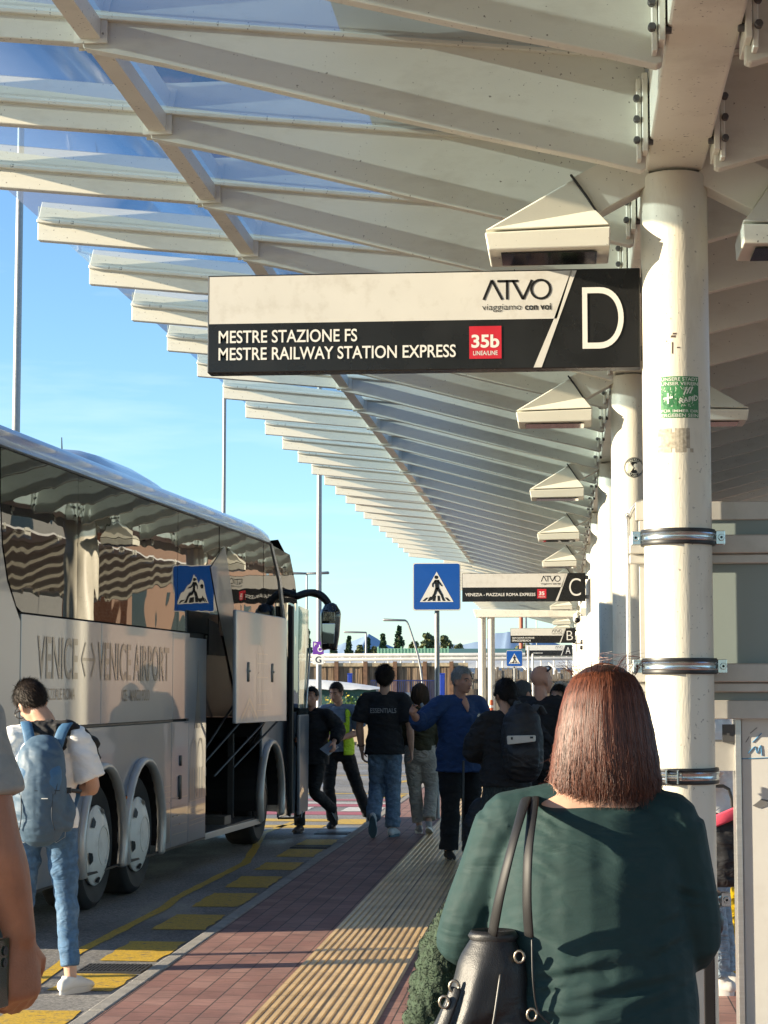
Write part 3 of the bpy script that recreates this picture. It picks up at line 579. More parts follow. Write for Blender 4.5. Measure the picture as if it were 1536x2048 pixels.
# chips on the top of sign D
# ---------------------------------------------------------------- camera dome under sign C
t = thing('security_camera', 'small cream security camera on a bracket under the C sign', 'security camera', (.30, 37.4, 2.9))
m = MB(); m.tube([(.1, 0, .12), (-.02, 0, .12), (-.05, -.05, .08)], [.03, .03, .03], 10); m.box(.02, .12, -.05, .05, .05, .2); part('bracket', m, CREAM, t)
m = MB(); m.tube([(-.05, .1, .05), (-.05, -.16, -.02)], [.07, .07], 16); part('body', m, CREAM, t, smooth=True)
m = MB(); m.tube([(-.05, -.17, -.025), (-.05, -.21, -.035)], [.05, .05], 16); part('lens', m, BLACK, t, smooth=True)
t = thing('cable_bundle', 'black cable reels fixed to a far column beside the B sign', 'cable bundle', (.50, 43.6, 2.55))
m = MB(); m.tube([(-.3, 0, .04), (-.1, -.02, .03), (.0, -.02, .0)], [.012] * 3, 8); part('cable', m, BLACK, t)
m = MB(); m.tube([(-.1, -.18, .06), (.1, -.18, .06)], [.06, .06], 10); m.tube([(-.12, -.18, -.06), (.1, -.18, -.07)], [.05, .05], 10); part('reel', m, BLACK, t)

# ---------------------------------------------------------------- portal at the platform end
t = thing('portal_frame', 'pair of white posts carrying a beam across the far platform', 'portal', (-1.82, 44.95, 0))
for x in (0, .20):
    m = MB(); m.lathe([(.085, 0), (.085, 3.28)], 20, lambda a, b, h: (a + x, b, h)); part('post', m, COLM, t, smooth='auto')
m = MB(); m.prism([(-.14, 3.2), (2.2, 3.2), (2.2, 3.34), (-.2, 3.38)], -.12, .12, lambda u, v, w_: (u, w_, v)); part('beam', m, CREAM, t, bevel=.01)

# ---------------------------------------------------------------- notice board clamped to the first column
GREY = pm('board_back_paint', (.23, .27, .255), .35, var=.04, scale=2, bump=.01)
ALF = pm('board_frame_metal', (.48, .46, .42), .42, metal=.35, var=.08, scale=12, dirt=(.3, .27, .22), dirtamt=.3, dscale=8)
t = thing('notice_board', 'grey green notice board in a metal frame clamped behind the nearest column', 'notice board', (.30, 9.16, 1.5))
m = MB(); m.box(.06, 1.9, .012, .03, .03, .93); part('panel', m, GREY, t)
m = MB(); m.box(.0, 1.95, 0, .05, -.035, .05); m.box(.03, 1.95, -.004, .046, .865, .95); m.box(.045, .10, -.003, .045, .05, .865); part('frame', m, ALF, t, bevel=.004)
m = MB(); m.tube([(-.005, .01, -.03), (-.005, .01, .82), (.0, .01, .88), (.03, .01, .935), (.09, .01, .955), (.35, .01, .955)], [.011] * 6, 10); part('rail_tube', m, ALU, t, smooth=True)
for z in (.72, .14):
    m = MB(); m.box(.0, 1.95, -.05, -.005, z - .01, z + .075); m.box(.0, 1.95, -.028, -.006, z - .055, z - .012); part('rail', m, ALF, t, bevel=.006)
zinc = pm('zinc_clamp', (.52, .57, .58), .22, metal=.95, var=.12, scale=20, rvar=.06)
cl0 = None
CL = [(2.268, 'topmost zinc pipe clamp round the nearest column, level with the notice board top rail'), (1.70, 'second zinc pipe clamp from the top of the nearest column'), (1.222, 'third zinc pipe clamp, bolted at the front of the nearest column'), (.686, 'lowest zinc pipe clamp round the nearest column, above the suitcase handle')]
for z, lab in CL:
    if cl0 is None:
        t = cl0 = thing('pipe_clamp', lab, 'pipe clamp', (COLX, 8.95, z), group='zinc pipe clamps on the nearest column')
        m = MB(); m.lathe([(.151, -.018), (.166, -.018), (.169, -.012), (.166, -.004), (.166, .004), (.169, .012), (.166, .018), (.151, .018)], 48, lambda x, y, h: (x, y, h)); part('band', m, zinc, t, smooth='auto')
        m = MB()
        for a in (-.026, .026): m.lathe([(.151, a - .009), (.164, a - .009), (.167, a), (.164, a + .009), (.151, a + .009)], 48, lambda x, y, h: (x, y, h))
        part('rubber_lining', m, BLACK, t, smooth='auto')
        for s_ in (-1, 1):
            m = MB(); m.box(s_ * .165, s_ * .205, -.03, -.024, -.03, .03); m.box(s_ * .165, s_ * .205, .02, .026, -.03, .03); m.cyl((s_ * .188, -.045, 0), (s_ * .188, .05, 0), .008, 8); m.cyl((s_ * .188, -.045, 0), (s_ * .188, -.033, 0), .016, 6); part('lug', m, zinc, t, bevel=.002, seg=1)
    else:
        t = dup(cl0, loc=(COLX, 8.95, z), label=lab, rz=75 if z < 1.5 and z > 1 else 0)
# lower white display case
WCASE = pm('white_case_paint', (.60, .59, .555), .4, var=.04, scale=4, dirt=(.40, .36, .30), dirtamt=.3, dscale=5)
t = thing('timetable_case', 'scuffed white metal case with blue scribbles below the notice board', 'display case', (.80, 9.24, 0))
m = MB(); m.box(.0, 1.2, 0, .12, .03, 1.47); part('door', m, WCASE, t, bevel=.006)
m = MB(); m.box(-.03, -.002, -.012, .14, .02, 1.475); part('edge_trim', m, ALU, t, bevel=.003)
m = MB(); m.box(-.17, -.03, .02, .035, 1.23, 1.37); part('bracket', m, ALF, t); m = MB(); m.box(-.085, -.03, -.01, .018, 1.36, 1.44); m.cyl((-.06, -.016, 1.40), (-.06, -.01, 1.40), .008, 10); part('lug', m, BOLT, t)
m = MB(); 
for pts in ([(.03, 1.31), (.06, 1.34), (.07, 1.31), (.085, 1.345), (.09, 1.30)], [(.0, 1.285), (.06, 1.287), (.12, 1.29), (.2, 1.292)], [(.05, 1.36), (.09, 1.40)]):
    m.tube([(x, -.0015, z) for x, z in pts], [.0022] * len(pts), 5)
part('scribble', m, pm('blue_marker', (.05, .22, .42), .5), t)
m = MB(); m.tube([(.02, -.001, 1.36), (.035, -.001, 1.385)], [.002] * 2, 5); m.tube([(.04, -.001, 1.40), (.07, -.001, 1.425)], [.002] * 2, 5)
m.add([(.045, -.003, 1.075), (.075, -.003, 1.062), (.11, -.003, 1.075), (.115, -.003, 1.10), (.085, -.003, 1.105), (.06, -.003, 1.085)], [(0, 1, 2, 3, 4, 5)]); part('scuff_mark', m, pm('grey_scuff', (.15, .15, .15), .7), t)
# ---------------------------------------------------------------- the coach
SILV = pm('coach_silver_paint', (.215, .25, .295), .33, metal=.35, var=.05, scale=2, stretch=(1, 1, .6), coat=.6, rvar=.06, dirt=(.33, .29, .24), dirtamt=.35, dscale=1.3)
ROOFS = pm('coach_roof_silver', (.45, .46, .48), .22, metal=.6, var=.03, coat=.5, rvar=.04)
TRIM = pm('coach_trim_silver', (.52, .50, .47), .34, metal=.35, var=.05, coat=.3)
DKPAN = pm('coach_flap_shade', (.03, .03, .032), .16, metal=.2, coat=.5)  # body panel behind the flap, its shade put into the dark colour
SGL = tint_glass('coach_window_glass', (.008, .008, .008), .004, .012, 1.2)
WSH = tint_glass('coach_windscreen', (.012, .013, .014), .004)
DARK = pm('bay_dark_lining', (.012, .012, .012), .8)
LETG = pm('coach_grey_lettering', (.055, .055, .055), .3, metal=.1, coat=.4)
LINEG = pm('coach_print_lines', (.32, .30, .27), .3, metal=.5, coat=.4)
HUBW = pm('hub_cream_plastic', (.78, .75, .68), .42, var=.06, dirt=(.28, .24, .19), dirtamt=.5, dscale=5)
AMB = pm('amber_lens', (.75, .22, .02), .2, var=.1)
bus = thing('coach', 'silver airport coach with dark windows and a raised luggage flap, standing at the kerb', 'coach', (-3.573, 16.527, ROADZ), rz=-3.0)
S0, S1 = -3.65, 7.45
def arch(c, r, zc, zb, n=18):                              # half round opening walked from front to back along the lower edge
    a0 = math.asin((zb - zc) / r); return [(c + r * math.cos(a), zc + r * math.sin(a)) for a in [a0 + (math.pi - 2 * a0) * i / n for i in range(n + 1)]]
def side(m, poly, t0=-.03, t1=0.0): m.prism(poly, t0, t1, lambda u, v, w_: (w_, u, v))
W1, W2, W3 = -.95, .29, 5.74
zb = .31
# skirt with arch openings
m = MB(); side(m, [(S0, zb)] + arch(W1, .585, .52, zb)[::-1] + [(-.33, zb)] + arch(W2, .585, .52, zb)[::-1] + [(1.262, zb), (1.262, 1.425), (S0, 1.425)]); part('rear_skirt', m, SILV, bus, bevel=.006)
m = MB(); side(m, [(1.27, zb), (1.91, zb), (1.91, 1.425), (1.27, 1.425)]); part('hatch_door', m, SILV, bus, bevel=.006)
m = MB(); side(m, [(1.918, zb), (2.61, zb), (2.61, 2.2), (1.918, 2.2)]); part('column_panel', m, SILV, bus, bevel=.006)
m = MB(); side(m, [(5.30, .26)] + arch(W3, .60, .52, .26)[::-1] + [(7.0, .25), (7.05, 1.36), (5.30, 1.36)]); part('front_skirt', m, SILV, bus, bevel=.006)
m = MB(); side(m, [(2.62, .28), (5.29, .26), (5.29, .32), (2.62, .34)]); part('bay_sill', m, TRIM, bus, bevel=.004)
# belt panels
for a, b in ((-2.995, -1.02), (-1.014, 1.27), (1.276, 1.91)):
    m = MB(); side(m, [(a, 1.447), (b, 1.447), (b, 2.238), (a, 2.238)], -.03, .004); part('belt_panel', m, SILV, bus, bevel=.005)
m = MB(); side(m, [(2.618, 1.45), (5.9, 1.40), (6.8, 1.40), (6.55, 2.238), (2.618, 2.238)], -.03, -.002); part('shaded_belt_panel', m, DKPAN, bus, bevel=.004)
m = MB(); side(m, [(S0, 1.43), (-3.005, 1.43), (-3.005, 2.19), (-3.10, 2.27), (-3.3, 2.45), (-3.42, 2.68), (-3.48, 3.0), (-3.50, 3.33), (S0, 3.33)], -.03, .002); part('rear_corner_panel', m, SILV, bus, bevel=.006)
# dark core behind the panels, with an open luggage bay
m = MB(); 
m.box(-2.52, -.035, S0 + .02, -1.7, .35, 3.3); m.box(-2.52, -.6, -1.7, 1.0, .95, 3.3); m.box(-2.52, -.035, 1.0, 2.6, .35, 3.3); m.box(-2.52, -.035, -1.7, 1.0, 1.2, 3.3)
m.box(-2.52, -.035, 2.6, 5.3, 1.5, 3.3); m.box(-2.52, -.035, 5.3, 7.0, 1.2, 3.3); m.box(-2.52, -.55, 6.4, 7.1, .3, 1.2); m.box(-2.52, -.6, 2.6, 7.0, .30, .38)
m.box(-2.52, -2.4, 2.6, 4.0, .38, 1.5); m.box(-2.52, -2.4, 5.0, 7, .38, 1.5); m.box(-2.52, -2.4, 4.0, 5.0, .9, 1.5)
part('inner_body', m, DARK, bus)
m = MB(); m.box(-.65, -.04, 2.64, 5.28, .315, .335); m.box(-.60, -.1, 3.9, 4.2, .336, .42); part('bay_floor', m, pm('bay_floor', (.10, .095, .085), .5, dirt=(.03, .03, .03)), bus)
m = MB()
for s_, l in ((3.05, .9), (3.3, .62), (4.95, .9)): m.box(-.30, -.24, s_ - .03, s_ + .03, .34, .34 + l)
m.tube([(-.22, 2.78, .38), (-.22, 2.80, .7), (-.22, 2.76, .95)], [.05] * 3, 8)
part('bay_frame', m, pm('bay_frame', (.05, .05, .05), .6), bus)
m = MB()
for q in range(12): m.box(-.17, -.15, 2.71, 2.77, .42 + q * .04, .445 + q * .04)
m.box(-.2, -.14, 3.16, 3.22, .86, .95)
part('bay_hose', m, pm('bay_hose', (.5, .5, .47), .5), bus)
# windows: one pane per bay, each a hair out of line with its neighbour
ws = [-3.02, -1.70, -.14, 1.42, 3.10, 4.35, 5.30]
for i in range(len(ws) - 1):
    a, b = ws[i] + .006, ws[i + 1] - .006; m = MB()
    d0, d1 = random.uniform(-.003, .003), random.uniform(-.003, .003)
    n = 6; pol = [(a, 2.25), (b, 2.25), (b, 3.335), (a, 3.335)]
    if i == 0: pol = [(-3.0, 2.25), (b, 2.25), (b, 3.335), (-3.49, 3.335), (-3.47, 3.0), (-3.41, 2.69), (-3.29, 2.46), (-3.11, 2.285)]
    side(m, pol, -.03, .006); m.v = [v + Vector((d0 if v.x > 0 and v.y > (a + b) / 2 else d1 if v.x > 0 else 0, 0, 0)) for v in m.v]
    part('window', m, SGL, bus)
m = MB(); side(m, [(5.31, 2.25), (6.50, 2.25), (6.08, 2.95), (5.62, 3.335), (5.31, 3.335)], -.03, .005); part('window', m, SGL, bus)
m = MB(); side(m, [(5.66, 3.345), (6.18, 2.95), (6.62, 2.2), (6.95, 1.4), (7.03, 1.4), (6.73, 2.2), (6.29, 2.97), (5.76, 3.345)], -.02, .016); part('pillar_trim', m, TRIM, bus, bevel=.004)
m = MB(); side(m, [(6.78, 2.2), (7.1, 1.45), (7.42, 1.45), (7.42, 2.2), (7.38, 2.7), (7.2, 3.0), (6.85, 3.3), (5.8, 3.335), (6.33, 2.97)], -.03, .003); part('door_window', m, WSH, bus)
m = MB(); side(m, [(2.66, 2.05), (3.4, 2.05), (3.05, 2.36), (2.66, 2.40)], .006, .010); part('inset_window', m, BLACK, bus); m = MB(); side(m, [(6.02, 2.26), (6.42, 2.26), (6.30, 2.46), (6.02, 2.46)], .006, .010); part('inset_window', m, BLACK, bus)
m = MB(); side(m, [(2.72, 2.9), (3.35, 3.16), (4.12, 2.1), (4.30, 2.52), (4.56, 2.3), (4.35, 1.9), (4.05, 1.5), (2.98, 2.58)], .007, .010)
part('grey_decal', m, pm('coach_grey_decal', (.15, .145, .14), .35, coat=.3), bus)
# roof cove and roof
rprof = [(0.0, 3.342), (-.006, 3.40), (-.035, 3.465), (-.10, 3.525), (-.22, 3.575), (-.55, 3.61), (-1.275, 3.625)]
rprof = rprof + [(-2.55 - t_, z) for t_, z in rprof[-2::-1]]
def roof_ring(s_, k): # k shrinks the ring down to the windscreen top
    return [(-1.275 + (t_ + 1.275) * (1 - .06 * k), s_ - .10 * k * (abs(t_ + 1.275) / 1.275) ** 2 * 3, 3.342 + (z - 3.342) * (1 - .12 * k) - .16 * k * k) for t_, z in rprof]
m = MB(); st = [(S0 - .25, 1.2), (S0 - .1, .5), (S0, 0), (0, 0), (3, 0), (5.2, 0), (5.9, .25), (6.4, .7), (6.75, 1.15)]
v = [p for s_, k in st for p in roof_ring(s_, k)]; nr = len(rprof)
m.add(v, [(i * nr + j, i * nr + j + 1, (i + 1) * nr + j + 1, (i + 1) * nr + j) for i in range(len(st) - 1) for j in range(nr - 1)]); part('roof', m, ROOFS, bus, smooth='auto')
m = MB(); m.prism([(-.016, 3.336), (.016, 3.336), (.016, 3.352), (-.016, 3.352)], S0, 5.75, lambda u, v, w_: (u, w_, v)); part('gutter_trim', m, BLACK, bus)
# air conditioning dome
m = MB(); dome = []; NS, NT = 16, 12
for i in range(NS + 1):
    a = i / NS; s_ = .5 + 3.3 * a; hgt = .31 * min(1, (math.sin(min(a / .22, 1) * math.pi / 2))) * min(1, math.sin(min((1 - a) / .45, 1) * math.pi / 2))
    for j in range(NT + 1):
        b = j / NT * 2 - 1; dome.append((-1.275 + b * .86, s_, 3.59 + hgt * (1 - abs(b) ** 4)))
m.add(dome, [(i * (NT + 1) + j, i * (NT + 1) + j + 1, (i + 1) * (NT + 1) + j + 1, (i + 1) * (NT + 1) + j) for i in range(NS) for j in range(NT)]); part('air_conditioner', m, ROOFS, bus, smooth=True)
m = MB(); m.tube([(-.5, -.5, 3.6), (-.5, -.52, 3.78)], [.008, .004], 6); part('aerial', m, BLACK, bus)
# front cap
zs = [(.25, 7.70), (.6, 7.76), (1.3, 7.80), (1.5, 7.80), (2.2, 7.79), (2.68, 7.70), (3.03, 7.43), (3.31, 7.02), (3.43, 6.62)]
def front_ring(z, sf):
    out = []; n = 14
    for i in range(n + 1):
        b = i / n * 2 - 1; out.append((-1.275 - b * 1.268, sf - .33 * abs(b) ** 5 - .1 * b * b, z))
    return [(-.007, 6.9 if z < 3.1 else sf - .45, z)] + out + [(-2.543, 6.9 if z < 3.1 else sf - .45, z)]
def cap(name, rows, mat):
    m = MB(); v = []; rows_ = []
    for a, b in zip(rows[:-1], rows[1:]):
        for q in range(4): rows_.append((a[0] + (b[0] - a[0]) * q / 4, a[1] + (b[1] - a[1]) * q / 4))
    rows_.append(rows[-1])
    for z, sf in rows_: v += front_ring(z, sf)
    k = len(front_ring(1, 7)); m.add(v, [(i * k + j, i * k + j + 1, (i + 1) * k + j + 1, (i + 1) * k + j) for i in range(len(rows_) - 1) for j in range(k - 1)]); return part(name, m, mat, bus, smooth='auto')
cap('front_bumper', zs[:4], SILV); cap('windscreen', zs[3:], WSH)
# far side, rear and underside
m = MB(); m.box(-2.55, -2.525, S0, 7.0, .31, 3.34); m.box(-2.55, 0, S0 - .03, S0, .35, 3.40); part('far_side', m, SILV, bus)
# wheels
def wheel(s_, hubmat, inset=.0, turn=0):
    m = MB(); prof = [(.30, -.04), (.36, -.012), (.44, .004), (.478, -.02), (.495, -.05), (.498, -.15), (.498, -.20), (.495, -.29), (.478, -.32), (.40, -.33), (.28, -.30), (.28, -.06), (.30, -.04)]
    f = lambda x, y, h: (h - inset, x, y)
    m.lathe(prof, 56, f); w_ = part('wheel', m, RUBBER, bus, smooth='auto', loc=(0, s_, .5))
    for q in range(4):
        m2 = MB(); rr = .4985
    m = MB(); m.lathe([(.302, -.03), (.312, -.004), (.300, .012), (.275, .024), (.19, .055), (.155, .062), (.15, .056), (.10, .058), (.001, .060)], 56, f); h = part('hub_cover', m, hubmat, w_, smooth='auto')
    m = MB()
    for q in range(6):
        a0 = q * math.pi / 3 + .3; pts = []
        for r_, da in ((.292, -.18), (.292, 0), (.292, .18), (.252, .13), (.246, 0), (.252, -.13)):
            a = a0 + da; x = .026 + (.292 - r_) * .42; pts.append((x + (0.002) - inset, r_ * math.cos(a), r_ * math.sin(a)))
        m.add(pts, [tuple(range(6))])
    me = MB(); me.v, me.f = m.v, m.f; flat_obj('hub_slot', me, BLACK, w_)
    m = MB(); m.lathe([(.150, .0575), (.150, .064), (.140, .064), (.140, .0575)], 40, f); part('hub_ring', m, hubmat, w_, smooth='auto')
    return w_
wheel(W1, HUBW, .04); wheel(W2, HUBW, .04); wheel(W3, pm('shaded_hub', (.03, .03, .03), .5), .12)  # front hub sits deep in the arch, that shade is put into its colour
for c, r in ((W1, .585), (W2, .585), (W3, .60)):
    a = arch(c, r + .012, .52, zb); m = MB(); m.tube([(.014, y, z) for y, z in a], [(.045, .03)] * len(a), 8, side=(1, 0, 0), sub=1); part('arch_trim', m, TRIM, bus, smooth=True)
    m = MB(); a = arch(c, r, .52, .4); v = [(t_, y, z) for t_ in (-.02, -.6) for y, z in a]; k = len(a); m.add(v, [(i, i + 1, k + i + 1, k + i) for i in range(k - 1)]); part('arch_liner', m, BLACK, bus)
m = MB(); side(m, [(-.37, .28), (-.29, .28), (-.29, .62), (-.37, .62)], -.03, .02); part('wheel_spat', m, SILV, bus, bevel=.006)
# lettering on the belt panel
B_ = lambda s_, z: (.0075, s_, z)
m = MB(); text(m, 'VENICE', B_, -2.63, -1.66, 1.79, 2.10, .012); text(m, 'VENICE AIRPORT', B_, -1.12, 1.13, 1.785, 2.09, .012); text(m, 'PIAZZALE ROMA', B_, -2.48, -1.72, 1.64, 1.725, .004); text(m, 'VCE - MARCO POLO', B_, -.43, .46, 1.62, 1.715, .004)
def bar(a, b, wd):
    d = (Vector(b) - Vector(a)).normalized(); n_ = Vector((-d.y, d.x)) * wd; a, b = Vector(a), Vector(b); m.add([B_(*p) for p in (a - n_, b - n_, b + n_, a + n_)], [(0, 1, 2, 3)])
bar((-1.53, 1.945), (-1.22, 1.945), .012)
for s_, q in ((-1.55, 1), (-1.2, -1)):
    bar((s_, 1.945), (s_ + q * .10, 2.075), .012); bar((s_, 1.945), (s_ + q * .10, 1.815), .012)
flat_obj('lettering', m, LETG, bus)
# line drawings of the city on the skirt
m = MB(); random.seed(5)
def ln(pts, wd=.006, x=.006):
    for a, b in zip(pts[:-1], pts[1:]):
        a, b = Vector(a), Vector(b); d = (b - a).normalized(); n_ = Vector((-d.y, d.x)) * wd; m.add([(x, *p) for p in (a - n_, b - n_, b + n_, a + n_)], [(0, 1, 2, 3)])
arcp = lambda c, z, r, rz: [(c + r * math.cos(a), z + rz * math.sin(a)) for a in [math.pi * i / 12 for i in range(13)]]
for c in (2.12, 2.4):
    for r in (.13, .10): ln([(c + r, .7)] + arcp(c, 1.05, r, .2) + [(c - r, .7)])
for z in (.46, .5, .56, .62, .68): ln([(1.95, z), (2.55, z + .01)], .004)
for i in range(6): ln([(1.98 + i * .1, .7), (1.98 + i * .1, .98)], .012)
ln([(2.5, .7), (2.55, .95), (2.6, .7)], .006)
for i in range(6): ln([(1.0 + i * .04, .36), (1.0 + i * .04, .58 + .05 * (i % 2))], .008)
for i in range(5): ln([(1.3, .42 + i * .08), (1.85, .42 + i * .08)], .004)
for i in range(5): ln([(1.0, .66 + i * .05), (1.24, .66 + i * .05)], .004)
flat_obj('skirt_print', m, LINEG, bus)
m = MB(); ln([(2.25, 1.35)] + [(2.25, 1.5)], .03); side(m, [(2.14, 1.35), (2.40, 1.35), (2.33, 1.6), (2.29, 1.75), (2.26, 1.98), (2.24, 1.75), (2.2, 1.6)], .001, .003); part('tower_print', m, pm('coach_print_tower', (.26, .24, .215), .3, metal=.4, coat=.4), bus)  # tower printed in a flat warm grey
# small fittings
m = MB()
for s_, z in ((-.205, .815), ): m.box(0, .016, s_ - .055, s_ + .055, z - .03, z + .03)
m.box(.0, .014, 1.555, 1.60, .80, .86); part('marker_lamp', m, AMB, bus, bevel=.005)
m = MB(); m.box(0, .006, -.275, -.135, .775, .855); m.tube([(.004, 1.58, .73), (.004, 1.58, .93)], [(.012, .055)] * 2, 12); m.tube([(.004, 1.60, 1.03), (.004, 1.60, 1.11)], [(.01, .04)] * 2, 12); part('handle', m, BLACK, bus, smooth='auto')
m = MB(); m.box(-.02, .012, -1.64, 1.26, 1.428, 1.444); m.box(-.025, .004, S0, 2.6, .295, .312); part('rubber_strip', m, BLACK, bus)
# raised luggage flap
FO = .26
m = MB(); m.prism([(2.76, 1.385), (5.36, 1.37), (5.36, 2.44), (5.35, 2.50), (2.75, 2.49), (2.75, 2.43)], FO - .035, FO, lambda u, v, w_: (w_, u, v)); fl = part('luggage_flap', m, pm('coach_flap_paint', (.27, .30, .34), .36, metal=.3, var=.12, scale=3, stretch=(1, 3, .5), coat=.4), bus, bevel=.012)
m = MB()
for s_ in (3.33, 4.55): m.tube([(FO + .002, s_, 1.80), (FO + .002, s_, 1.98)], [(.012, .05)] * 2, 14)
part('handle', m, pm('flap_handle_bronze', (.06, .05, .04), .3), fl, smooth='auto')
m = MB()
for s_ in (3.33, 4.55): m.ball((FO + .014, s_, 1.90), .014, 8, 6)
part('lock', m, TRIM, fl)
m = MB(); FX = FO + .0015
ln([(3.0, 1.42), (3.4, 1.62), (3.8, 1.42)], .02, FX); ln([(3.15, 1.42), (3.4, 1.55), (3.65, 1.42)], .008, FX)
for s_ in (3.75, 3.83, 4.0, 4.08): ln([(s_, 1.43), (s_, 2.08)], .005, FX)
for z in (1.5, 1.56, 1.7, 1.84, 1.98, 2.08): ln([(3.75, z), (4.3, z)], .004, FX)
ln([(3.75, 2.08), (3.92, 2.2), (4.08, 2.08)], .005, FX); flat_obj('flap_print', m, pm('flap_print_lines', (.36, .34, .30), .3, metal=.4, coat=.3), fl)
m = MB()
for a, b in (((-.1, 2.9, 1.1), (FO - .04, 3.4, 1.75)), ((-.1, 2.75, .95), (FO - .04, 3.25, 1.42)), ((-.1, 5.1, 1.1), (FO - .04, 4.6, 1.45)), ((-.12, 4.4, .9), (FO - .04, 5.2, 1.4)), ((-.12, 3.5, .85), (FO - .04, 4.6, 1.43))): m.tube([a, b], [.011, .011], 8)
part('strut', m, pm('strut_steel', (.08, .08, .085), .4, metal=.5), bus)
# open front door leaf
m = MB(); m.prism([(.0, .27), (.035, .25), (.055, 1.0), (.055, 2.2), (.03, 2.70), (.0, 2.70)], 6.55, 6.62, lambda u, v, w_: (u * 1.0 + .04, w_, v)); m.box(.06, .11, 6.5, 6.58, .3, 2.68); part('door_edge', m, BLACK, bus, bevel=.01)
m = MB(); m.prism([(6.62, 1.42), (7.22, 1.42), (7.22, 2.66), (6.62, 2.68)], .15, .165, lambda u, v, w_: (w_, u, v)); part('door_glass', m, clear_glass('door_glass', (.06, .065, .065), .55), bus)
m = MB(); m.prism([(6.62, .27), (7.16, .29), (7.22, 1.42), (6.62, 1.42)], .14, .175, lambda u, v, w_: (w_, u, v)); part('door_leaf', m, SILV, bus, bevel=.01)
m = MB(); m.tube([(-.05, 6.5, .24), (.05, 6.6, .235), (.16, 6.75, .235)], [.013] * 3, 6); m.tube([(.16, 6.75, .235), (.165, 6.78, .30)], [.018] * 2, 6); part('door_hinge_arm', m, BLACK, bus)
# mirror
m = MB(); m.tube([(.0, 7.33, 2.83), (.13, 7.40, 2.875), (.26, 7.42, 2.85), (.35, 7.42, 2.77), (.385, 7.42, 2.69)], [(.04, .045), (.05, .045), (.05, .045), (.045, .04), (.04, .04)], 12); part('mirror_arm', m, BLACK, bus, smooth=True)
m = MB(); m.tube([(.40, 7.40, 2.70), (.40, 7.40, 2.62), (.395, 7.40, 2.42), (.385, 7.40, 2.22), (.385, 7.40, 2.20)], [(.09, .07), (.125, .10), (.118, .10), (.10, .085), (.075, .06)], 20); mr = part('mirror', m, pm('mirror_shell', (.015, .014, .013), .2, coat=.6), bus, smooth=True)
mir = pm('mirror_glass', (.75, .78, .8), .03, metal=1, var=0, rvar=0)
m = MB(); m.prism([(.325, 2.26), (.46, 2.26), (.475, 2.5), (.315, 2.5)], 7.285, 7.30, lambda u, v, w_: (u, w_, v)); part('mirror_glass', m, mir, mr, bevel=.004)
m = MB(); m.prism([(.32, 2.53), (.47, 2.53), (.465, 2.64), (.33, 2.65)], 7.292, 7.31, lambda u, v, w_: (u, w_, v)); part('wide_glass', m, pm('mirror_wide', (.25, .22, .19), .08, metal=.9, bump=.3, bscale=20), mr, bevel=.004)
# little wiper and dashboard hints seen through the door
m = MB(); m.tube([(.176, 7.0, 1.5), (.18, 7.15, 1.95), (.18, 7.25, 2.2)], [.012] * 3, 6); part('handrail', m, TRIM, bus)
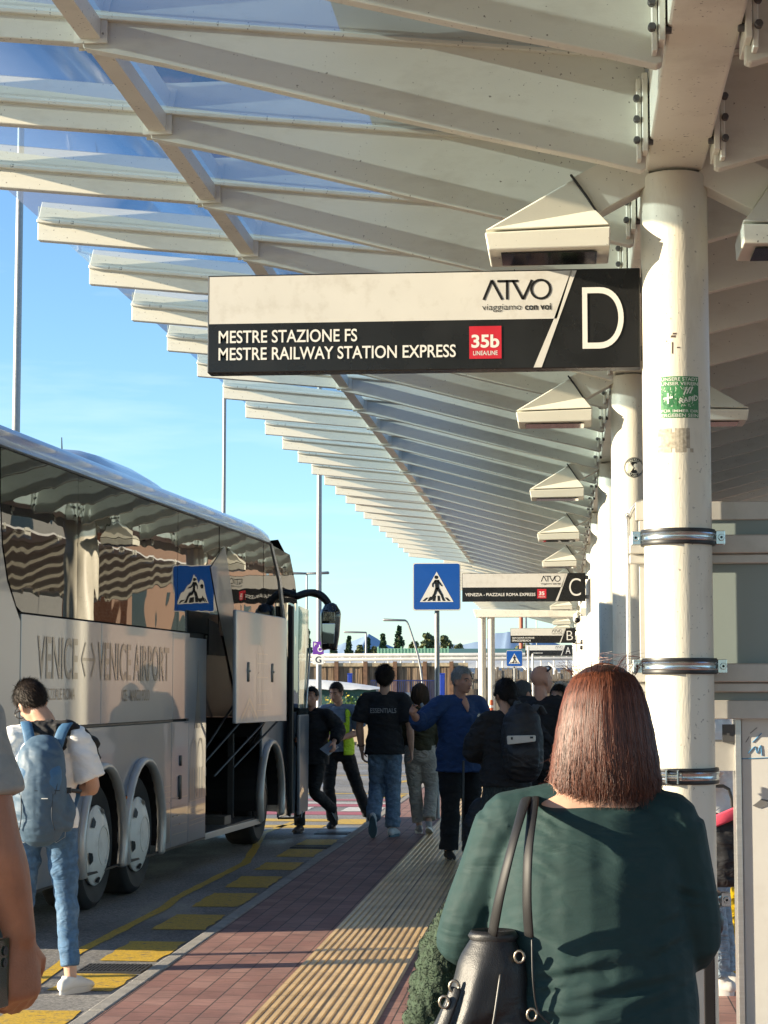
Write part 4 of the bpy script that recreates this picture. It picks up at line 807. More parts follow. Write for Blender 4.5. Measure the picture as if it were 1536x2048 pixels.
# ---------------------------------------------------------------- crossing signs, poles
BLUE = pm('sign_blue_enamel', (.005, .075, .34), .3, var=.05, coat=.2); GREYB = pm('sign_back_grey', (.25, .25, .25), .5, metal=.4)
def crossing_sign(x, y, z0, sz, pole_r, lab, poleside=0):
    t = thing('crossing_sign', lab, 'road sign', (x, y, 0), group='blue zebra crossing signs')
    m = MB(); m.lathe([(pole_r, 0), (pole_r, z0 + sz - .03)], 18, lambda a, b, h: (a, b, h)); part('pole', m, GALV, t, smooth='auto')
    def rr(h, r):
        out = []
        for cx, cz, a0 in ((h - r, h - r, 0), (-h + r, h - r, 90), (-h + r, -h + r, 180), (h - r, -h + r, 270)):
            out += [(cx + r * math.cos(R(a0 + 15 * i)), cz + r * math.sin(R(a0 + 15 * i))) for i in range(7)]
        return out
    h = sz / 2; zc = z0 + h; yf = -pole_r - .03
    m = MB(); m.prism(rr(h, .03), yf + .002, yf + .022, lambda u, v, w_: (u, w_, zc + v)); part('plate', m, GREYB, t)
    m = MB()
    def fill(poly, d):
        tri = geometry.tessellate_polygon([[Vector((p[0], p[1], 0)) for p in poly]]); m.add([(p[0], yf - d, zc + p[1]) for p in poly], [tuple(q) if (poly[q[1]][0] - poly[q[0]][0]) * (poly[q[2]][1] - poly[q[0]][1]) - (poly[q[2]][0] - poly[q[0]][0]) * (poly[q[1]][1] - poly[q[0]][1]) > 0 else tuple(reversed(q)) for q in tri])
    fill(rr(h * .995, .03), -.001); flat_obj('white_border', m, SLET, t); m = MB(); fill(rr(h * .955, .025), .0005); flat_obj('blue_field', m, BLUE, t)
    m = MB(); fill([(-.70 * h, -.64 * h), (.70 * h, -.64 * h), (0, .62 * h)], .002); flat_obj('white_triangle', m, SLET, t)
    m = MB(); s_ = h
    for a in range(6):
        c = -.54 + a * .215; sl = c * .28
        fill([((c - .065) * s_, -.60 * s_), ((c + .05) * s_, -.60 * s_), ((c + .05 - sl) * s_, -.36 * s_ - abs(c) * .18 * s_), ((c - .05 - sl) * s_, -.36 * s_ - abs(c) * .18 * s_)], .0032)
    def limb(p, q, w0, w1):
        a, b = Vector(p) * s_, Vector(q) * s_; d = (b - a).normalized(); n_ = Vector((-d.y, d.x)); fill([tuple(a - n_ * w0 * s_), tuple(b - n_ * w1 * s_), tuple(b + n_ * w1 * s_), tuple(a + n_ * w0 * s_)], .0045)
    fill([(-.02 * s_ + .075 * s_ * math.cos(i * math.pi / 8), .39 * s_ + .075 * s_ * math.sin(i * math.pi / 8)) for i in range(16)], .004)
    limb((0, .28), (.02, -.10), .085, .075); limb((.03, -.05), (.20, -.34), .06, .045); limb((.20, -.32), (.27, -.56), .045, .035); limb((.0, -.06), (-.10, -.34), .06, .045); limb((-.10, -.32), (-.24, -.55), .045, .035); limb((-.03, .27), (-.17, .10), .04, .03); limb((-.17, .12), (-.16, -.02), .03, .025); limb((.03, .27), (.17, .08), .04, .03); limb((.16, .10), (.22, .02), .03, .025)
    flat_obj('walker_symbol', m, SBLACK, t)
    m = MB()
    for z in (z0 + .12, z0 + sz - .12): m.lathe([(pole_r + .006, z - .012), (pole_r + .006, z + .012)], 16, lambda a, b, h: (a, b, h)); m.box(-.05, .05, yf + .022, 0, z - .01, z + .01)
    part('clamp', m, GALV, t)
    return t
crossing_sign(-1.575, 25.0, 2.575, .60, .031, 'large shaded blue zebra crossing sign on a grey pole behind the blue shirt')
crossing_sign(-1.10, 45.0, 2.10, .36, .022, 'small sunlit blue zebra crossing sign on a thin pole below the B sign')

def pole(px, y, r, h, lab, cat='lamp post', name='light_pole', grp=None, zb=ROADZ):
    p = ony(px, 1378, y); t = thing(name, lab, cat, (p.x, y, zb), group=grp)
    m = MB(); m.lathe([(r * 1.9, 0), (r * 1.9, .9), (r * 1.15, 1.2), (r, 2), (r * .8, h)], 14, lambda a, b, q: (a, b, q)); part('mast', m, GALV, t, smooth='auto'); return t
t = pole(23.5, 44, .10, 15, 'thick tall grey lamp mast rising behind the back of the coach', grp='tall lamp masts')
m = MB(); m.box(-.9, .9, -.15, .15, 14.9, 15.1); part('lamp_head', m, GALV, t)
t = pole(445, 78, .085, 18, 'tall grey lamp mast behind the coach roof, under the shaded rib tips', grp='tall lamp masts'); m = MB(); m.box(-.9, .9, -.15, .15, 17.9, 18.1); part('lamp_head', m, GALV, t)
t = pole(637.5, 62, .088, 14, 'tall grey lamp mast carrying the purple P and white G plates', grp='tall lamp masts'); m = MB(); m.box(-.9, .9, -.15, .15, 13.9, 14.1); part('lamp_head', m, GALV, t)
PUR = pm('purple_enamel', (.14, .035, .30), .4); pz = lambda py: CH - (py - VY) * 62 / CF
b = ony(637.5, 1378, 62)
def plate(name, lab, z0, z1, wd, mat, words, lm):
    t2 = thing(name, lab, 'sign', (b.x, 61.85, z0)); m = MB(); m.box(-wd / 2, wd / 2, 0, .02, 0, z1 - z0); part('plate', m, mat, t2, bevel=.004)
    m = MB(); f = lambda u, v: (u, -.004, v)
    for wds, u0, u1, v0, v1 in words: text(m, wds, f, u0, u1, v0, v1, .012)
    if name == 'parking_plate':
        disc(m, lambda u, v: (u + .06, -.004, v + .16), .055, .085, 20); m.tube([(.06, -.005, .2), (.04, -.005, .3)], [.016, .016], 6, cap=False); m.tube([(.05, -.005, .22), (.11, -.005, .2)], [.014, .014], 6, cap=False)
    flat_obj('lettering', m, lm, t2)
plate('parking_plate', 'purple parking plate with a white P and wheelchair symbol on the lamp mast', pz(1309), pz(1283), .34, PUR, [('P', -.13, -.06, .25, .36)], SLET)
plate('letter_plate', 'white plate with a black G under the purple plate', pz(1329), pz(1310), .34, SLET, [('G', -.09, .09, .05, .25)], SBLACK)
# small street lights far off
def street_lamp(px, y, top, lab, lean=0, arms=1):
    h = CH - (top - VY) * y / CF - ROADZ; p = ony(px, 1378, y); t = thing('street_lamp', lab, 'street lamp', (p.x, y, ROADZ)); r = .035 * y / 60
    m = MB(); m.tube([(0, 0, 0), (-lean * .25, 0, h * .55), (-lean * .8, 0, h * .93), (-lean, 0, h)], [r * 1.2, r, r * .8, r * .7], 10); part('post', m, GALV, t, smooth=True)
    m = MB()
    for s_ in ((-1, 1) if arms == 2 else (-1,)): m.tube([(-lean + s_ * .02, 0, h), (-lean + s_ * .012 * y * .9, 0, h + .03)], [(.1, .05), (.16, .07)], 10, side=(0, 1, 0))
    part('lamp_head', m, GALV, t, smooth=True)
street_lamp(851, 95, 1241, 'curved grey street lamp leaning over the pale green fence', .95)
street_lamp(732, 120, 1265, 'slim grey street lamp among the poplar trees', 0, 1)
street_lamp(613, 90, 1146, 'grey street lamp seen just above the coach mirror arm', 0, 2)
# pole added out of view to cast the thin shadow across the pavement
t = thing('light_pole', 'slim grey unseen pole added to cast the thin shadow crossing the pavement', 'lamp post', (-7.4, 10.85, ROADZ)); m = MB(); m.lathe([(.05, 0), (.045, 9)], 12, lambda a, b, h: (a, b, h)); part('mast', m, GALV, t)

# ---------------------------------------------------------------- far side of the road
def at(px, py, y): return ony(px, py, y)
REED = pm('reed_screen', (.17, .115, .07), .9, var=.55, scale=5, stretch=(3.2, 3.2, .25), bump=.5, bscale=20, dirt=(.30, .24, .17), dirtamt=.6, dscale=1.0)
WOOD = pm('grey_wood', (.11, .085, .062), .85, var=.4, scale=4, stretch=(4, 4, .3))
def zat(py, y): return CH - (py - VY) * y / CF
y = 100; a, b = at(600, 1325, y), at(936, 1325, y)
t = thing('reed_fence', 'sunlit brown reed fence with wooden posts across the road', 'fence', (a.x, y, ROADZ))
m = MB(); n = 70; L_ = b.x - a.x; random.seed(11)
for i in range(n):
    u0, u1 = L_ * i / n, L_ * (i + 1) / n; m.box(u0, u1, random.uniform(0, .06), .12, .05, zat(1331, y) - ROADZ + random.uniform(-.05, .12))
part('reed_screen', m, REED, t)
m = MB(); m.box(0, L_, -.06, .02, zat(1333, y) - ROADZ, zat(1326, y) - ROADZ); part('top_rail', m, pm('pale_reed_top', (.32, .26, .17), .9, var=.4, scale=6), t)
for px in (604, 673, 731, 790, 850, 903): x = at(px, 1330, y).x - a.x; m = MB(); m.box(x - .1, x + .1, -.12, .1, 0, zat(1323, y) - ROADZ); part('post', m, pm('fence_post_wood', (.13, .07, .04), .85, var=.3), t)
y = 92; a, b = at(934, 1335, y), at(1180, 1335, y)
t = thing('wooden_wall', 'grey weathered plank wall behind the pair of white posts', 'wall', (a.x, y, ROADZ)); m = MB(); L_ = b.x - a.x
for i in range(46): m.box(L_ * i / 46, L_ * (i + .93) / 46, random.uniform(0, .05), .1, 0, zat(1345, y) - ROADZ + random.uniform(-.1, .25))
part('planks', m, pm('weathered_planks', (.17, .14, .105), .9, var=.5, scale=5, stretch=(3, 3, .3), dirt=(.05, .045, .04), dirtamt=.7), t); m = MB(); m.box(0, L_, -.08, 0, zat(1395, y) - ROADZ, zat(1378, y) - ROADZ); m.box(0, L_, -.08, 0, zat(1362, y) - ROADZ, zat(1358, y) - ROADZ); part('dark_rail', m, WOOD, t)
# covered walkway with white tubes
y = 118; a, b = at(600, 1315, y), at(1185, 1310, y)
WTUBE = pm('white_walkway_paint', (.62, .6, .55), .5, var=.1, dirt=(.35, .3, .25), dirtamt=.4)
t = thing('covered_walkway', 'long covered walkway of white tubes and grey sheeting beyond the reed fence', 'walkway', (a.x, y, ROADZ)); L_ = b.x - a.x
z1, z2, z3 = zat(1311, y) - ROADZ, zat(1319, y) - ROADZ, zat(1326, y) - ROADZ
m = MB()
for zz in (z1, z2): m.tube([(0, 0, zz), (L_, 0, zz + .05)], [.11, .11], 8)
for i in range(24): x = L_ * i / 23; m.tube([(x, 0, 0), (x, 0, z1)], [.05, .05], 6)
part('tubes', m, WTUBE, t, smooth='auto')
m = MB(); v = []
for i in range(13):
    a_ = math.pi / 2 * i / 12; v += [(0, 3 * math.sin(a_), z3 - 1.3 + 1.6 * math.cos(a_)), (L_, 3 * math.sin(a_), z3 - 1.3 + 1.6 * math.cos(a_))]
m.add([(p[0], 3.2 - p[1], p[2]) for p in v], [(2 * i, 2 * i + 1, 2 * i + 3, 2 * i + 2) for i in range(12)]); part('sheeting', m, pm('grey_sheeting', (.40, .42, .43), .3, var=.2, scale=1), t, smooth=True)
m = MB()
for i in range(10): x = L_ * (i + .5) / 10; m.tube([(x, .1, z3), (x + .5, -.1, z3 - .5), (x + .8, -.15, z3 - 1.3)], [.06] * 3, 6)
part('hoops', m, WTUBE, t)
# pale green panel fence
y = 132; a, b = at(756, 1298, y), at(896, 1298, y); L_ = b.x - a.x
t = thing('green_fence', 'pale mint green panel fence above the walkway', 'fence', (a.x, y, ROADZ)); m = MB(); zt, zl = zat(1297, y) - ROADZ, zat(1312, y) - ROADZ
m.box(0, L_, 0, .05, zl, zt); part('panel', m, pm('mint_paint', (.30, .50, .36), .6, var=.12), t); m = MB()
for i in range(22): m.box(L_ * i / 21 - .05, L_ * i / 21 + .05, -.06, 0, 0, zt + (.12 if i % 7 == 0 else 0))
part('ribs', m, pm('mint_paint_dark', (.20, .40, .27), .6), t)
y = 140; a, b = at(894, 1297, y), at(1180, 1297, y); t = thing('green_shed', 'dark green shed roof behind the white posts', 'shed', (a.x, y, ROADZ)); m = MB(); L_ = b.x - a.x; zt = zat(1296, y) - ROADZ
m.prism([(0, 0), (3, 0), (3, zt - .3), (0, zt - .75)], 0, L_, lambda u, v, w_: (w_, u, v)); part('wall', m, pm('dark_green_sheet', (.05, .11, .09), .6), t); m = MB(); m.prism([(-.1, zt - .7), (3.1, zt - .2), (3.1, zt), (-.1, zt - .5)], -.2, L_, lambda u, v, w_: (w_, u, v)); part('roof', m, pm('dark_green_roof', (.06, .13, .10), .5), t)
# blue railing and blue posts
y = 84; a, b = at(742, 1360, y), at(890, 1360, y); L_ = b.x - a.x; BLU = pm('dark_blue_paint', (.012, .02, .10), .5); BLP = pm('bright_blue_paint', (.008, .035, .28), .4)
t = thing('blue_railing', 'dark blue metal railing in front of the reed fence', 'railing', (a.x, y, ROADZ)); zt = zat(1360, y) - ROADZ; m = MB(); n = 40
for i in range(n): m.box(L_ * i / n - .012, L_ * i / n + .012, -.012, .012, .1, zt)
part('bars', m, BLU, t); m = MB(); m.box(0, L_, -.02, .02, zt - .05, zt); m.box(0, L_, -.02, .02, .1, .16); part('rails', m, BLU, t)
for px, w_, lab, tp in ((700, 9, 'bright blue square post standing left of the black t-shirt', 1349), (885, 10, 'bright blue square post behind the grey pole of the large crossing sign', 1349)):
    y2 = 82; p = at(px, 1400, y2); t = thing('blue_post', lab, 'post', (p.x, y2, ROADZ)); wd = w_ * y2 / CF / 2
    m = MB(); m.box(-wd, wd, -wd, wd, 0, zat(tp, y2) - ROADZ); part('shaft', m, BLP, t, bevel=.02); m = MB(); m.box(-wd * 1.08, wd * 1.08, -wd * 1.08, wd * 1.08, zat(tp, y2) - ROADZ, zat(tp, y2) - ROADZ + .05); part('cap', m, BLP, t)
# white tent roof, green tarps
y = 76; a, b = at(598, 1360, y), at(762, 1378, y); L_ = b.x - a.x
t = thing('market_tent', 'low white tent roof with dark green side sheets across the road', 'tent', (a.x, y, ROADZ)); z0, z1, zq = zat(1358, y) - ROADZ, zat(1376, y) - ROADZ, zat(1379, y) - ROADZ
m = MB(); v = []
for i in range(15):
    u = i / 14; zz = z0 + (z1 - z0) * u ** 1.6; v += [(L_ * u, 0, zq - .02 * math.sin(u * 60)), (L_ * u, .3, zz - .05), (L_ * u, 2, zz), (L_ * u, 4, zq)]
m.add(v, [(4 * i + j, 4 * i + j + 1, 4 * i + j + 5, 4 * i + j + 4) for i in range(14) for j in range(3)]); part('roof', m, pm('tent_canvas', (.58, .59, .58), .7, var=.08), t, smooth=True)
m = MB(); m.box(0, L_ * .95, .25, .3, 0, zq); part('side_sheet', m, pm('green_tarp', (.018, .07, .055), .6, var=.3, scale=2, folds=.5), t)
m = MB()
for u in (.02, .5, .95): m.box(L_ * u - .04, L_ * u + .04, .1, .18, 0, zq)
part('leg', m, GALV, t)
y = 80; random.seed(4)
for i, (px, wd, tp, c, lab) in enumerate(((742, 9, 1372, (.5, .5, .48), 'white notice on a stand beside the blue railing'), (722, 12, 1378, (.03, .12, .16), 'dark teal box standing under the tent edge'), (815, 10, 1385, (.45, .45, .43), 'pale grey box behind the blue railing'))):
    p = at(px, 1400, y); t = thing('roadside_box', lab, 'box', (p.x, y, ROADZ)); h = zat(tp, y) - ROADZ; m = MB(); hw = wd * y / CF / 2; m.box(-hw, hw, -.2, .2, .1, h); part('body', m, pm('box_paint_%s' % 'abc'[i], c, .5), t, bevel=.02); m = MB(); m.box(-hw * .8, -hw * .6, -.1, .1, 0, .1); m.box(hw * .6, hw * .8, -.1, .1, 0, .1); part('feet', m, GALV, t)
# concrete planter with flowering bush
p = at(706, 1488, 62); t = thing('concrete_planter', 'long beige concrete planter by the far kerb', 'planter', (p.x, 62, ROADZ)); h = .62
m = MB(); m.prism([(-.42, 0), (.42, 0), (.36, h), (-.36, h)], -.9, .8, lambda u, v, w_: (w_, u, v)); part('trough', m, pm('beige_concrete', (.42, .33, .22), .8, var=.15), t, bevel=.03); m = MB(); m.box(-.12, .12, -.425, -.41, 0, .1); part('lifting_slot', m, BLACK, t)
def leaves(m, c, r, n, sz, flat=.6, rnd=random):
    for _ in range(n):
        while True:
            d = Vector((rnd.uniform(-1, 1), rnd.uniform(-1, 1), rnd.uniform(-1, 1)))
            if .2 < d.length < 1: break
        p_ = Vector(c) + Vector((d.x * r[0], d.y * r[1], d.z * r[2])); a = Vector((rnd.gauss(0, 1), rnd.gauss(0, 1), rnd.gauss(0, 1))).normalized(); b_ = a.orthogonal().normalized(); q = sz * rnd.uniform(.6, 1.4)
        m.add([p_ - a * q, p_ + b_ * q * flat, p_ + a * q, p_ - b_ * q * flat], [(0, 1, 2, 3)])
t = thing('flower_bush', 'yellow flowering bush growing in the concrete planter', 'bush', (p.x, 62, ROADZ + h)); m = MB()
for i in range(9): leaves(m, (random.uniform(-.7, .7), random.uniform(-.2, .2), random.uniform(.15, .75 if i < 5 else .4)), (.3, .25, .25), 130, .045)
part('foliage', m, leaf_mat('bush_leaf', (.03, .09, .02), (.12, .20, .04)), t); m = MB()
for i in range(9): leaves(m, (random.uniform(-.7, .7), random.uniform(-.3, .1), random.uniform(.2, .8)), (.3, .25, .25), 26, .04)
part('blossom', m, leaf_mat('yellow_blossom', (.60, .42, .03), (.65, .55, .12)), t)
m = MB()
for i in range(3): m.tube([(i * .5 - .6, 0, -.05), (i * .5 - .5, .05, .4)], [.02, .008], 5)
part('stem', m, WOOD, t)
# trees
LEAFD = leaf_mat('poplar_leaf', (.010, .030, .010), (.045, .085, .022)); LEAFO = leaf_mat('olive_leaf', (.05, .065, .02), (.13, .14, .05)); BARK = pm('tree_bark', (.10, .075, .05), .9, var=.3)
def tree(px, y, top, wpx, kind, lab, grp='poplar trees beyond the walkway'):
    H_ = zat(top, y) - ROADZ; wd = wpx * y / CF / 2; p = at(px, 1378, y); t = thing('poplar_tree' if kind == 'p' else 'broadleaf_tree', lab, 'tree', (p.x, y, ROADZ), group=grp); rnd = random.Random(int(px))
    m = MB(); m.tube([(0, 0, 0), (.05, 0, H_ * .4), (0, .05, H_ * .85)], [.22, .16, .04], 8)
    for i in range(8):
        z = H_ * (.25 + .07 * i); a = rnd.uniform(0, 6.3); m.tube([(0, 0, z), (math.cos(a) * wd * .5, math.sin(a) * wd * .5, z + H_ * .12)], [.07, .02], 5)
    part('trunk', m, BARK, t)
    m = MB(); n = 26 if kind == 'p' else 30
    for i in range(n):
        u = (i + .5) / n; prof = (math.sin(math.pi * (u * .86 + .12)) ** .8) * (1.15 - .75 * u) if kind == 'p' else math.sin(math.pi * (u * .8 + .15)) ** .5
        a = rnd.uniform(0, 6.3); rr_ = wd * prof * rnd.uniform(.2, .62); c = (math.cos(a) * rr_, math.sin(a) * rr_, H_ * (.16 + .82 * u)); s_ = wd * prof * rnd.uniform(.4, .72) + .12
        leaves(m, c, (s_, s_, s_ * (1.15 if kind == 'p' else .7)), 110, .14, .7, rnd)
    part('crown', m, LEAFD if kind == 'p' else LEAFO, t)
for px, y, tp, wpx, lab in ((614, 190, 1255, 34, 'dark poplar tree behind the purple parking plate'), (667, 185, 1262, 30, 'dark poplar tree next to the purple plate, slightly bent'), (698, 188, 1271, 26, 'dark rounded poplar between the bent one and the slim street lamp'), (736, 188, 1274, 24, 'dark poplar standing right behind the slim street lamp'), (766, 180, 1266, 30, 'pointed poplar at the left end of the mint green fence'), (798, 180, 1250, 36, 'tallest poplar, above the mint green fence')): tree(px, y, tp, wpx, 'p', lab)
for px, y, tp, wpx, lab in ((720, 200, 1290, 26, 'low olive coloured tree between the dark poplars'), (751, 200, 1293, 26, 'low yellowish tree beside the pointed poplar'), (830, 190, 1284, 44, 'low bushy tree right of the tallest poplar'), (858, 185, 1267, 40, 'rounded bushy tree behind the curved street lamp'), (893, 190, 1272, 40, 'pale rounded tree just right of the crossing sign pole'), (920, 210, 1288, 30, 'small pale tree beside the white posts'), (1050, 200, 1290, 60, 'dark low tree seen under the B sign')): tree(px, y, tp, wpx, 'b', lab, 'bushy trees beyond the walkway')
# far hills
def ridge(name, pts, y, mat):
    m = MB(); v = []; P_ = []
    for (x0, z0), (x1, z1) in zip(pts[:-1], pts[1:]):
        for i in range(12):
            u = i / 12; px = x0 + (x1 - x0) * u; py = z0 + (z1 - z0) * u; q = at(px, py, y); P_.append((q.x, q.z + 2.2 * noise.noise(Vector((px * .05, 0, y * .001)))))
    k = len(P_)
    for x, z in P_: v += [(x, y, max(z, 1)), (x, y - 250, (max(z, 1) - ROADZ) * .45), (x, y - 500, ROADZ - 1), (x, y + 500, ROADZ - 1)]
    m.add(v, [(4 * i + a, 4 * i + b_, 4 * i + 4 + b_, 4 * i + 4 + a) for i in range(k - 1) for a, b_ in ((1, 0), (2, 1), (0, 3))]); tag(part(name, m, mat, smooth=True), None, None, kind='structure')
MTN = pm('hill_haze_blue', (.22, .31, .42), .95, var=.06, scale=.004)  # distance haze put into the flat blue of the hills
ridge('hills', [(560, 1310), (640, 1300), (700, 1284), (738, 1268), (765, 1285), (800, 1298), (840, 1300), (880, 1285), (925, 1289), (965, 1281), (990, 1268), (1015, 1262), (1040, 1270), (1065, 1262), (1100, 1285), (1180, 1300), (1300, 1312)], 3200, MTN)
# chimney and masts under the canopy end
def stick(name, lab, cat, px, y, tp, wpx, mat, capm=None):
    p = at(px, 1378, y); t = thing(name, lab, cat, (p.x, y, ROADZ)); r = wpx * y / CF / 2; h = zat(tp, y) - ROADZ; m = MB(); m.lathe([(r, 0), (r, h), (r * .8, h + r)], 12, lambda a, b_, q: (a, b_, q)); part('shaft', m, mat, t, smooth='auto'); m = MB(); m.lathe([(r * 1.15, h * .93), (r * 1.15, h * .96)], 12, lambda a, b_, q: (a, b_, q)); part('collar', m, capm or mat, t)
stick('chimney', 'orange red chimney rising behind the B sign', 'chimney', 1043, 150, 1200, 8, pm('chimney_red', (.42, .10, .05), .6))
stick('flag_mast', 'grey mast right beside the orange red chimney', 'mast', 1053, 150, 1200, 4, GALV); stick('flag_mast', 'slim grey mast right of the chimney, over the B sign', 'mast', 1074, 140, 1205, 2, GALV)
stick('white_post', 'white post below the A and B signs carrying a small plate', 'post', 1057, 70, 1296, 4.5, WTUBE); stick('white_post', 'second white post under the left end of the A sign', 'post', 1066, 72, 1310, 4, WTUBE)
stick('traffic_bollard', 'orange bollard beside the pair of white posts', 'bollard', 982, 38, 1404, 9, pm('orange_plastic', (.55, .10, .03), .5), SLET)
stick('flag_mast', 'very thin dark mast just right of the white posts', 'mast', 978, 90, 1252, 1.6, DKGREY)
# brick building off to the right that shows in the coach windows
t = thing('brick_building', 'orange brick building that is reflected in the upper coach windows', 'building', (24, 96, ROADZ)); m = MB(); m.box(0, 14, 0, 34, 0, 11.5)
bm_, bt, bb = nodes('orange_brick'); brn = bt.nodes.new('ShaderNodeTexBrick'); tcn = bt.nodes.new('ShaderNodeTexCoord'); mpn = bt.nodes.new('ShaderNodeMapping'); mpn.inputs['Rotation'].default_value = (R(90), 0, R(90)); bt.links.new(tcn.outputs['Object'], mpn.inputs[0]); bt.links.new(mpn.outputs[0], brn.inputs[0]); brn.inputs['Scale'].default_value = 1.6
brn.inputs['Color1'].default_value = (.17, .068, .034, 1); brn.inputs['Color2'].default_value = (.13, .05, .026, 1); brn.inputs['Mortar'].default_value = (.24, .15, .10, 1); bt.links.new(brn.outputs[0], bb.inputs['Base Color'])
part('wall', m, bm_, t); m = MB(); m.box(-.15, 14.1, -.1, 34.1, 11.5, 11.8); part('roof', m, CONC, t)
for i in range(4): m = MB(); m.box(-.03, 0, 3 + i * 7.5, 6 + i * 7.5, 4.5, 7); part('window', m, WSH, t)
t = thing('grey_building', 'pale grey building block reflected in the rear coach windows', 'building', (24, 66, ROADZ)); m = MB(); m.box(0, 12, 0, 24, 0, 14); part('wall', m, pm('grey_render', (.20, .20, .19), .8), t); m = MB(); m.box(-.1, 12.1, -.1, 24.1, 14, 14.3); part('roof', m, CONC, t)
for i in range(3): m = MB(); m.box(-.03, 0, 3 + i * 7, 6 + i * 7, 8, 11); part('window', m, WSH, t)

# the next platform's canopy, off to the right: its ribs show in the coach windows
c2 = dup(canopy, loc=(COLX + 6.7, 34.0, -.15), rz=180, label='second cream canopy over the neighbouring platform, reflected in the coach windows')
# ---------------------------------------------------------------- people
SKIN = pm('skin_tan', (.42, .22, .14), .5, var=.08, scale=18, bump=.05, bscale=150, spec=.35); SKINP = pm('skin_pale', (.50, .29, .20), .5, var=.08, scale=18, bump=.05, bscale=150, spec=.35); SKINR = pm('skin_ruddy', (.54, .28, .19), .5, var=.1, scale=18, bump=.05, bscale=150, spec=.35)
EYEW = pm('eye_white', (.30, .28, .26), .3); LIP = pm('lip_skin', (.33, .12, .10), .45)
def cloth(name, c, rough=.85, folds=.55, fscale=6.0, var=.1, **k): return pm(name, c, rough, var=var, scale=30, bump=.05, bscale=260, folds=folds, fscale=fscale, **k)
def fold_disp(amp, f, seed=0.0, z0=-9, z1=99):
    def d(co, nn):
        p = Vector((co.x * f * .8 + seed, co.y * f * .8, co.z * f * 1.5 + co.x * f * .5))
        return amp * (abs(noise.noise(p)) * 2 - .45 + .5 * noise.noise(p * 2.1))
    return d
STD = dict(sh=(.178, 0, 1.425), el=(.235, -.03, 1.135), wr=(.25, .05, .89), hip=(.09, 0, .93), kn=(.10, .012, .50), an=(.105, -.015, .085))
def mir(p): return (-p[0], p[1], p[2])
def hand_shapes(m0, wr, d, side, curl, A_S=1, spread=.0, thumb=.7, hk=1.0):
    """palm, four fingers of their own lengths and a thumb from the side of the palm; d: wrist to knuckles, side: towards the thumb"""
    d = Vector(d).normalized(); s_ = Vector(side); s_ = (s_ - d * s_.dot(d)).normalized(); n_ = d.cross(s_)
    wr0 = Vector(wr); wr = Vector(); m = MB(); m.tube([wr - d * .02, wr + d * .02, wr + d * .055, wr + d * .092], [(.027, .02), (.033, .018), (.041, .016), (.041, .014)], 12, side=s_, sub=2)
    for off, ln, c in ((.029, .074, 1.0), (.010, .083, 1.04), (-.010, .077, 1.08), (-.028, .060, 1.15)):
        p = wr + d * (.09 - abs(off - .005) * .12) + s_ * off; P_ = [p - d * .02, p]; ang = 0; cur = curl * c if not isinstance(curl, (list, tuple)) else curl[[.029, .010, -.010, -.028].index(off)] * (1 if A_S > 0 else -1)
        dd = d + s_ * off * 3 * spread
        for frac in (.45, .31, .24):
            ang += cur; q = dd.normalized() * math.cos(ang) + n_ * math.sin(ang); p = p + q * ln * frac; P_.append(p)
        m.tube(P_, [.0095, .0098, .009, .0082, .007], 8, side=s_, sub=2)
    p = wr + d * .028 + s_ * .026; q1 = (d * .55 + s_ * .75 + n_ * .25 * thumb).normalized(); q2 = (d * .9 + s_ * .25 + n_ * .55 * thumb).normalized(); q3 = (d * .85 - s_ * .05 + n_ * .7 * thumb).normalized()
    m.tube([p - q1 * .02, p + q1 * .03, p + q1 * .03 + q2 * .032, p + q1 * .03 + q2 * .032 + q3 * .025], [.013, .0115, .010, .008], 8, side=n_, sub=2)
    m0.add([wr0 + v * hk for v in m.v], m.f)
def head_shapes(m, M_, jaw=1.0, beard=0):
    b = MB()
    b.ball((0, -.012, .028), (.076, .096, .094), 20, 14); b.ball((0, .022, -.03), (.064, .074, .088), 18, 12); b.ball((0, .055, -.088), (.034 * jaw, .034, .028), 12, 8); b.ball((0, .01, -.062), (.056 * jaw, .06, .045), 14, 10)
    b.tube([(0, .088, .008), (0, .104, -.018), (0, .116, -.036), (0, .1, -.044)], [.009, .010, .0135, .010], 8, sub=2); b.ball((.011, .1, -.04), (.009, .01, .008), 8, 6); b.ball((-.011, .1, -.04), (.009, .01, .008), 8, 6)
    b.ball((0, .078, .022), (.05, .018, .012), 12, 8); b.ball((.045, .062, -.022), (.018, .018, .014), 8, 6); b.ball((-.045, .062, -.022), (.018, .018, .014), 8, 6)
    b.ball((0, .088, -.066), (.024, .013, .011), 10, 8)
    for s_ in (-1, 1):
        b.ball((s_ * .078, -.008, -.012), (.011, .021, .031), 10, 8); b.ball((s_ * .072, 0, -.038), (.010, .012, .012), 8, 6)
    b.xf(M_); m.add(b.v, b.f)
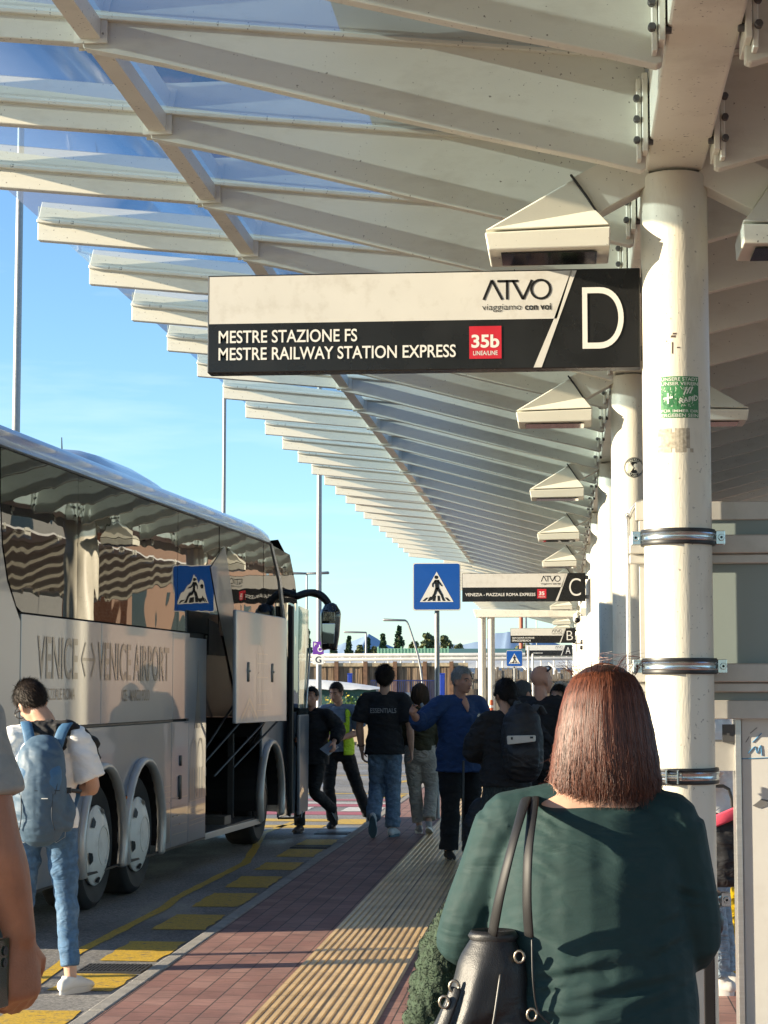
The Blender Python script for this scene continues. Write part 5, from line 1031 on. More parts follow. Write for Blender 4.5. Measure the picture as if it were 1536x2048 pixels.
def person(lab, loc, rz, H=1.75, build=1.0, arms=None, legs=None, skin=SKIN, head=(0, .02, 1.635), hrot=(0, 0, 0), lean=0.0, voxel=.0085, hand=None, top=None, bottom=None, skirt=None, shoes=None, hair=None, torso=None, neck=None, eyes=False, z=0.0, belly=0.0, female=False):
    k = H / 1.75; t = thing('person', lab, 'person', (loc[0], loc[1], z), rz=rz); t.scale = (k, k, k)
    A = {s_: dict(sh=STD['sh'] if s_ > 0 else mir(STD['sh']), el=STD['el'] if s_ > 0 else mir(STD['el']), wr=STD['wr'] if s_ > 0 else mir(STD['wr'])) for s_ in (-1, 1)}
    G = {s_: dict(hip=STD['hip'] if s_ > 0 else mir(STD['hip']), kn=STD['kn'] if s_ > 0 else mir(STD['kn']), an=STD['an'] if s_ > 0 else mir(STD['an']), toe=(0, 1, 0)) for s_ in (-1, 1)}
    for s_, d in (arms or {}).items(): A[s_].update(d)
    for s_, d in (legs or {}).items(): G[s_].update(d)
    w_ = build; lv = lambda z_: lean * max(0, z_ - .95)
    hip = (0, lv(.9), .92)
    spine = [(0, 0, .86), (0, lv(1.0), .98), (0, lv(1.1) + belly * .25, 1.09), (0, lv(1.28), 1.27), (0, lv(1.40), 1.40), (0, lv(1.47), 1.465)]
    tr = [(.150 * w_, .105 * w_), (.158 * w_, .112 * w_), (.136 * w_, .100 * w_ + belly * .5), (.152 * w_, .112 * w_), (.135 * (1 + (w_ - 1) * .5), .085), (.07, .06)] if not torso else torso
    if female and not torso: tr[0] = (.165 * w_, .115 * w_); tr[2] = (.122 * w_, .095 * w_); tr[4] = (.12, .08)
    hm = Matrix.Translation(Vector(head)) @ Euler((R(hrot[0]), R(hrot[1]), R(hrot[2])), 'XYZ').to_matrix().to_4x4()
    m = MB(); m.tube(spine, [((a - .012) * (.7 if i == 0 else .95 if i == 1 else 1), (b_ - .012) * (.7 if i == 0 else .93 if i == 1 else 1)) for i, (a, b_) in enumerate(tr)], 20, sub=3)
    nk = hm @ Vector((0, -.02, -.06)); m.tube([(0, lv(1.42) - .005, 1.40), (0, lv(1.47), 1.475), tuple(nk)], [.065, .055, .052], 12, sub=3); head_shapes(m, hm)
    for s_ in (-1, 1):
        a, g = A[s_], G[s_]; bw = 1 + (w_ - 1) * .7
        sh, el, wr = Vector(a['sh']), Vector(a['el']), Vector(a['wr'])
        m.tube([(s_ * .05, lv(1.41), 1.43), tuple(sh)], [.055, .056 * bw], 10, cap=True)
        m.tube([sh, sh.lerp(el, .45), el, el.lerp(wr, .3), wr], [.053 * bw, .047 * bw, .038 * bw, .041 * bw, .027 * a.get('hk', 1.0)], 12, sub=3)
        hd = a.get('hd', tuple((wr - el).normalized())); hs = a.get('hs', (0, 1, 0) if abs(Vector(hd).y) < .8 else (0, 0, 1)); hand_shapes(m, wr, hd, hs, a.get('curl', .35) if isinstance(a.get('curl'), list) else a.get('curl', .35) * -s_, A_S=-s_, thumb=-s_ * 1.0, hk=a.get('hk', 1.0))
        hp, kn, an = Vector(g['hip']), Vector(g['kn']), Vector(g['an'])
        m.tube([hp, hp.lerp(kn, .5), kn, kn.lerp(an, .35), an], [.080 * w_, .068 * w_, .05, .05, .034], 12, sub=3)
    body = new('body', remesh(m, voxel, 2), skin, t, smooth=True)
    # clothes, each its own continuous surface
    if top:
        add = top.get('add', .016); m = MB(); zh = top.get('hem', .88); sp = [(p[0], p[1], p[2]) for p in spine if p[2] > zh + .03]; rr_ = [q for p, q in zip(spine, tr) if p[2] > zh + .03]
        sp = [(0, lv(zh), zh)] + sp; rr_ = [(rr_[0][0] + top.get('flare', .0), rr_[0][1] + top.get('flare', .0))] + rr_
        rr_ = [(a + add + top.get('loose', 0) * (1 if i < len(rr_) - 2 else .3), b_ + add + top.get('loose', 0) * (1 if i < len(rr_) - 2 else .3)) for i, (a, b_) in enumerate(rr_)]
        rr_[-1] = (rr_[-1][0] + .005, rr_[-1][1] + .004); sp[-1] = (sp[-1][0], sp[-1][1], top.get('neckz', 1.462))
        m.tube(sp, rr_, 24, sub=4, cap=False)
        for s_ in (-1, 1):
            a = A[s_]; sh, el, wr = Vector(a['sh']), Vector(a['el']), Vector(a['wr']); fr = top.get('sleeve', 1.0) if not isinstance(top.get('sleeve', 1.0), dict) else top['sleeve'][s_]; bw = 1 + (w_ - 1) * .7
            m.tube([(s_ * .04, lv(1.41), 1.43), tuple(sh)], [.052 + add, .056 * bw + add], 12)
            ad = add + top.get('sloose', top.get('loose', 0) * .7)
            if fr <= .55: e = sh.lerp(el, fr / .5); m.tube([sh, sh.lerp(e, .5), e], [.055 * bw + add, .052 * bw + ad, .052 * bw + ad * 1.25], 14, sub=3, cap=False)
            else:
                e = el.lerp(wr, (fr - .5) / .5); m.tube([sh, sh.lerp(el, .5), el, el.lerp(e, .5), e], [.056 * bw + add, .050 * bw + ad, .042 * bw + ad, .040 * bw + ad, (.030 if fr > .9 else .038 * bw) + ad * .8], 14, sub=3, cap=False)
        me = remesh(m, top.get('voxel', .0105), 4, .5, top.get('disp') or fold_disp(top.get('fold', .007), top.get('ff', 9), loc[0] * 7)); o = new('shirt' if not top.get('name') else top['name'], me, top['mat'], t, smooth=True)
    if bottom:
        add = bottom.get('add', .012); m = MB(); zt = bottom.get('top', 1.0); m.tube([(0, 0, .80), (0, 0, .86), (0, 0, .93), (0, lv(zt), zt)], [(tr[0][0] * .6, tr[0][1] * .62), (tr[0][0] * .97 + add, tr[0][1] * .97 + add), (tr[0][0] * .5 + tr[1][0] * .5 + add, tr[0][1] * .5 + tr[1][1] * .5 + add), (tr[1][0] + add, tr[1][1] + add)], 20, sub=3, cap=False)
        for s_ in (-1, 1):
            g = G[s_]; hp, kn, an = Vector(g['hip']), Vector(g['kn']), Vector(g['an']); e = kn.lerp(an, bottom.get('len', .97)); lo = bottom.get('loose', .01)
            m.tube([hp, hp.lerp(kn, .5), kn, kn.lerp(e, .4), e], [.086 * w_ + add, .074 * w_ + add + lo * .4, .055 + add + lo * .6, .052 + add + lo * .8, bottom.get('cuff', .046) + add + lo], 16, sub=3, cap=False)
        me = remesh(m, .0105, 3, .5, fold_disp(bottom.get('fold', .006), 8, loc[1])); new(bottom.get('name', 'trousers'), me, bottom['mat'], t, smooth=True)
    if skirt:
        m = MB(); m.tube([(0, 0, 1.02), (0, 0, .93), (0, 0, .6), (0, 0, skirt['hem'])], [(.15 * w_, .12 * w_), (.175 * w_, .14 * w_), (.21 * w_, .19 * w_), (.25 * w_, .23 * w_)], 28, sub=4, cap=False)
        me = remesh(m, .012, 3, .5, lambda co, nn: .014 * math.sin(math.atan2(co.y, co.x) * 11 + co.z * 2) * max(0, (1 - co.z)) * 1.2); new('skirt', me, skirt['mat'], t, smooth=True)
    if shoes:
        for s_ in (-1, 1):
            g = G[s_]; an = Vector(g['an']); d = Vector(g['toe']).normalized(); up = Vector((0, 0, 1)); up = (up - d * up.dot(d)).normalized() if abs(d.z) < .95 else Vector((0, -1, 0)) * (1 if d.z < 0 else -1)
            if 'up' in g: up = Vector(g['up']); up = (up - d * up.dot(d)).normalized()
            sd = d.cross(up); base = an - up * .085
            m = MB(); P_ = [base + d * x + up * z_ for x, z_ in ((-.07, .045), (-.03, .052), (.05, .05), (.11, .038), (.16, .03))]
            m.tube(P_, [(.033, .036), (.037, .045), (.040, .043), (.046, .032), (.036, .022)], 14, side=sd, sub=3); m.tube([base + up * .05 - d * .02, an + up * .005 - d * .01], [(.038, .048), (.040, .048)], 12, side=sd, cap=False)
            o = new('shoe', remesh(m, .006, 3), shoes['mat'], t, smooth=True)
            m = MB(); out = []
            for i in range(28):
                a = 2 * math.pi * i / 28; c, s2 = math.cos(a), math.sin(a); xx = .045 + .132 * c; yy = (.036 + .012 * (c > -.2) * math.sin(max(0, min(1, (c + .2))) * 2.6)) * s2; out.append((xx, yy))
            m.prism(out, -.004, .026, lambda u, v, w2: base + d * u + sd * v + up * (w2 + .004)); part('sole', m, shoes.get('sole', BLACK), o, smooth='auto')
    if eyes:
        m = MB()
        for s_ in (-1, 1): m.ball((s_ * .031, .0750, .000), (.0110, .011, .0058), 12, 8)
        m.xf(hm); part('eyes', m, EYEW, t, smooth=True); m = MB()
        for s_ in (-1, 1): m.ball((s_ * .031, .0845, .000), (.0055, .003, .0052), 10, 6)
        m.xf(hm); part('irises', m, pm('iris_brown', (.03, .018, .01), .2), t, smooth=True); m = MB()
        for s_ in (-1, 1): m.tube([(s_ * .014, .094, .017), (s_ * .034, .094, .023), (s_ * .052, .078, .015)], [.004, .005, .003], 6, sub=2)
        m.xf(hm); part('eyebrows', m, eyes if not isinstance(eyes, bool) else BLACK, t); m = MB(); m.ball((0, .0965, -.0645), (.021, .007, .003), 10, 6); m.ball((0, .0955, -.071), (.018, .007, .004), 10, 6); m.xf(hm); part('lips', m, LIP, t, smooth=True)
    if hair: hair(t, hm)
    return t, hm, A, G
def hair_short(mat, n=1500, ln=.035, front=.05, low=-.03, vol=.004, curl=.3, side_low=-.02, seed=1, mat2=None, base=True):
    """cap of hair with many short strands; bare face and ears"""
    def f(t, hm):
        rnd = random.Random(seed); C_ = Vector((0, -.012, .028)); rad = Vector((.078 + vol, .099 + vol, .097 + vol))
        def keep(p):
            if p.y > front * .9 and p.z < .075 - (.09 - p.y) * .35 and p.z < .085: return False
            lim = low if p.y < -.03 else side_low + (p.y + .03) * .55
            return p.z > lim - .05 * (p.y < -.05)
        if base:
            m = MB(); b = MB(); b.ball(C_, tuple(rad), 40, 30); fs = []
            for fc in b.f:
                c = sum((b.v[i] for i in fc), Vector()) / len(fc)
                if keep(c): fs.append(fc)
            used = sorted({i for fc in fs for i in fc}); mp_ = {i: q for q, i in enumerate(used)}
            vv = [b.v[i] + (b.v[i] - C_).normalized() * ((.004 + vol * .25) * noise.noise(b.v[i] * 40 + Vector((seed, 0, 0))) + vol * .5 * noise.noise(b.v[i] * 16 + Vector((0, seed, 0)))) for i in used]; inn = [C_ + (p - C_) * .93 for p in vv]; k = len(vv)
            m.add(vv + inn, [[mp_[i] for i in fc] for fc in fs] + [[mp_[i] + k for i in reversed(fc)] for fc in fs]); m.xf(hm); o = part('hair', m, mat2 or mat, t, smooth=True)
        m = MB(); cnt = 0
        while cnt < n:
            d = Vector((rnd.gauss(0, 1), rnd.gauss(0, 1), rnd.gauss(0, 1))).normalized(); p = C_ + Vector((d.x * rad.x, d.y * rad.y, d.z * rad.z)) * .99
            if not keep(p): continue
            cnt += 1; fl = Vector((d.x * .3, (.25 if d.y > 0 else -.35), -.75 if d.z < .6 else -.1)); fl = (fl - d * fl.dot(d)); fl = (fl.normalized() + Vector((rnd.gauss(0, curl), rnd.gauss(0, curl), rnd.gauss(0, curl)))).normalized()
            L_ = ln * rnd.uniform(.6, 1.3); q1 = p + (fl * .6 + d * .28) * L_ * .6; q2 = p + (fl + d * .18) * L_; s_ = fl.cross(d).normalized() * .0016
            m.add([p - s_, p + s_, q1 + s_ * .8, q1 - s_ * .8, q2], [(0, 1, 2, 3), (3, 2, 4)])
        m.xf(hm)
        me = bpy.data.meshes.new('hair_strands'); me.from_pydata([tuple(v) for v in m.v], [], m.f); new('hair_strands', me, mat, o if base else t)
    return f
def hair_long(mat, prof, n=2600, seg=9, seed=2, mat2=None, center=(0, -.01, 0), part_y=(-.03, .05), gap=None, flick=.012, wdt=.0013, inner=.5):
    """straight hair hanging from a parting: prof is a list of (z, half width, half depth) from crown to tips in head space"""
    def f(t, hm):
        rnd = random.Random(seed); c = Vector(center)
        def env(z):
            for (za, wa, da), (zb_, wb, db) in zip(prof[:-1], prof[1:]):
                if zb_ <= z <= za: u = (za - z) / (za - zb_); u = u * u * (3 - 2 * u) if za < .05 else u; return wa + (wb - wa) * u, da + (db - da) * u
            return prof[-1][1:] if z < prof[-1][0] else prof[0][1:]
        m = MB(); v = []; S_ = 36; zz = [prof[0][0] + (prof[-1][0] + .02 - prof[0][0]) * (i / 26) for i in range(27)]
        for z in zz:
            a_, b_ = env(z)
            for q in range(S_): g = 2 * math.pi * q / S_; bump_ = 1 + .05 * noise.noise(Vector((math.cos(g) * 4, math.sin(g) * 4, z * 3))); v.append((c.x + math.cos(g) * a_ * .9 * bump_, c.y + math.sin(g) * b_ * .9 * bump_, z))
        fs = []
        for i in range(26):
            for q in range(S_):
                g = 2 * math.pi * (q + .5) / S_
                if gap and zz[i] < gap[0] and math.sin(g) > gap[1]: continue
                fs.append((i * S_ + q, i * S_ + (q + 1) % S_, (i + 1) * S_ + (q + 1) % S_, (i + 1) * S_ + q))
        fs.append(tuple(range(S_))); m.add(v, fs); m.xf(hm); o = part('hair', m, mat2 or mat, t, smooth=True)
        m = MB(); z0, z1 = prof[0][0], prof[-1][0]
        for _ in range(n):
            g = rnd.uniform(0, 2 * math.pi)
            if gap and math.sin(g) > gap[1] and rnd.random() < .9: continue
            dep = 1 - rnd.random() ** 1.6 * .16; clump = noise.noise(Vector((math.cos(g) * 9, math.sin(g) * 9, 3))) ; zend = z1 + rnd.gauss(.006, .013) + .030 * clump + .012 * noise.noise(Vector((math.cos(g) * 30, math.sin(g) * 30, 1))) + (rnd.random() < .2) * rnd.uniform(0, .09); flk = flick * (1 if rnd.random() < .95 else 3.5)
            P_ = []; ph = rnd.uniform(0, 6); st = rnd.uniform(0, .1); jit = rnd.gauss(0, .05)
            for i in range(seg):
                u = i / (seg - 1); z = z0 + (zend - z0) * (1 - (1 - u) ** 1.5 if u < 1 else 1) * (1 - st) - st * .02; a_, b_ = env(z); gg = g + jit * u + .05 * math.sin(ph + u * 4) + .10 * clump * u
                q = dep * (1 + .025 * noise.noise(Vector((math.cos(gg) * 7, math.sin(gg) * 7, z * 5 + 9)))) + (flk * u ** 4 / max(a_, .03)) * rnd.uniform(-1, 1)
                P_.append(Vector((c.x + math.cos(gg) * a_ * q, c.y + math.sin(gg) * b_ * q, z)))
            vv = []; fs = []
            for i, p in enumerate(P_):
                tn = (P_[min(i + 1, seg - 1)] - P_[max(i - 1, 0)]).normalized(); od = Vector((p.x - c.x, p.y - c.y, .02)).normalized(); s_ = tn.cross(od).normalized() * wdt * (1 - .7 * (i / (seg - 1)) ** 3); vv += [p - s_, p + od * wdt * .6, p + s_]
                if i: b2 = (i - 1) * 3; fs += [(b2, b2 + 1, b2 + 4, b2 + 3), (b2 + 1, b2 + 2, b2 + 5, b2 + 4)]
            m.add(vv, fs)
        m.xf(hm); me = bpy.data.meshes.new('hair_strands'); me.from_pydata([tuple(v) for v in m.v], [], m.f); new('hair_strands', me, mat, o, smooth=True)
    return f
DKH = hair_mat('dark_brown_hair', (.010, .007, .005), (.035, .022, .014)); BLH = hair_mat('black_hair', (.006, .005, .005), (.02, .016, .014)); GRH = hair_mat('grey_hair', (.22, .21, .19), (.42, .41, .38)); BRH = hair_mat('brown_hair', (.03, .018, .010), (.09, .05, .026)); RDH = hair_mat('auburn_hair', (.030, .009, .005), (.15, .045, .02), .45, .4); RDB = pm('auburn_hair_under', (.025, .009, .006), .5, var=.4, scale=40, stretch=(3, 3, .2)); GRB = pm('grey_hair_under', (.25, .24, .22), .6, var=.3, scale=60)
DENIM = cloth('blue_denim', (.05, .115, .21), .8, .35, 7, .3, dirt=(.20, .30, .40), dirtamt=.5, dscale=6); DENIML = cloth('light_denim', (.11, .17, .24), .8, .4, 7, .3, dirt=(.25, .32, .38), dirtamt=.5, dscale=5)
BLKC = cloth('black_cloth', (.010, .010, .011)); BLKT = cloth('black_trouser_cloth', (.008, .008, .009)); WHTC = cloth('white_cotton', (.80, .79, .76), .85, .35, 6, .03); GRYC = cloth('grey_cotton', (.30, .29, .265), .85, .5, 6, .12)
TEAL = cloth('dark_green_jersey', (.003, .026, .026), .8, .22, 5.0, .05); SHOEW = pm('white_leather', (.66, .64, .60), .45, var=.05); SHOEB = pm('black_shoe', (.012, .012, .012), .5); SHOEBR = pm('brown_suede', (.035, .024, .018), .8)
P_on = lambda px, py, z=0.0: onz(px, py, z)

# 1 woman in the green top, back to us
wx, wy = .052, 4.32
def arm(sh, el, wr, **k): return dict(sh=sh, el=el, wr=wr, **k)
Hh = 1.66; kk = 1.75 / Hh
def loc_px(cx, cy):                                         # crease ends on her back, in her own frame
    p = ony(800 + cx * .4792, 1300 + cy * .4792, wy - .16); return ((p.x - wx) * kk, p.z * kk)
CRE = [(*loc_px(a, b), *loc_px(c, d), wd, dp) for a, b, c, d, wd, dp in (
    (560, 690, 690, 745, .007, .006), (552, 745, 640, 790, .006, .005), (545, 835, 650, 862, .007, .006), (540, 905, 640, 960, .008, .006), (590, 655, 800, 640, .009, .004), (820, 640, 1010, 655, .008, .003), (1130, 690, 1200, 780, .010, .004),
    (1150, 1010, 1270, 1075, .009, .006), (1170, 1080, 1290, 1110, .008, .004), (545, 1395, 930, 1320, .012, .007), (700, 1480, 1190, 1400, .014, .008), (540, 1445, 760, 1410, .009, .005), (1060, 1300, 1215, 1235, .011, .007), (960, 1515, 1215, 1440, .012, .007), (600, 1550, 900, 1490, .011, .006), (520, 1180, 640, 1240, .010, .005), (1080, 1180, 1200, 1130, .010, .004), (820, 700, 860, 1050, .03, .003))]
def shirt_disp(co, nn):
    d = .0022 * noise.noise(Vector((co.x * 6, co.y * 6, co.z * 9)))
    if nn.y < .3:
        wob = .006 * noise.noise(Vector((co.x * 16, 0, co.z * 16)))
        for x0, z0, x1, z1, wd, dp in CRE:
            vx, vz = x1 - x0, z1 - z0; L2 = vx * vx + vz * vz; t = ((co.x - x0) * vx + (co.z - z0) * vz) / L2
            if -.15 < t < 1.15:
                q = ((co.x - x0) * -vz + (co.z - z0) * vx) / math.sqrt(L2) + wob; f = max(0, math.sin(math.pi * (t + .15) / 1.3)); d += f * dp * (math.exp(-(q / wd) ** 2) * -1 + .75 * math.exp(-((q - wd * 1.7) / wd) ** 2))
    return d
tw, hmw, _a, _g = person('woman in a tight dark green top with shoulder length auburn hair, seen from behind', (wx, wy), 0, Hh, 1.27,
    arms={1: arm((.185, 0, 1.385), (.232, .02, 1.13), (.13, .26, 1.05), hd=(-.4, .9, 0), curl=.5), -1: arm((-.185, 0, 1.385), (-.292, .06, 1.115), (-.19, .30, 1.10), hd=(.3, .9, 0), curl=.6)},
    skin=SKINP, voxel=.008, head=(.036, .035, 1.618), hrot=(-6, 0, 0), female=True, torso=[(.212, .18), (.232, .18), (.225, .162), (.215, .15), (.182, .113), (.105, .075)],
    top=dict(mat=TEAL, add=.006, hem=.86, sleeve=.85, disp=shirt_disp, voxel=.0065, neckz=1.432, sloose=.004), bottom=dict(mat=BLKT, loose=.01, top=.95, add=.012), shoes=dict(mat=SHOEB),
    hair=hair_long(RDH, [(.126, .010, .012), (.120, .040, .05), (.104, .065, .080), (.07, .086, .101), (.02, .101, .112), (-.04, .112, .116), (-.10, .120, .116), (-.15, .124, .110), (-.192, .120, .103)], n=11000, seg=12, mat2=RDB, gap=(.06, .62), wdt=.00062, flick=.009))
m = MB(); random.seed(21)
for i in range(90):                                         # loose flyaway hairs over the crown
    a = random.uniform(0, 6.28); p = Vector((math.cos(a) * .07, math.sin(a) * .08 - .01, .10)); q = p + Vector((math.cos(a + .5) * .02, math.sin(a) * .02, random.uniform(.012, .035))); r_ = q + Vector((math.cos(a + 1.2) * .035, math.sin(a + 1) * .03, random.uniform(-.01, .012))); m.tube([p, q, r_], [.0005, .00045, .0003], 3, sub=3, cap=False)
m.xf(hmw); part('flyaway_hair', m, RDH, tw)
# handbag on her shoulder
LEATH = pm('black_leather', (.009, .009, .010), .46, var=.2, scale=6, bump=.16, bscale=420, folds=.08, fscale=5, spec=.55)
t = thing('handbag', 'slouchy black leather shoulder bag hanging at the left side of the woman in green', 'handbag', (-.180, 4.20, .72))
m = MB(); L_ = [(0, 0, -.16), (-.01, 0, .0), (.01, 0, .14), (.025, 0, .29), (.03, 0, .37)]
m.tube(L_, [(.15, .085), (.135, .085), (.115, .075), (.075, .058), (.045, .036)], 28, sub=5, cap=False)
def bagd(co, nn):
    z = co.z; c = 0
    for (cx, cz, a, wd, amp) in ((-.01, .17, 1.0, .020, -.016), (.03, .10, -1.1, .022, .014), (-.05, .03, -.9, .028, .013), (-.02, .22, .3, .02, .010), (.05, .0, .5, .03, -.012), (-.08, -.05, 1.2, .03, .012)):
        u = (co.x - cx) * math.cos(a) - (z - cz) * math.sin(a); v_ = (co.x - cx) * math.sin(a) + (z - cz) * math.cos(a); c += amp * math.exp(-(u / wd) ** 2 - (v_ / .10) ** 2)
    return c + .002 * noise.noise(co * 14)
new('bag_body', remesh(m, .006, 4, .5, bagd), LEATH, t, smooth=True)
m = MB(); m.lathe([(.043, .36), (.050, .372), (.043, .384), (.036, .372), (.043, .36)], 28, lambda x, y, h: (x * 1.05 + .03, y * .85, h)); part('rim', m, LEATH, t, smooth=True)
m = MB(); m.lathe([(.039, .374), (.039, .376), (.001, .3745)], 24, lambda x, y, h: (x * 1.05 + .03, y * .85, h)); part('opening', m, BLACK, t)
m = MB(); m.tube([(.047, -.062, .30), (.035, -.076, .22), (.02, -.083, .13), (.028, -.09, .05), (.022, -.092, -.15)], [.0035] * 5, 6); part('seam', m, pm('seam_piping', (.03, .028, .026), .35), t, smooth=True)
m = MB(); m.tube([(-.045, -.05, .27), (-.075, -.062, .19), (-.115, -.068, .12), (-.155, -.06, .105)], [(.014, .004)] * 4, 8, side=(.6, .0, .8)); part('tab', m, LEATH, t, smooth=True)
RING = pm('bag_ring_metal', (.35, .31, .25), .4, metal=1)
m = MB()
for p in ((-.048, -.045, .275), (-.068, -.055, .245), (.085, -.035, .335), (.11, -.04, .22)): m.tube([(p[0] + .010 * math.cos(a), p[1] - .006, p[2] + .012 * math.sin(a)) for a in [math.pi * 2 * i / 10 for i in range(11)]], [.003] * 11, 6, sub=1)
part('ring', m, RING, t, smooth=True)
m = MB()
def strap(pts, wd=.0125): m.tube(pts, [(wd, .0035)] * len(pts), 10, side=(.75, -.65, .1), sub=5)
S_ = lambda px, py, y: tuple(ony(px, py, y) - Vector((-.180, 4.20, .72)))
strap([S_(985, 1868, 4.13), S_(1000, 1790, 4.10), S_(1022, 1700, 4.10), S_(1042, 1630, 4.16), S_(1054, 1596, 4.28), S_(1062, 1612, 4.42), S_(1050, 1750, 4.50)])
strap([S_(1058, 1872, 4.10), S_(1054, 1800, 4.08), S_(1056, 1710, 4.09), S_(1064, 1632, 4.16), S_(1068, 1594, 4.29), S_(1075, 1612, 4.42), S_(1068, 1750, 4.48)])
part('strap', m, pm('strap_leather', (.008, .008, .009), .55, spec=.35), t, smooth=True)
m = MB(); m.tube([S_(1064, 1880, 4.11), S_(1066, 1960, 4.10), S_(1075, 2020, 4.11), S_(1098, 2046, 4.12)], [.0022] * 4, 5); part('cord', m, BLACK, t, smooth=True)
# teddy fleece jacket over her forearm
FLE = hair_mat('green_teddy_fleece', (.034, .052, .034), (.075, .10, .064), .95); FLB = pm('green_fleece_base', (.03, .05, .03), .95, var=.4, scale=60, bump=1, bscale=90)
t = thing('fleece_jacket', 'fuzzy green teddy fleece jacket draped over the arm behind the black handbag', 'jacket', (-.225, 4.42, .80))
m = MB(); m.tube([(.03, 0, .36), (-.035, -.0, .24), (-.055, -.0, .10), (-.085, 0, -.05), (-.10, 0, -.22)], [(.03, .05), (.05, .06), (.06, .07), (.07, .08), (.08, .085)], 20, sub=5); m.tube([(.05, -.03, .33), (.045, -.05, .18), (.02, -.055, .02), (.0, -.05, -.22)], [(.035, .03), (.04, .035), (.045, .04), (.05, .045)], 16, sub=5); m.tube([(-.045, -.03, .20), (-.10, -.045, .06), (-.135, -.04, -.10), (-.15, -.03, -.25)], [(.022, .03), (.028, .035), (.034, .04), (.04, .04)], 14, sub=5)
me = remesh(m, .0075, 2, .5, lambda co, nn: .011 * abs(noise.noise(co * 55)) * 2 - .004 + .008 * noise.noise(Vector((co.x * 14, co.y * 14, co.z * 5)))); o = new('fleece', me, FLB, t, smooth=True)
m = MB(); rnd = random.Random(5)
for p in me.polygons:
    for _ in range(2):
        c = Vector(p.center); nn = (p.normal + Vector((rnd.gauss(0, .6), rnd.gauss(0, .6), rnd.gauss(0, .6)))).normalized(); a = nn.orthogonal().normalized(); a = (Matrix.Rotation(rnd.uniform(0, 6.3), 3, nn) @ a); b_ = nn.cross(a); q = rnd.uniform(.0014, .0028); c = c + Vector((rnd.uniform(-.004, .004), rnd.uniform(-.004, .004), rnd.uniform(-.004, .004)))
        m.add([c - a * q * .6, c + nn * q * .9 - b_ * q * .5, c + a * q * .6 + nn * q * .6, c + nn * q * 1.3 + b_ * q * .6], [(0, 1, 2), (1, 3, 2), (0, 2, 3)])
me2 = bpy.data.meshes.new('pile'); me2.from_pydata([tuple(v) for v in m.v], [], m.f); new('pile', me2, FLE, o)
# 2 man at the picture edge with a phone
PHG = pm('phone_green_glass', (.018, .05, .034), .15, coat=.5); PHS = pm('phone_steel_edge', (.45, .42, .36), .25, metal=.9)
_p = ony(52, 1878, 4.3); H2 = 1.90; k2 = H2 / 1.75
lx = _p.x - .268 * k2 - .012
t2, _, _, _ = person('man in a grey t-shirt holding a phone, cut off by the picture edge', (lx, 4.3), 0, H2, 1.22,
    arms={1: arm((.145, 0, 1.42), (.228, -.02, 1.17), (.262, .02, _p.z / k2), hd=(.06, .05, -1), hs=(.5, .85, 0), curl=[.66, .70, .74, .78], hk=1.22), -1: {}},
    skin=pm('skin_sunburnt', (.36, .155, .085), .48, var=.12, scale=22, bump=.12, bscale=180, spec=.4), voxel=.0065, top=dict(mat=GRYC, sleeve=.34, hem=.9, loose=.006, add=.012), bottom=dict(mat=cloth('black_corduroy', (.012, .011, .010))), shoes=dict(mat=SHOEB), hair=hair_short(DKH, 700))
t = thing('phone', 'green backed phone with steel edge held in the hand at the picture edge', 'phone', (_p.x - .034, 4.245, _p.z - .08), rz=-12)
m = MB(); m.box(-.009, -.0035, -.036, .036, -.06, .085); part('back', m, PHG, t, bevel=.003); m = MB(); m.box(-.0125, -.0095, -.037, .037, -.062, .087); part('frame', m, PHS, t, bevel=.002); m = MB()
for q in (.06, .035): m.lathe([(.010, 0), (.010, .003), (.001, .003)], 14, lambda x, y, h: (-.0035 + h, x + .012, y + q))
part('camera_lens', m, BLACK, t, smooth='auto')

# 3 man with the blue rucksack, standing on the road
bp3 = (-2.975, 11.35); NVY = cloth('rucksack_blue', (.045, .125, .23), .6, .15, 5, .08); NVG = cloth('rucksack_grey_blue', (.055, .10, .15), .6, .15, 5, .08)
t3, h3, _, _ = person('man in white t-shirt and jeans with a blue rucksack, looking down beside the coach', bp3, 6, 1.80, 1.0,
    arms={1: arm((.185, .0, 1.40), (.27, .02, 1.13), (.10, .26, 1.08), hd=(-.8, .5, .1), curl=.6), -1: arm((-.185, .03, 1.40), (-.25, .08, 1.13), (-.08, .28, 1.12), hd=(.6, .6, .2), curl=.6)},
    legs={1: dict(hip=(.09, 0, .93), kn=(.125, .03, .51), an=(.165, -.02, .085), toe=(.55, .83, 0)), -1: dict(hip=(-.09, 0, .93), kn=(-.115, .05, .50), an=(-.165, .02, .085), toe=(-.35, .93, 0))},
    head=(-.095, .11, 1.595), hrot=(-34, -14, 40), lean=.14, top=dict(mat=WHTC, sleeve=.42, hem=.90, loose=.02, fold=.008), bottom=dict(mat=DENIM, len=.86, loose=-.004, cuff=.047, top=.98, fold=.009), shoes=dict(mat=SHOEW, sole=SHOEW), hair=hair_short(DKH, 3600, .032, seed=3, vol=.007, curl=.24), z=ROADZ, skin=SKINP)
k3 = 1.80 / 1.75
m = MB(); m.tube([(-.080, -.02, .005), (-.083, .05, .008), (-.074, .095, .004)], [.0028] * 3, 6, sub=2); m.tube([(.080, -.02, .005), (.083, .05, .008), (.074, .095, .004)], [.0028] * 3, 6, sub=2)
for s_ in (-1, 1): m.tube([(s_ * .038 + .030 * math.cos(a), .105, -.004 + .024 * math.sin(a)) for a in [6.2832 * i / 12 for i in range(13)]], [.003] * 13, 6, sub=1)
m.xf(h3); part('glasses', m, BLACK, t3)
m = MB(); a_ = [(-.055, -.135, .955), (-.06, -.14, .92), (-.055, -.14, .86), (.055, -.14, .86)]
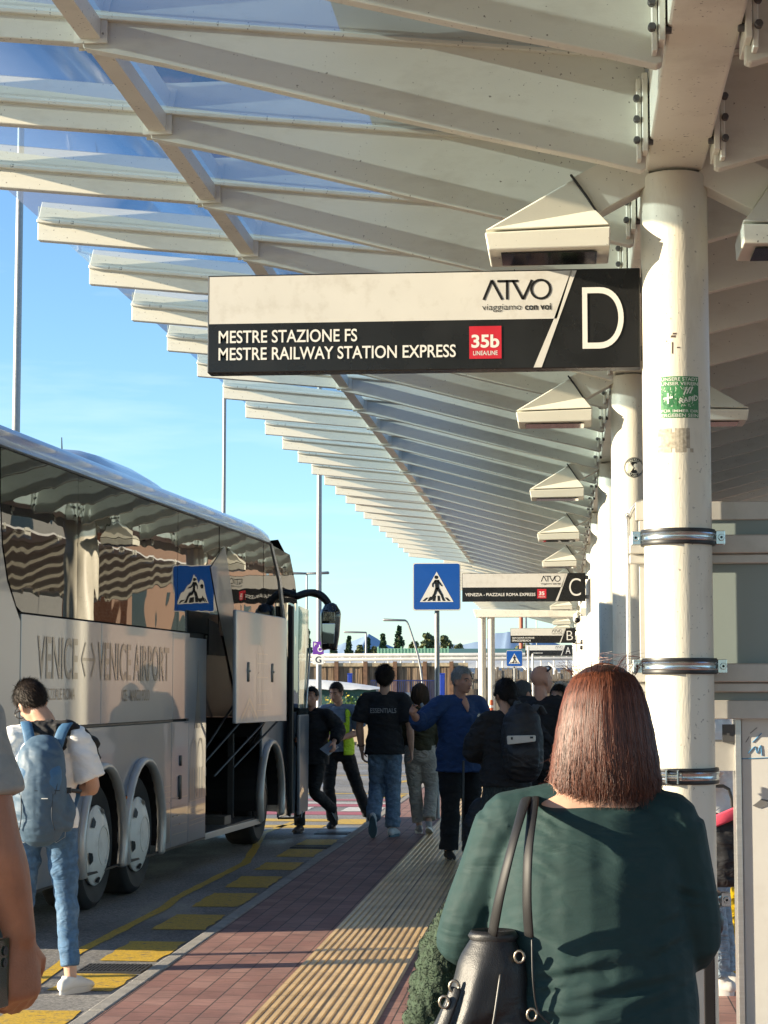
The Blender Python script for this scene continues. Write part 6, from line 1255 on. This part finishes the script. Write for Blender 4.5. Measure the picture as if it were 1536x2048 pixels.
for s_ in (-1, 1): m.tube([(s_ * .03, -.128, .95), (s_ * .035, -.132, .86), (s_ * .09, -.125, .83), (s_ * .135, -.11, .86), (s_ * .14, -.10, .95)], [.0022] * 5, 5, sub=1)
part('pocket_stitching', m, pm('stitch_thread', (.30, .33, .34), .8), t3)
t = thing('rucksack', 'blue rucksack with side pockets worn by the man in the white t-shirt', 'rucksack', (bp3[0] + .02, bp3[1] - .02, 1.155 + ROADZ), rz=4)
m = MB(); m.tube([(0, -.18, -.235), (0, -.185, -.18), (0, -.20, 0), (0, -.175, .17), (0, -.135, .255)], [(.13, .10), (.15, .11), (.152, .115), (.135, .10), (.10, .065)], 26, sub=5)
for s_ in (-1, 1): m.tube([(s_ * .135, -.15, -.20), (s_ * .148, -.15, -.12), (s_ * .135, -.14, -.04)], [(.045, .055), (.05, .06), (.03, .045)], 14, sub=4)
new('main_bag', remesh(m, .007, 3, .5, fold_disp(.004, 12, 2)), NVG, t, smooth=True)
m = MB(); m.tube([(0, -.255, .0), (0, -.245, .08), (0, -.20, .17), (0, -.155, .235)], [(.128, .05), (.132, .052), (.115, .05), (.085, .03)], 22, sub=4); new('top_pocket', remesh(m, .007, 3), NVY, t, smooth=True)
m = MB()
for s_ in (-1, 1): m.tube([(s_ * .075, -.10, .24), (s_ * .10, -.07, .33), (s_ * .125, .0, .375), (s_ * .135, .10, .33), (s_ * .145, .15, .20), (s_ * .15, .12, .0), (s_ * .145, -.05, -.12)], [(.032, .008)] * 7, 10, sub=4, side=(1, 0, 0))
part('strap', m, NVY, t, smooth=True)
m = MB(); m.tube([(-.035, -.13, .26), (-.02, -.14, .29), (.02, -.14, .29), (.035, -.13, .26)], [(.012, .004)] * 4, 8, sub=4, side=(0, 1, 0))
for s_ in (-1, 1): m.tube([(s_ * .13, -.23, -.0), (s_ * .165, -.17, -.005), (s_ * .215, -.10, -.015)], [(.004, .012)] * 3, 8, sub=3, side=(0, 1, 0)); m.box(s_ * .16 - .012, s_ * .16 + .012, -.19, -.17, -.02, .012)
part('buckle_strap', m, BLACK, t, smooth='auto')
m = MB()
for pts in ([(-.10, -.285, -.02), (-.11, -.27, .06), (-.085, -.22, .18)], [(.10, -.285, -.02), (.11, -.27, .06), (.085, -.22, .18)], [(-.125, -.275, .0), (0, -.312, .0), (.125, -.275, .0)], [(-.09, -.29, -.02), (-.085, -.295, -.14), (-.10, -.27, -.22)], [(.09, -.29, -.02), (.085, -.295, -.14), (.10, -.27, -.22)]): m.tube(pts, [.003] * len(pts), 6, sub=4)
part('zip', m, pm('zip_dark', (.02, .03, .045), .5), t, smooth=True)
m = MB(); m.tube([(-.1, -.14, -.06), (-.16, -.08, -.05)], [.01, .01], 6); m.box(.03, .065, -.316, -.309, -.045, -.041); part('small_logo', m, SLET, t)
t = thing('hoodie', 'black hoodie slung over the shoulders above the blue rucksack', 'hoodie', (bp3[0] + .03, bp3[1] + .05, 1.38 + ROADZ), rz=4)
m = MB(); m.tube([(-.19, .03, .02), (-.10, -.03, .105), (.0, -.06, .10), (.12, -.03, .085), (.20, .02, .02), (.235, .03, -.07)], [(.06, .035), (.075, .05), (.08, .06), (.07, .05), (.065, .04), (.04, .025)], 18, sub=4); m.tube([(-.06, -.075, .075), (.05, -.115, .035), (.03, -.13, -.05)], [(.07, .04), (.06, .035), (.02, .02)], 14, sub=4); m.tube([(-.10, -.03, .09), (-.14, -.03, .0), (-.12, -.03, -.10)], [(.05, .03), (.06, .03), (.05, .02)], 12, sub=3)
new('fabric', remesh(m, .008, 2, .5, fold_disp(.016, 13, 4)), BLKC, t, smooth=True)

# 4 man in the yellow safety vest in front of the coach
v4 = (-2.80, 24.9); VEST = pm('neon_vest', (.50, .72, .02), .7, var=.06, scale=20, folds=.5); BLUS = cloth('pale_blue_polo', (.17, .22, .30))
t4, h4, _, _ = person('man in a neon yellow safety vest striding in front of the coach', v4, 176, 1.80, .98,
    arms={1: arm((.185, 0, 1.42), (.26, .05, 1.15), (.03, .25, 1.08), hd=(-.9, .25, -.1), curl=.7), -1: arm((-.185, 0, 1.42), (-.28, .02, 1.16), (-.06, .24, 1.08), hd=(.85, .3, -.1), curl=.7)},
    legs={1: dict(hip=(.09, 0, .92), kn=(.10, .10, .50), an=(.07, .0, .085), toe=(.1, 1, 0)), -1: dict(hip=(-.09, 0, .92), kn=(-.22, -.05, .50), an=(-.33, -.22, .14), toe=(-.35, .85, -.42), up=(0, .4, .9))},
    head=(.02, .06, 1.63), hrot=(-14, 0, -18), top=dict(mat=BLUS, sleeve=.42, hem=.92, loose=.012), bottom=dict(mat=BLKT), shoes=dict(mat=SHOEB), hair=hair_short(DKH, 900, .03), z=ROADZ, skin=SKINR, eyes=True)
m = MB(); b = [(0, 0, .88), (0, 0, 1.0), (0, 0, 1.1), (0, 0, 1.27), (0, 0, 1.40), (0, 0, 1.44)]; r4 = [(.195, .155), (.195, .155), (.18, .148), (.19, .155), (.175, .13), (.13, .10)]
mt = MB(); mt.tube(b, r4, 40, sub=4, cap=False); fs = []
for f_ in mt.f:
    c = sum((mt.v[i] for i in f_), Vector()) / len(f_)
    if len(f_) > 4: continue
    if c.y > .02 and abs(c.x) < .09 + .05 * max(0, c.z - 1.1): continue
    if c.z > 1.16 and abs(c.x) > .155: continue
    fs.append(f_)
m.v, m.f, m.m = mt.v, fs, [0] * len(fs); vo = part('safety_vest', m, VEST, t4, smooth=True); so = vo.modifiers.new('thickness', 'SOLIDIFY'); so.thickness = .006
# 5 person in black stepping behind the open coach door
v5 = (-3.02, 24.0)
t5, h5, _, _ = person('person in a black jacket stepping past the open coach door, one heel raised', v5, 165, 1.74, 1.08,
    arms={1: arm((.19, 0, 1.42), (.25, .04, 1.14), (.1, .26, 1.12), hd=(-.7, .5, 0), curl=.6), -1: arm((-.19, 0, 1.42), (-.33, -.04, 1.24), (-.34, .14, 1.10), hd=(-.2, .4, -.7), curl=.6)},
    legs={1: dict(hip=(.09, 0, .92), kn=(.12, .10, .50), an=(.15, .02, .085)), -1: dict(hip=(-.09, 0, .92), kn=(-.05, .04, .50), an=(-.155, -.32, .26), toe=(-.15, -.45, -.85), up=(-.2, -.9, .4))},
    top=dict(mat=BLKC, sleeve=.95, loose=.03, add=.025, hem=.82, fold=.012), bottom=dict(mat=BLKT), shoes=dict(mat=pm('brown_trainer', (.07, .045, .03), .6, var=.4, scale=20)), hair=hair_short(BLH, 600), z=ROADZ, skin=SKINR)
t = thing('paper_folder', 'pale blue grey folder held by the person in black behind the coach door', 'folder', (v5[0] + .23, v5[1] - .22, .87)); m = MB(); m.add([(-.11, 0, .02), (.0, -.02, -.06), (.12, 0, .04), (.02, -.01, .12), (-.11, .012, .02), (.0, -.008, -.06), (.12, .012, .04), (.02, .002, .12)], [(0, 1, 2, 3), (4, 7, 6, 5), (0, 4, 5, 1), (1, 5, 6, 2), (2, 6, 7, 3), (3, 7, 4, 0)]); part('cover', m, pm('folder_card', (.33, .38, .46), .6), t); m = MB(); m.add([(.0, -.024, -.055), (.12, -.004, .042), (.11, -.006, .05), (-.01, -.026, -.045)], [(0, 1, 2, 3)]); part('paper', m, SLET, t)
# 6 man in the black t-shirt walking away
v6 = (-1.955, 21.9)
t6, h6, _, _ = person('man in a black t-shirt with grey lettering and pale jeans, walking away', v6, 0, 1.84, 1.0,
    arms={1: arm((.20, 0, 1.42), (.265, -.04, 1.13), (.275, .03, .89), curl=.45), -1: arm((-.20, 0, 1.42), (-.265, .0, 1.13), (-.245, .05, .89), curl=.45)},
    legs={1: dict(hip=(.085, 0, .92), kn=(.085, .05, .50), an=(.08, -.01, .085), toe=(.25, 1, 0)), -1: dict(hip=(-.085, 0, .92), kn=(-.09, .08, .52), an=(-.10, -.22, .19), toe=(-.02, .45, -.9), up=(0, .9, .42))},
    top=dict(mat=BLKC, sleeve=.42, hem=.845, loose=.024, add=.018, flare=.012, fold=.008, sloose=.026), bottom=dict(mat=DENIML, loose=.022, fold=.010), shoes=dict(mat=pm('grey_white_trainer', (.40, .42, .42), .6), sole=pm('dark_teal_sole', (.05, .10, .13), .7)), hair=hair_short(DKH, 3000, .045, low=-.05, vol=.019, seed=8, curl=.3), skin=SKINP)
m = MB(); b, k_ = txt_mesh('ESSENTIALS', .014); m.add([(-.135 + .27 * x, -.172 - .012 * math.cos((x - .5) * 2.6), 1.275 + .05 * y) for x, y in b], k_); flat_obj('shirt_lettering', m, pm('grey_print', (.26, .26, .26), .6), t6)
t = thing('wristwatch', 'black wristwatch on the hand of the man in the lettered black t-shirt', 'watch', (v6[0] - .262, v6[1] + .048, .985)); m = MB(); m.tube([(0, 0, -.012), (0, 0, .012)], [.036, .037], 16, cap=False); part('band', m, BLACK, t, smooth='auto'); m = MB(); m.box(-.044, -.036, -.016, .016, -.017, .017); part('case', m, DKGREY, t, bevel=.003)
# 7 woman in olive top and beige trousers
v7 = (-1.60, 22.35)
t7, h7, _, _ = person('woman in a dark olive top and light beige trousers walking away with bobbed brown hair', v7, 4, 1.66, 1.08, female=True,
    arms={1: arm((.17, 0, 1.40), (.21, .03, 1.13), (.10, .20, 1.02), curl=.5), -1: arm((-.17, 0, 1.40), (-.21, .03, 1.13), (-.12, .2, 1.02), curl=.5)},
    legs={1: dict(hip=(.09, 0, .92), kn=(.13, .05, .52), an=(.10, -.14, .13), toe=(.1, .9, -.35)), -1: dict(hip=(-.09, 0, .92), kn=(-.06, .06, .50), an=(-.01, .06, .085), toe=(-.1, 1, 0))},
    top=dict(mat=cloth('olive_knit', (.045, .042, .018)), sleeve=.95, hem=.97, loose=.02, add=.02, fold=.009), bottom=dict(mat=cloth('beige_linen', (.36, .33, .28), .9, .6, 8), loose=.02, len=.88, cuff=.05, top=1.03, fold=.008), shoes=dict(mat=pm('black_white_trainer', (.30, .29, .28), .6, var=.5, scale=9), sole=SHOEW), skin=SKINP,
    hair=hair_long(BRH, [(.125, .012, .012), (.11, .06, .07), (.07, .092, .10), (0, .105, .11), (-.08, .112, .105), (-.14, .10, .095)], n=1100, seg=7, gap=(.05, .62), wdt=.0024))
t = thing('bag_strap', 'pale grey shoulder strap across the back of the olive top', 'strap', (v7[0], v7[1], 1.30)); m = MB(); m.tube([(.02, -.10, .14), (.07, -.135, .06), (.14, -.13, -.02)], [(.017, .004)] * 3, 8, sub=4, side=(.8, 0, .5)); part('webbing', m, pm('strap_grey', (.42, .42, .40), .7), t, smooth=True); m = MB(); m.box(.06, .085, -.145, -.137, .05, .065); part('buckle', m, BLACK, t)
# 8 man in the blue shirt, pointing
v8 = (-.985, 19.0); NAVY = cloth('royal_blue_linen', (.013, .044, .135), .8, .5, 6, .08)
t8, h8, _, _ = person('grey haired man in a blue shirt and black trousers reaching his arm out', v8, 214, 1.80, 1.22,
    arms={1: arm((.205, 0, 1.42), (.41, -.01, 1.245), (.565, .12, 1.335), hd=(.5, .6, .35), hs=(-.3, .1, .9), curl=[.15, .8, .9, .9]), -1: arm((-.205, 0, 1.42), (-.27, .02, 1.14), (-.20, .22, 1.20), hd=(.2, .5, .8), curl=.5)},
    legs={1: dict(hip=(.095, 0, .92), kn=(.105, .01, .50), an=(.11, -.02, .085), toe=(.35, 1, 0)), -1: dict(hip=(-.095, 0, .92), kn=(-.11, .02, .50), an=(-.12, .02, .085), toe=(-.45, .9, 0))},
    head=(0, .05, 1.635), hrot=(-4, 0, 14), belly=.07, top=dict(mat=NAVY, sleeve=.80, hem=.80, loose=.022, add=.02, fold=.009, flare=.02), bottom=dict(mat=BLKT, loose=.03, fold=.008), shoes=dict(mat=SHOEBR, sole=pm('tan_sole', (.32, .26, .19), .8)), skin=SKINR, eyes=pm('brow_grey', (.12, .10, .09), .8), hair=hair_short(GRH, 1700, .03, front=.055, vol=.007, seed=12, mat2=GRB))
m = MB()
for z in (1.22, 1.12, 1.02, .92): m.ball((-.035, .205 + .055 * math.sin(max(0, min(1, (1.3 - z) / .3)) * 2.2), z), .008, 8, 6)
part('buttons', m, SLET, t8, smooth=True)
m = MB(); m.tube([(0, .05, 1.46), (0, .118, 1.41), (0, .142, 1.35)], [(.05, .03), (.03, .02), (.006, .012)], 12, sub=3); part('open_collar', m, SKINR, t8, smooth=True)
t = thing('eyeglasses', 'pair of eyeglasses hanging from the open collar of the blue shirt', 'eyeglasses', (v8[0] + .17, v8[1] - .155, 1.32), rz=214); m = MB()
for s_ in (-.022, .022): m.tube([(.02 * math.cos(a), .04, s_ * 1.3 + .02 * math.sin(a)) for a in [6.2832 * i / 10 for i in range(11)]], [.0028] * 11, 6, sub=1)
part('frame', m, PHS, t); m = MB()
for s_ in (-.022, .022): m.tube([(0, .039, s_ * 1.3), (0, .041, s_ * 1.3)], [.018, .018], 12, cap=False)
part('lens', m, pm('pale_lens', (.5, .5, .5), .05), t)
# 9 woman in black with the black rucksack
v9 = (-.47, 16.2)
t9, h9, _, _ = person('woman in black with a long dotted skirt and hair in a low bun', v9, 12, 1.67, 1.06, female=True,
    arms={1: arm((.17, 0, 1.41), (.23, .0, 1.13), (.12, .2, 1.05), curl=.6), -1: arm((-.17, 0, 1.41), (-.27, .06, 1.16), (-.10, .24, 1.10), curl=.6)},
    hrot=(-4, 0, 22), top=dict(mat=BLKC, sleeve=.95, hem=.86, loose=.035, add=.022, fold=.01), skirt=dict(mat=pm('dotted_skirt', (.022, .028, .026), .9, var=.85, scale=55), hem=.22), shoes=dict(mat=SHOEB), skin=SKINP, hair=hair_short(BLH, 1500, .05, low=-.075, vol=.010, side_low=-.05, seed=6, front=.06))
m = MB(); m.ball((.02, -.105, -.075), (.055, .045, .045), 16, 10); m.xf(h9); me = m.mesh('bun')
for v in me.vertices: v.co += (v.normal if v.normal.length else Vector()) * .012 * noise.noise(v.co * 40)
new('hair_bun', me, BLH, t9, smooth=True)
m = MB(); m.tube([(-.03, .09, .0), (-.075, .06, .004), (-.082, -.01, .0)], [(.006, .018), (.006, .017), (.003, .004)], 8, sub=3, side=(0, 1, 0)); m.xf(h9); part('sunglasses', m, BLACK, t9)
t = thing('rucksack', 'black rucksack with a white pocket stripe on the back of the woman in black', 'rucksack', (v9[0] + .10, v9[1] - .17, 1.20), rz=-6)
BR = cloth('black_nylon', (.012, .012, .014), .6, .4); m = MB(); m.tube([(.05, -.06, -.26), (.05, -.075, -.18), (.045, -.085, 0), (.04, -.07, .15), (.03, -.03, .24)], [(.14, .10), (.165, .12), (.17, .12), (.15, .11), (.10, .06)], 24, sub=5); m.tube([(.07, -.16, -.20), (.07, -.175, -.10), (.07, -.16, -.02)], [(.12, .05), (.13, .06), (.12, .04)], 16, sub=4); new('main_bag', remesh(m, .008, 3, .5, fold_disp(.004, 12, 2)), BR, t, smooth=True)
m = MB(); m.prism([(-.05, -.045), (.17, -.02), (.17, .03), (-.055, .025)], -.255, -.205, lambda u, v, w_: (u, w_, v + .01)); o = part('white_stripe', m, pm('stripe_white', (.55, .52, .46), .6), t, bevel=.01); m = MB(); m.box(-.02, -.005, -.262, -.25, .005, .025); m.box(.13, .155, -.26, -.25, .015, .03); part('zip_pull', m, BLACK, o)
m = MB(); m.tube([(-.03, .02, .22), (-.01, .04, .30), (.02, .05, .26)], [(.02, .007)] * 3, 8); m.tube([(.10, -.0, .2), (.16, .02, .27), (.2, .09, .2)], [(.03, .008)] * 3, 8); part('strap', m, pm('grey_strap', (.06, .065, .07), .7), t, smooth=True)
# trolley bag standing on the tactile strip
t = thing('trolley_bag', 'soft black trolley bag on wheels standing beside the brown shoes of the man in blue', 'trolley bag', (-.74, 17.4, 0), rz=15)
m = MB(); m.tube([(0, 0, .16), (0, 0, .22), (0, 0, .42), (.02, 0, .58), (.03, 0, .64)], [(.13, .09), (.15, .10), (.145, .10), (.10, .07), (.06, .04)], 20, sub=4); new('bag', remesh(m, .012, 3, .5, fold_disp(.01, 9, 5)), BR, t, smooth=True)
m = MB(); m.tube([(.06, .06, .02), (.06, .06, .9), (.02, .06, .98), (-.12, .06, .98), (-.13, .06, .3)], [.011] * 5, 8, sub=1); m.box(.03, .09, -.02, .1, .02, .16); part('handle', m, BLACK, t)
for s_ in (-.09, .09): m = MB(); m.tube([(s_ - .015, .04, .045), (s_ + .015, .04, .045)], [.045, .045], 14, cap=False); part('wheel', m, RUBBER, t)
# 10 grey cropped man in camouflage
person('man with cropped grey hair in a dark camouflage shirt, half hidden by the black rucksack', (-.375, 18.4), -10, 1.67, 1.0, hrot=(0, 0, -35), top=dict(mat=pm('camouflage', (.035, .04, .03), .9, var=.9, scale=14), sleeve=.6, loose=.02), bottom=dict(mat=BLKT), shoes=dict(mat=SHOEB), skin=SKINR, voxel=.010, hair=hair_short(hair_mat('dark_grey_hair', (.03, .03, .03), (.12, .12, .12)), 1100, .015, low=-.05, side_low=-.05, seed=9, vol=.003))
# 11 bald man in black
t11, h11, _, _ = person('bald man in a black sweater with sunglasses pushed up on his head', (-.20, 17.6), -18, 1.795, 1.12, hrot=(0, 0, -30), top=dict(mat=BLKC, sleeve=.95, loose=.02, add=.02), bottom=dict(mat=BLKT), shoes=dict(mat=SHOEB), skin=SKINR, voxel=.009)
m = MB(); m.tube([(.074, .0, .075), (.06, .05, .105), (0, .07, .115), (-.06, .05, .105), (-.074, .0, .075)], [(.012, .006)] * 5, 8, sub=3); m.xf(h11); part('sunglasses', m, BLACK, t11)
m = MB(); m.tube([(-.1, -.14, 1.44), (.02, -.165, 1.28), (.15, -.15, 1.1)], [(.03, .006)] * 3, 8, side=(.7, 0, .7)); part('bag_strap', m, BR, t11, smooth=True)
# 12 woman with sunglasses, lime top
t12, h12, _, _ = person('woman in dark sunglasses and a lime green top, half hidden by the auburn hair', (-.045, 18.6), 165, 1.63, .95, female=True, hrot=(0, 0, -10), arms={-1: arm((-.17, 0, 1.41), (-.24, .02, 1.14), (-.16, .22, 1.08), curl=.5), 1: arm((.17, 0, 1.41), (.24, .02, 1.14), (.20, .2, 1.0), curl=.5)}, top=dict(mat=cloth('lime_cotton', (.16, .36, .02)), sleeve=.3, loose=.01), bottom=dict(mat=cloth('pinkish_trousers', (.33, .24, .21)), loose=.02), shoes=dict(mat=SHOEB), skin=SKINP, eyes=True, hair=hair_short(DKH, 1200, .05, low=-.09, side_low=-.06, seed=15, vol=.008))
m = MB()
for s_ in (-1, 1): m.ball((s_ * .036, .088, -.002), (.033, .012, .022), 14, 8); m.tube([(s_ * .065, .078, .004), (s_ * .082, .02, .004)], [.004, .004], 6)
m.tube([(-.015, .1, .004), (.015, .1, .004)], [.004, .004], 6); m.xf(h12); part('sunglasses', m, BLACK, t12, smooth=True)
# 13 person in a cream cap
t13, h13, _, _ = person('person in a cream cap and dark jacket standing behind the woman in sunglasses', (-.03, 20.6), 10, 1.66, 1.0, top=dict(mat=BLKC, sleeve=.95, loose=.02), bottom=dict(mat=BLKT), shoes=dict(mat=SHOEB), skin=SKINP, voxel=.011, hair=hair_short(BLH, 500, .04))
m = MB(); m.ball((0, -.012, .045), (.092, .112, .095), 24, 12); m.tube([(0, .08, .04), (0, .15, .02)], [(.07, .006), (.05, .005)], 10, side=(1, 0, 0)); m.v = [v if v.z > .02 else Vector((v.x, v.y, .02)) for v in m.v]; m.xf(h13); part('cap', m, cloth('cream_cap_cloth', (.52, .44, .34)), t13, smooth=True)
# 14 person behind the notice board
v14 = (.80, 10.9)
person('person in white t-shirt and pale jeans standing between the nearest column and white case', v14, 78, 1.72, 1.0, arms={-1: arm((-.185, 0, 1.41), (-.235, -.0, 1.13), (-.19, .19, .98), hd=(.1, .7, -.5), curl=.6), 1: arm((.185, 0, 1.41), (.23, 0, 1.14), (.2, .2, 1.0), hd=(0, .8, -.4), curl=.6)}, top=dict(mat=WHTC, sleeve=.42, hem=.92, loose=.02), bottom=dict(mat=cloth('pale_denim', (.25, .32, .38), .8, .7, 8, .3), loose=.015), shoes=dict(mat=SHOEW, sole=SHOEW), skin=SKINP, hair=hair_short(DKH, 900, .04))
t = thing('tote_bag', 'black mesh tote bag with a pink band held by the person behind the column', 'tote bag', (.80, 10.62, .62)); m = MB(); m.tube([(0, 0, .0), (0, 0, .10), (0, 0, .30)], [(.11, .06), (.13, .07), (.12, .05)], 18, sub=4); new('bag', remesh(m, .009, 3, .5, fold_disp(.008, 12, 3)), BR, t, smooth=True); m = MB(); m.tube([(-.07, -.03, .3), (-.05, -.03, .46), (.05, -.03, .46), (.07, -.03, .3)], [.009] * 4, 6, sub=3); part('handle', m, BLACK, t); m = MB(); m.tube([(-.125, -.05, .26), (0, -.072, .31), (.12, -.05, .36)], [(.03, .004)] * 3, 8, side=(0, 0, 1)); part('pink_band', m, pm('pink_nylon', (.65, .07, .12), .6), t, smooth=True)
t = thing('shopping_bag', 'bright yellow shopping bag standing on the paving behind the column', 'shopping bag', (.87, 11.2, 0)); m = MB(); m.tube([(0, 0, .03), (0, 0, .12), (0, 0, .42), (0, 0, .50)], [(.10, .07), (.115, .08), (.105, .05), (.10, .03)], 16, sub=4); new('bag', remesh(m, .009, 2, .5, fold_disp(.010, 10, 8)), pm('yellow_plastic', (.62, .42, .01), .4, var=.08, folds=.5), t, smooth=True); m = MB(); m.tube([(-.04, 0, .5), (-.03, 0, .60), (.03, 0, .60), (.04, 0, .5)], [.006] * 4, 6, sub=3); part('handle', m, pm('yellow_plastic', (0, 0, 0)), t)
# 15 suitcase of the woman in green: mostly its raised handle shows
t = thing('suitcase', 'dark suitcase with a raised black telescopic handle beside the woman in green', 'suitcase', (.345, 4.95, 0))
_h = ony(1417, 1815, 4.95)
m = MB(); m.tube([(0, 0, .06), (0, 0, .6)], [(.19, .12), (.19, .12)], 24, cap=False); m = MB(); m.box(-.19, .19, -.11, .11, .05, .62); part('shell', m, pm('suitcase_shell', (.02, .02, .022), .35), t, bevel=.03)
x_ = _h.x - .345; m = MB(); m.box(x_ - .013, x_ + .013, -.008, .008, .6, _h.z - .03); m.box(x_ - .013 - .2, x_ + .013 - .2, -.008, .008, .6, _h.z - .03); part('handle_rod', m, pm('rod_black', (.025, .025, .027), .25, metal=.5), t, bevel=.003)
m = MB(); m.tube([(x_ + .015, 0, _h.z - .05), (x_ + .005, 0, _h.z - .01), (x_ - .1, 0, _h.z + .005), (x_ - .20, 0, _h.z - .01), (x_ - .215, 0, _h.z - .05)], [(.024, .02)] * 5, 10, side=(0, 1, 0), sub=4); part('grip', m, BLACK, t, smooth=True)
for s_ in (-1, 1): m = MB(); m.tube([(s_ * .15 - .012, 0, .03), (s_ * .15 + .012, 0, .03)], [.03, .03], 12, cap=False); part('wheel', m, RUBBER, t)
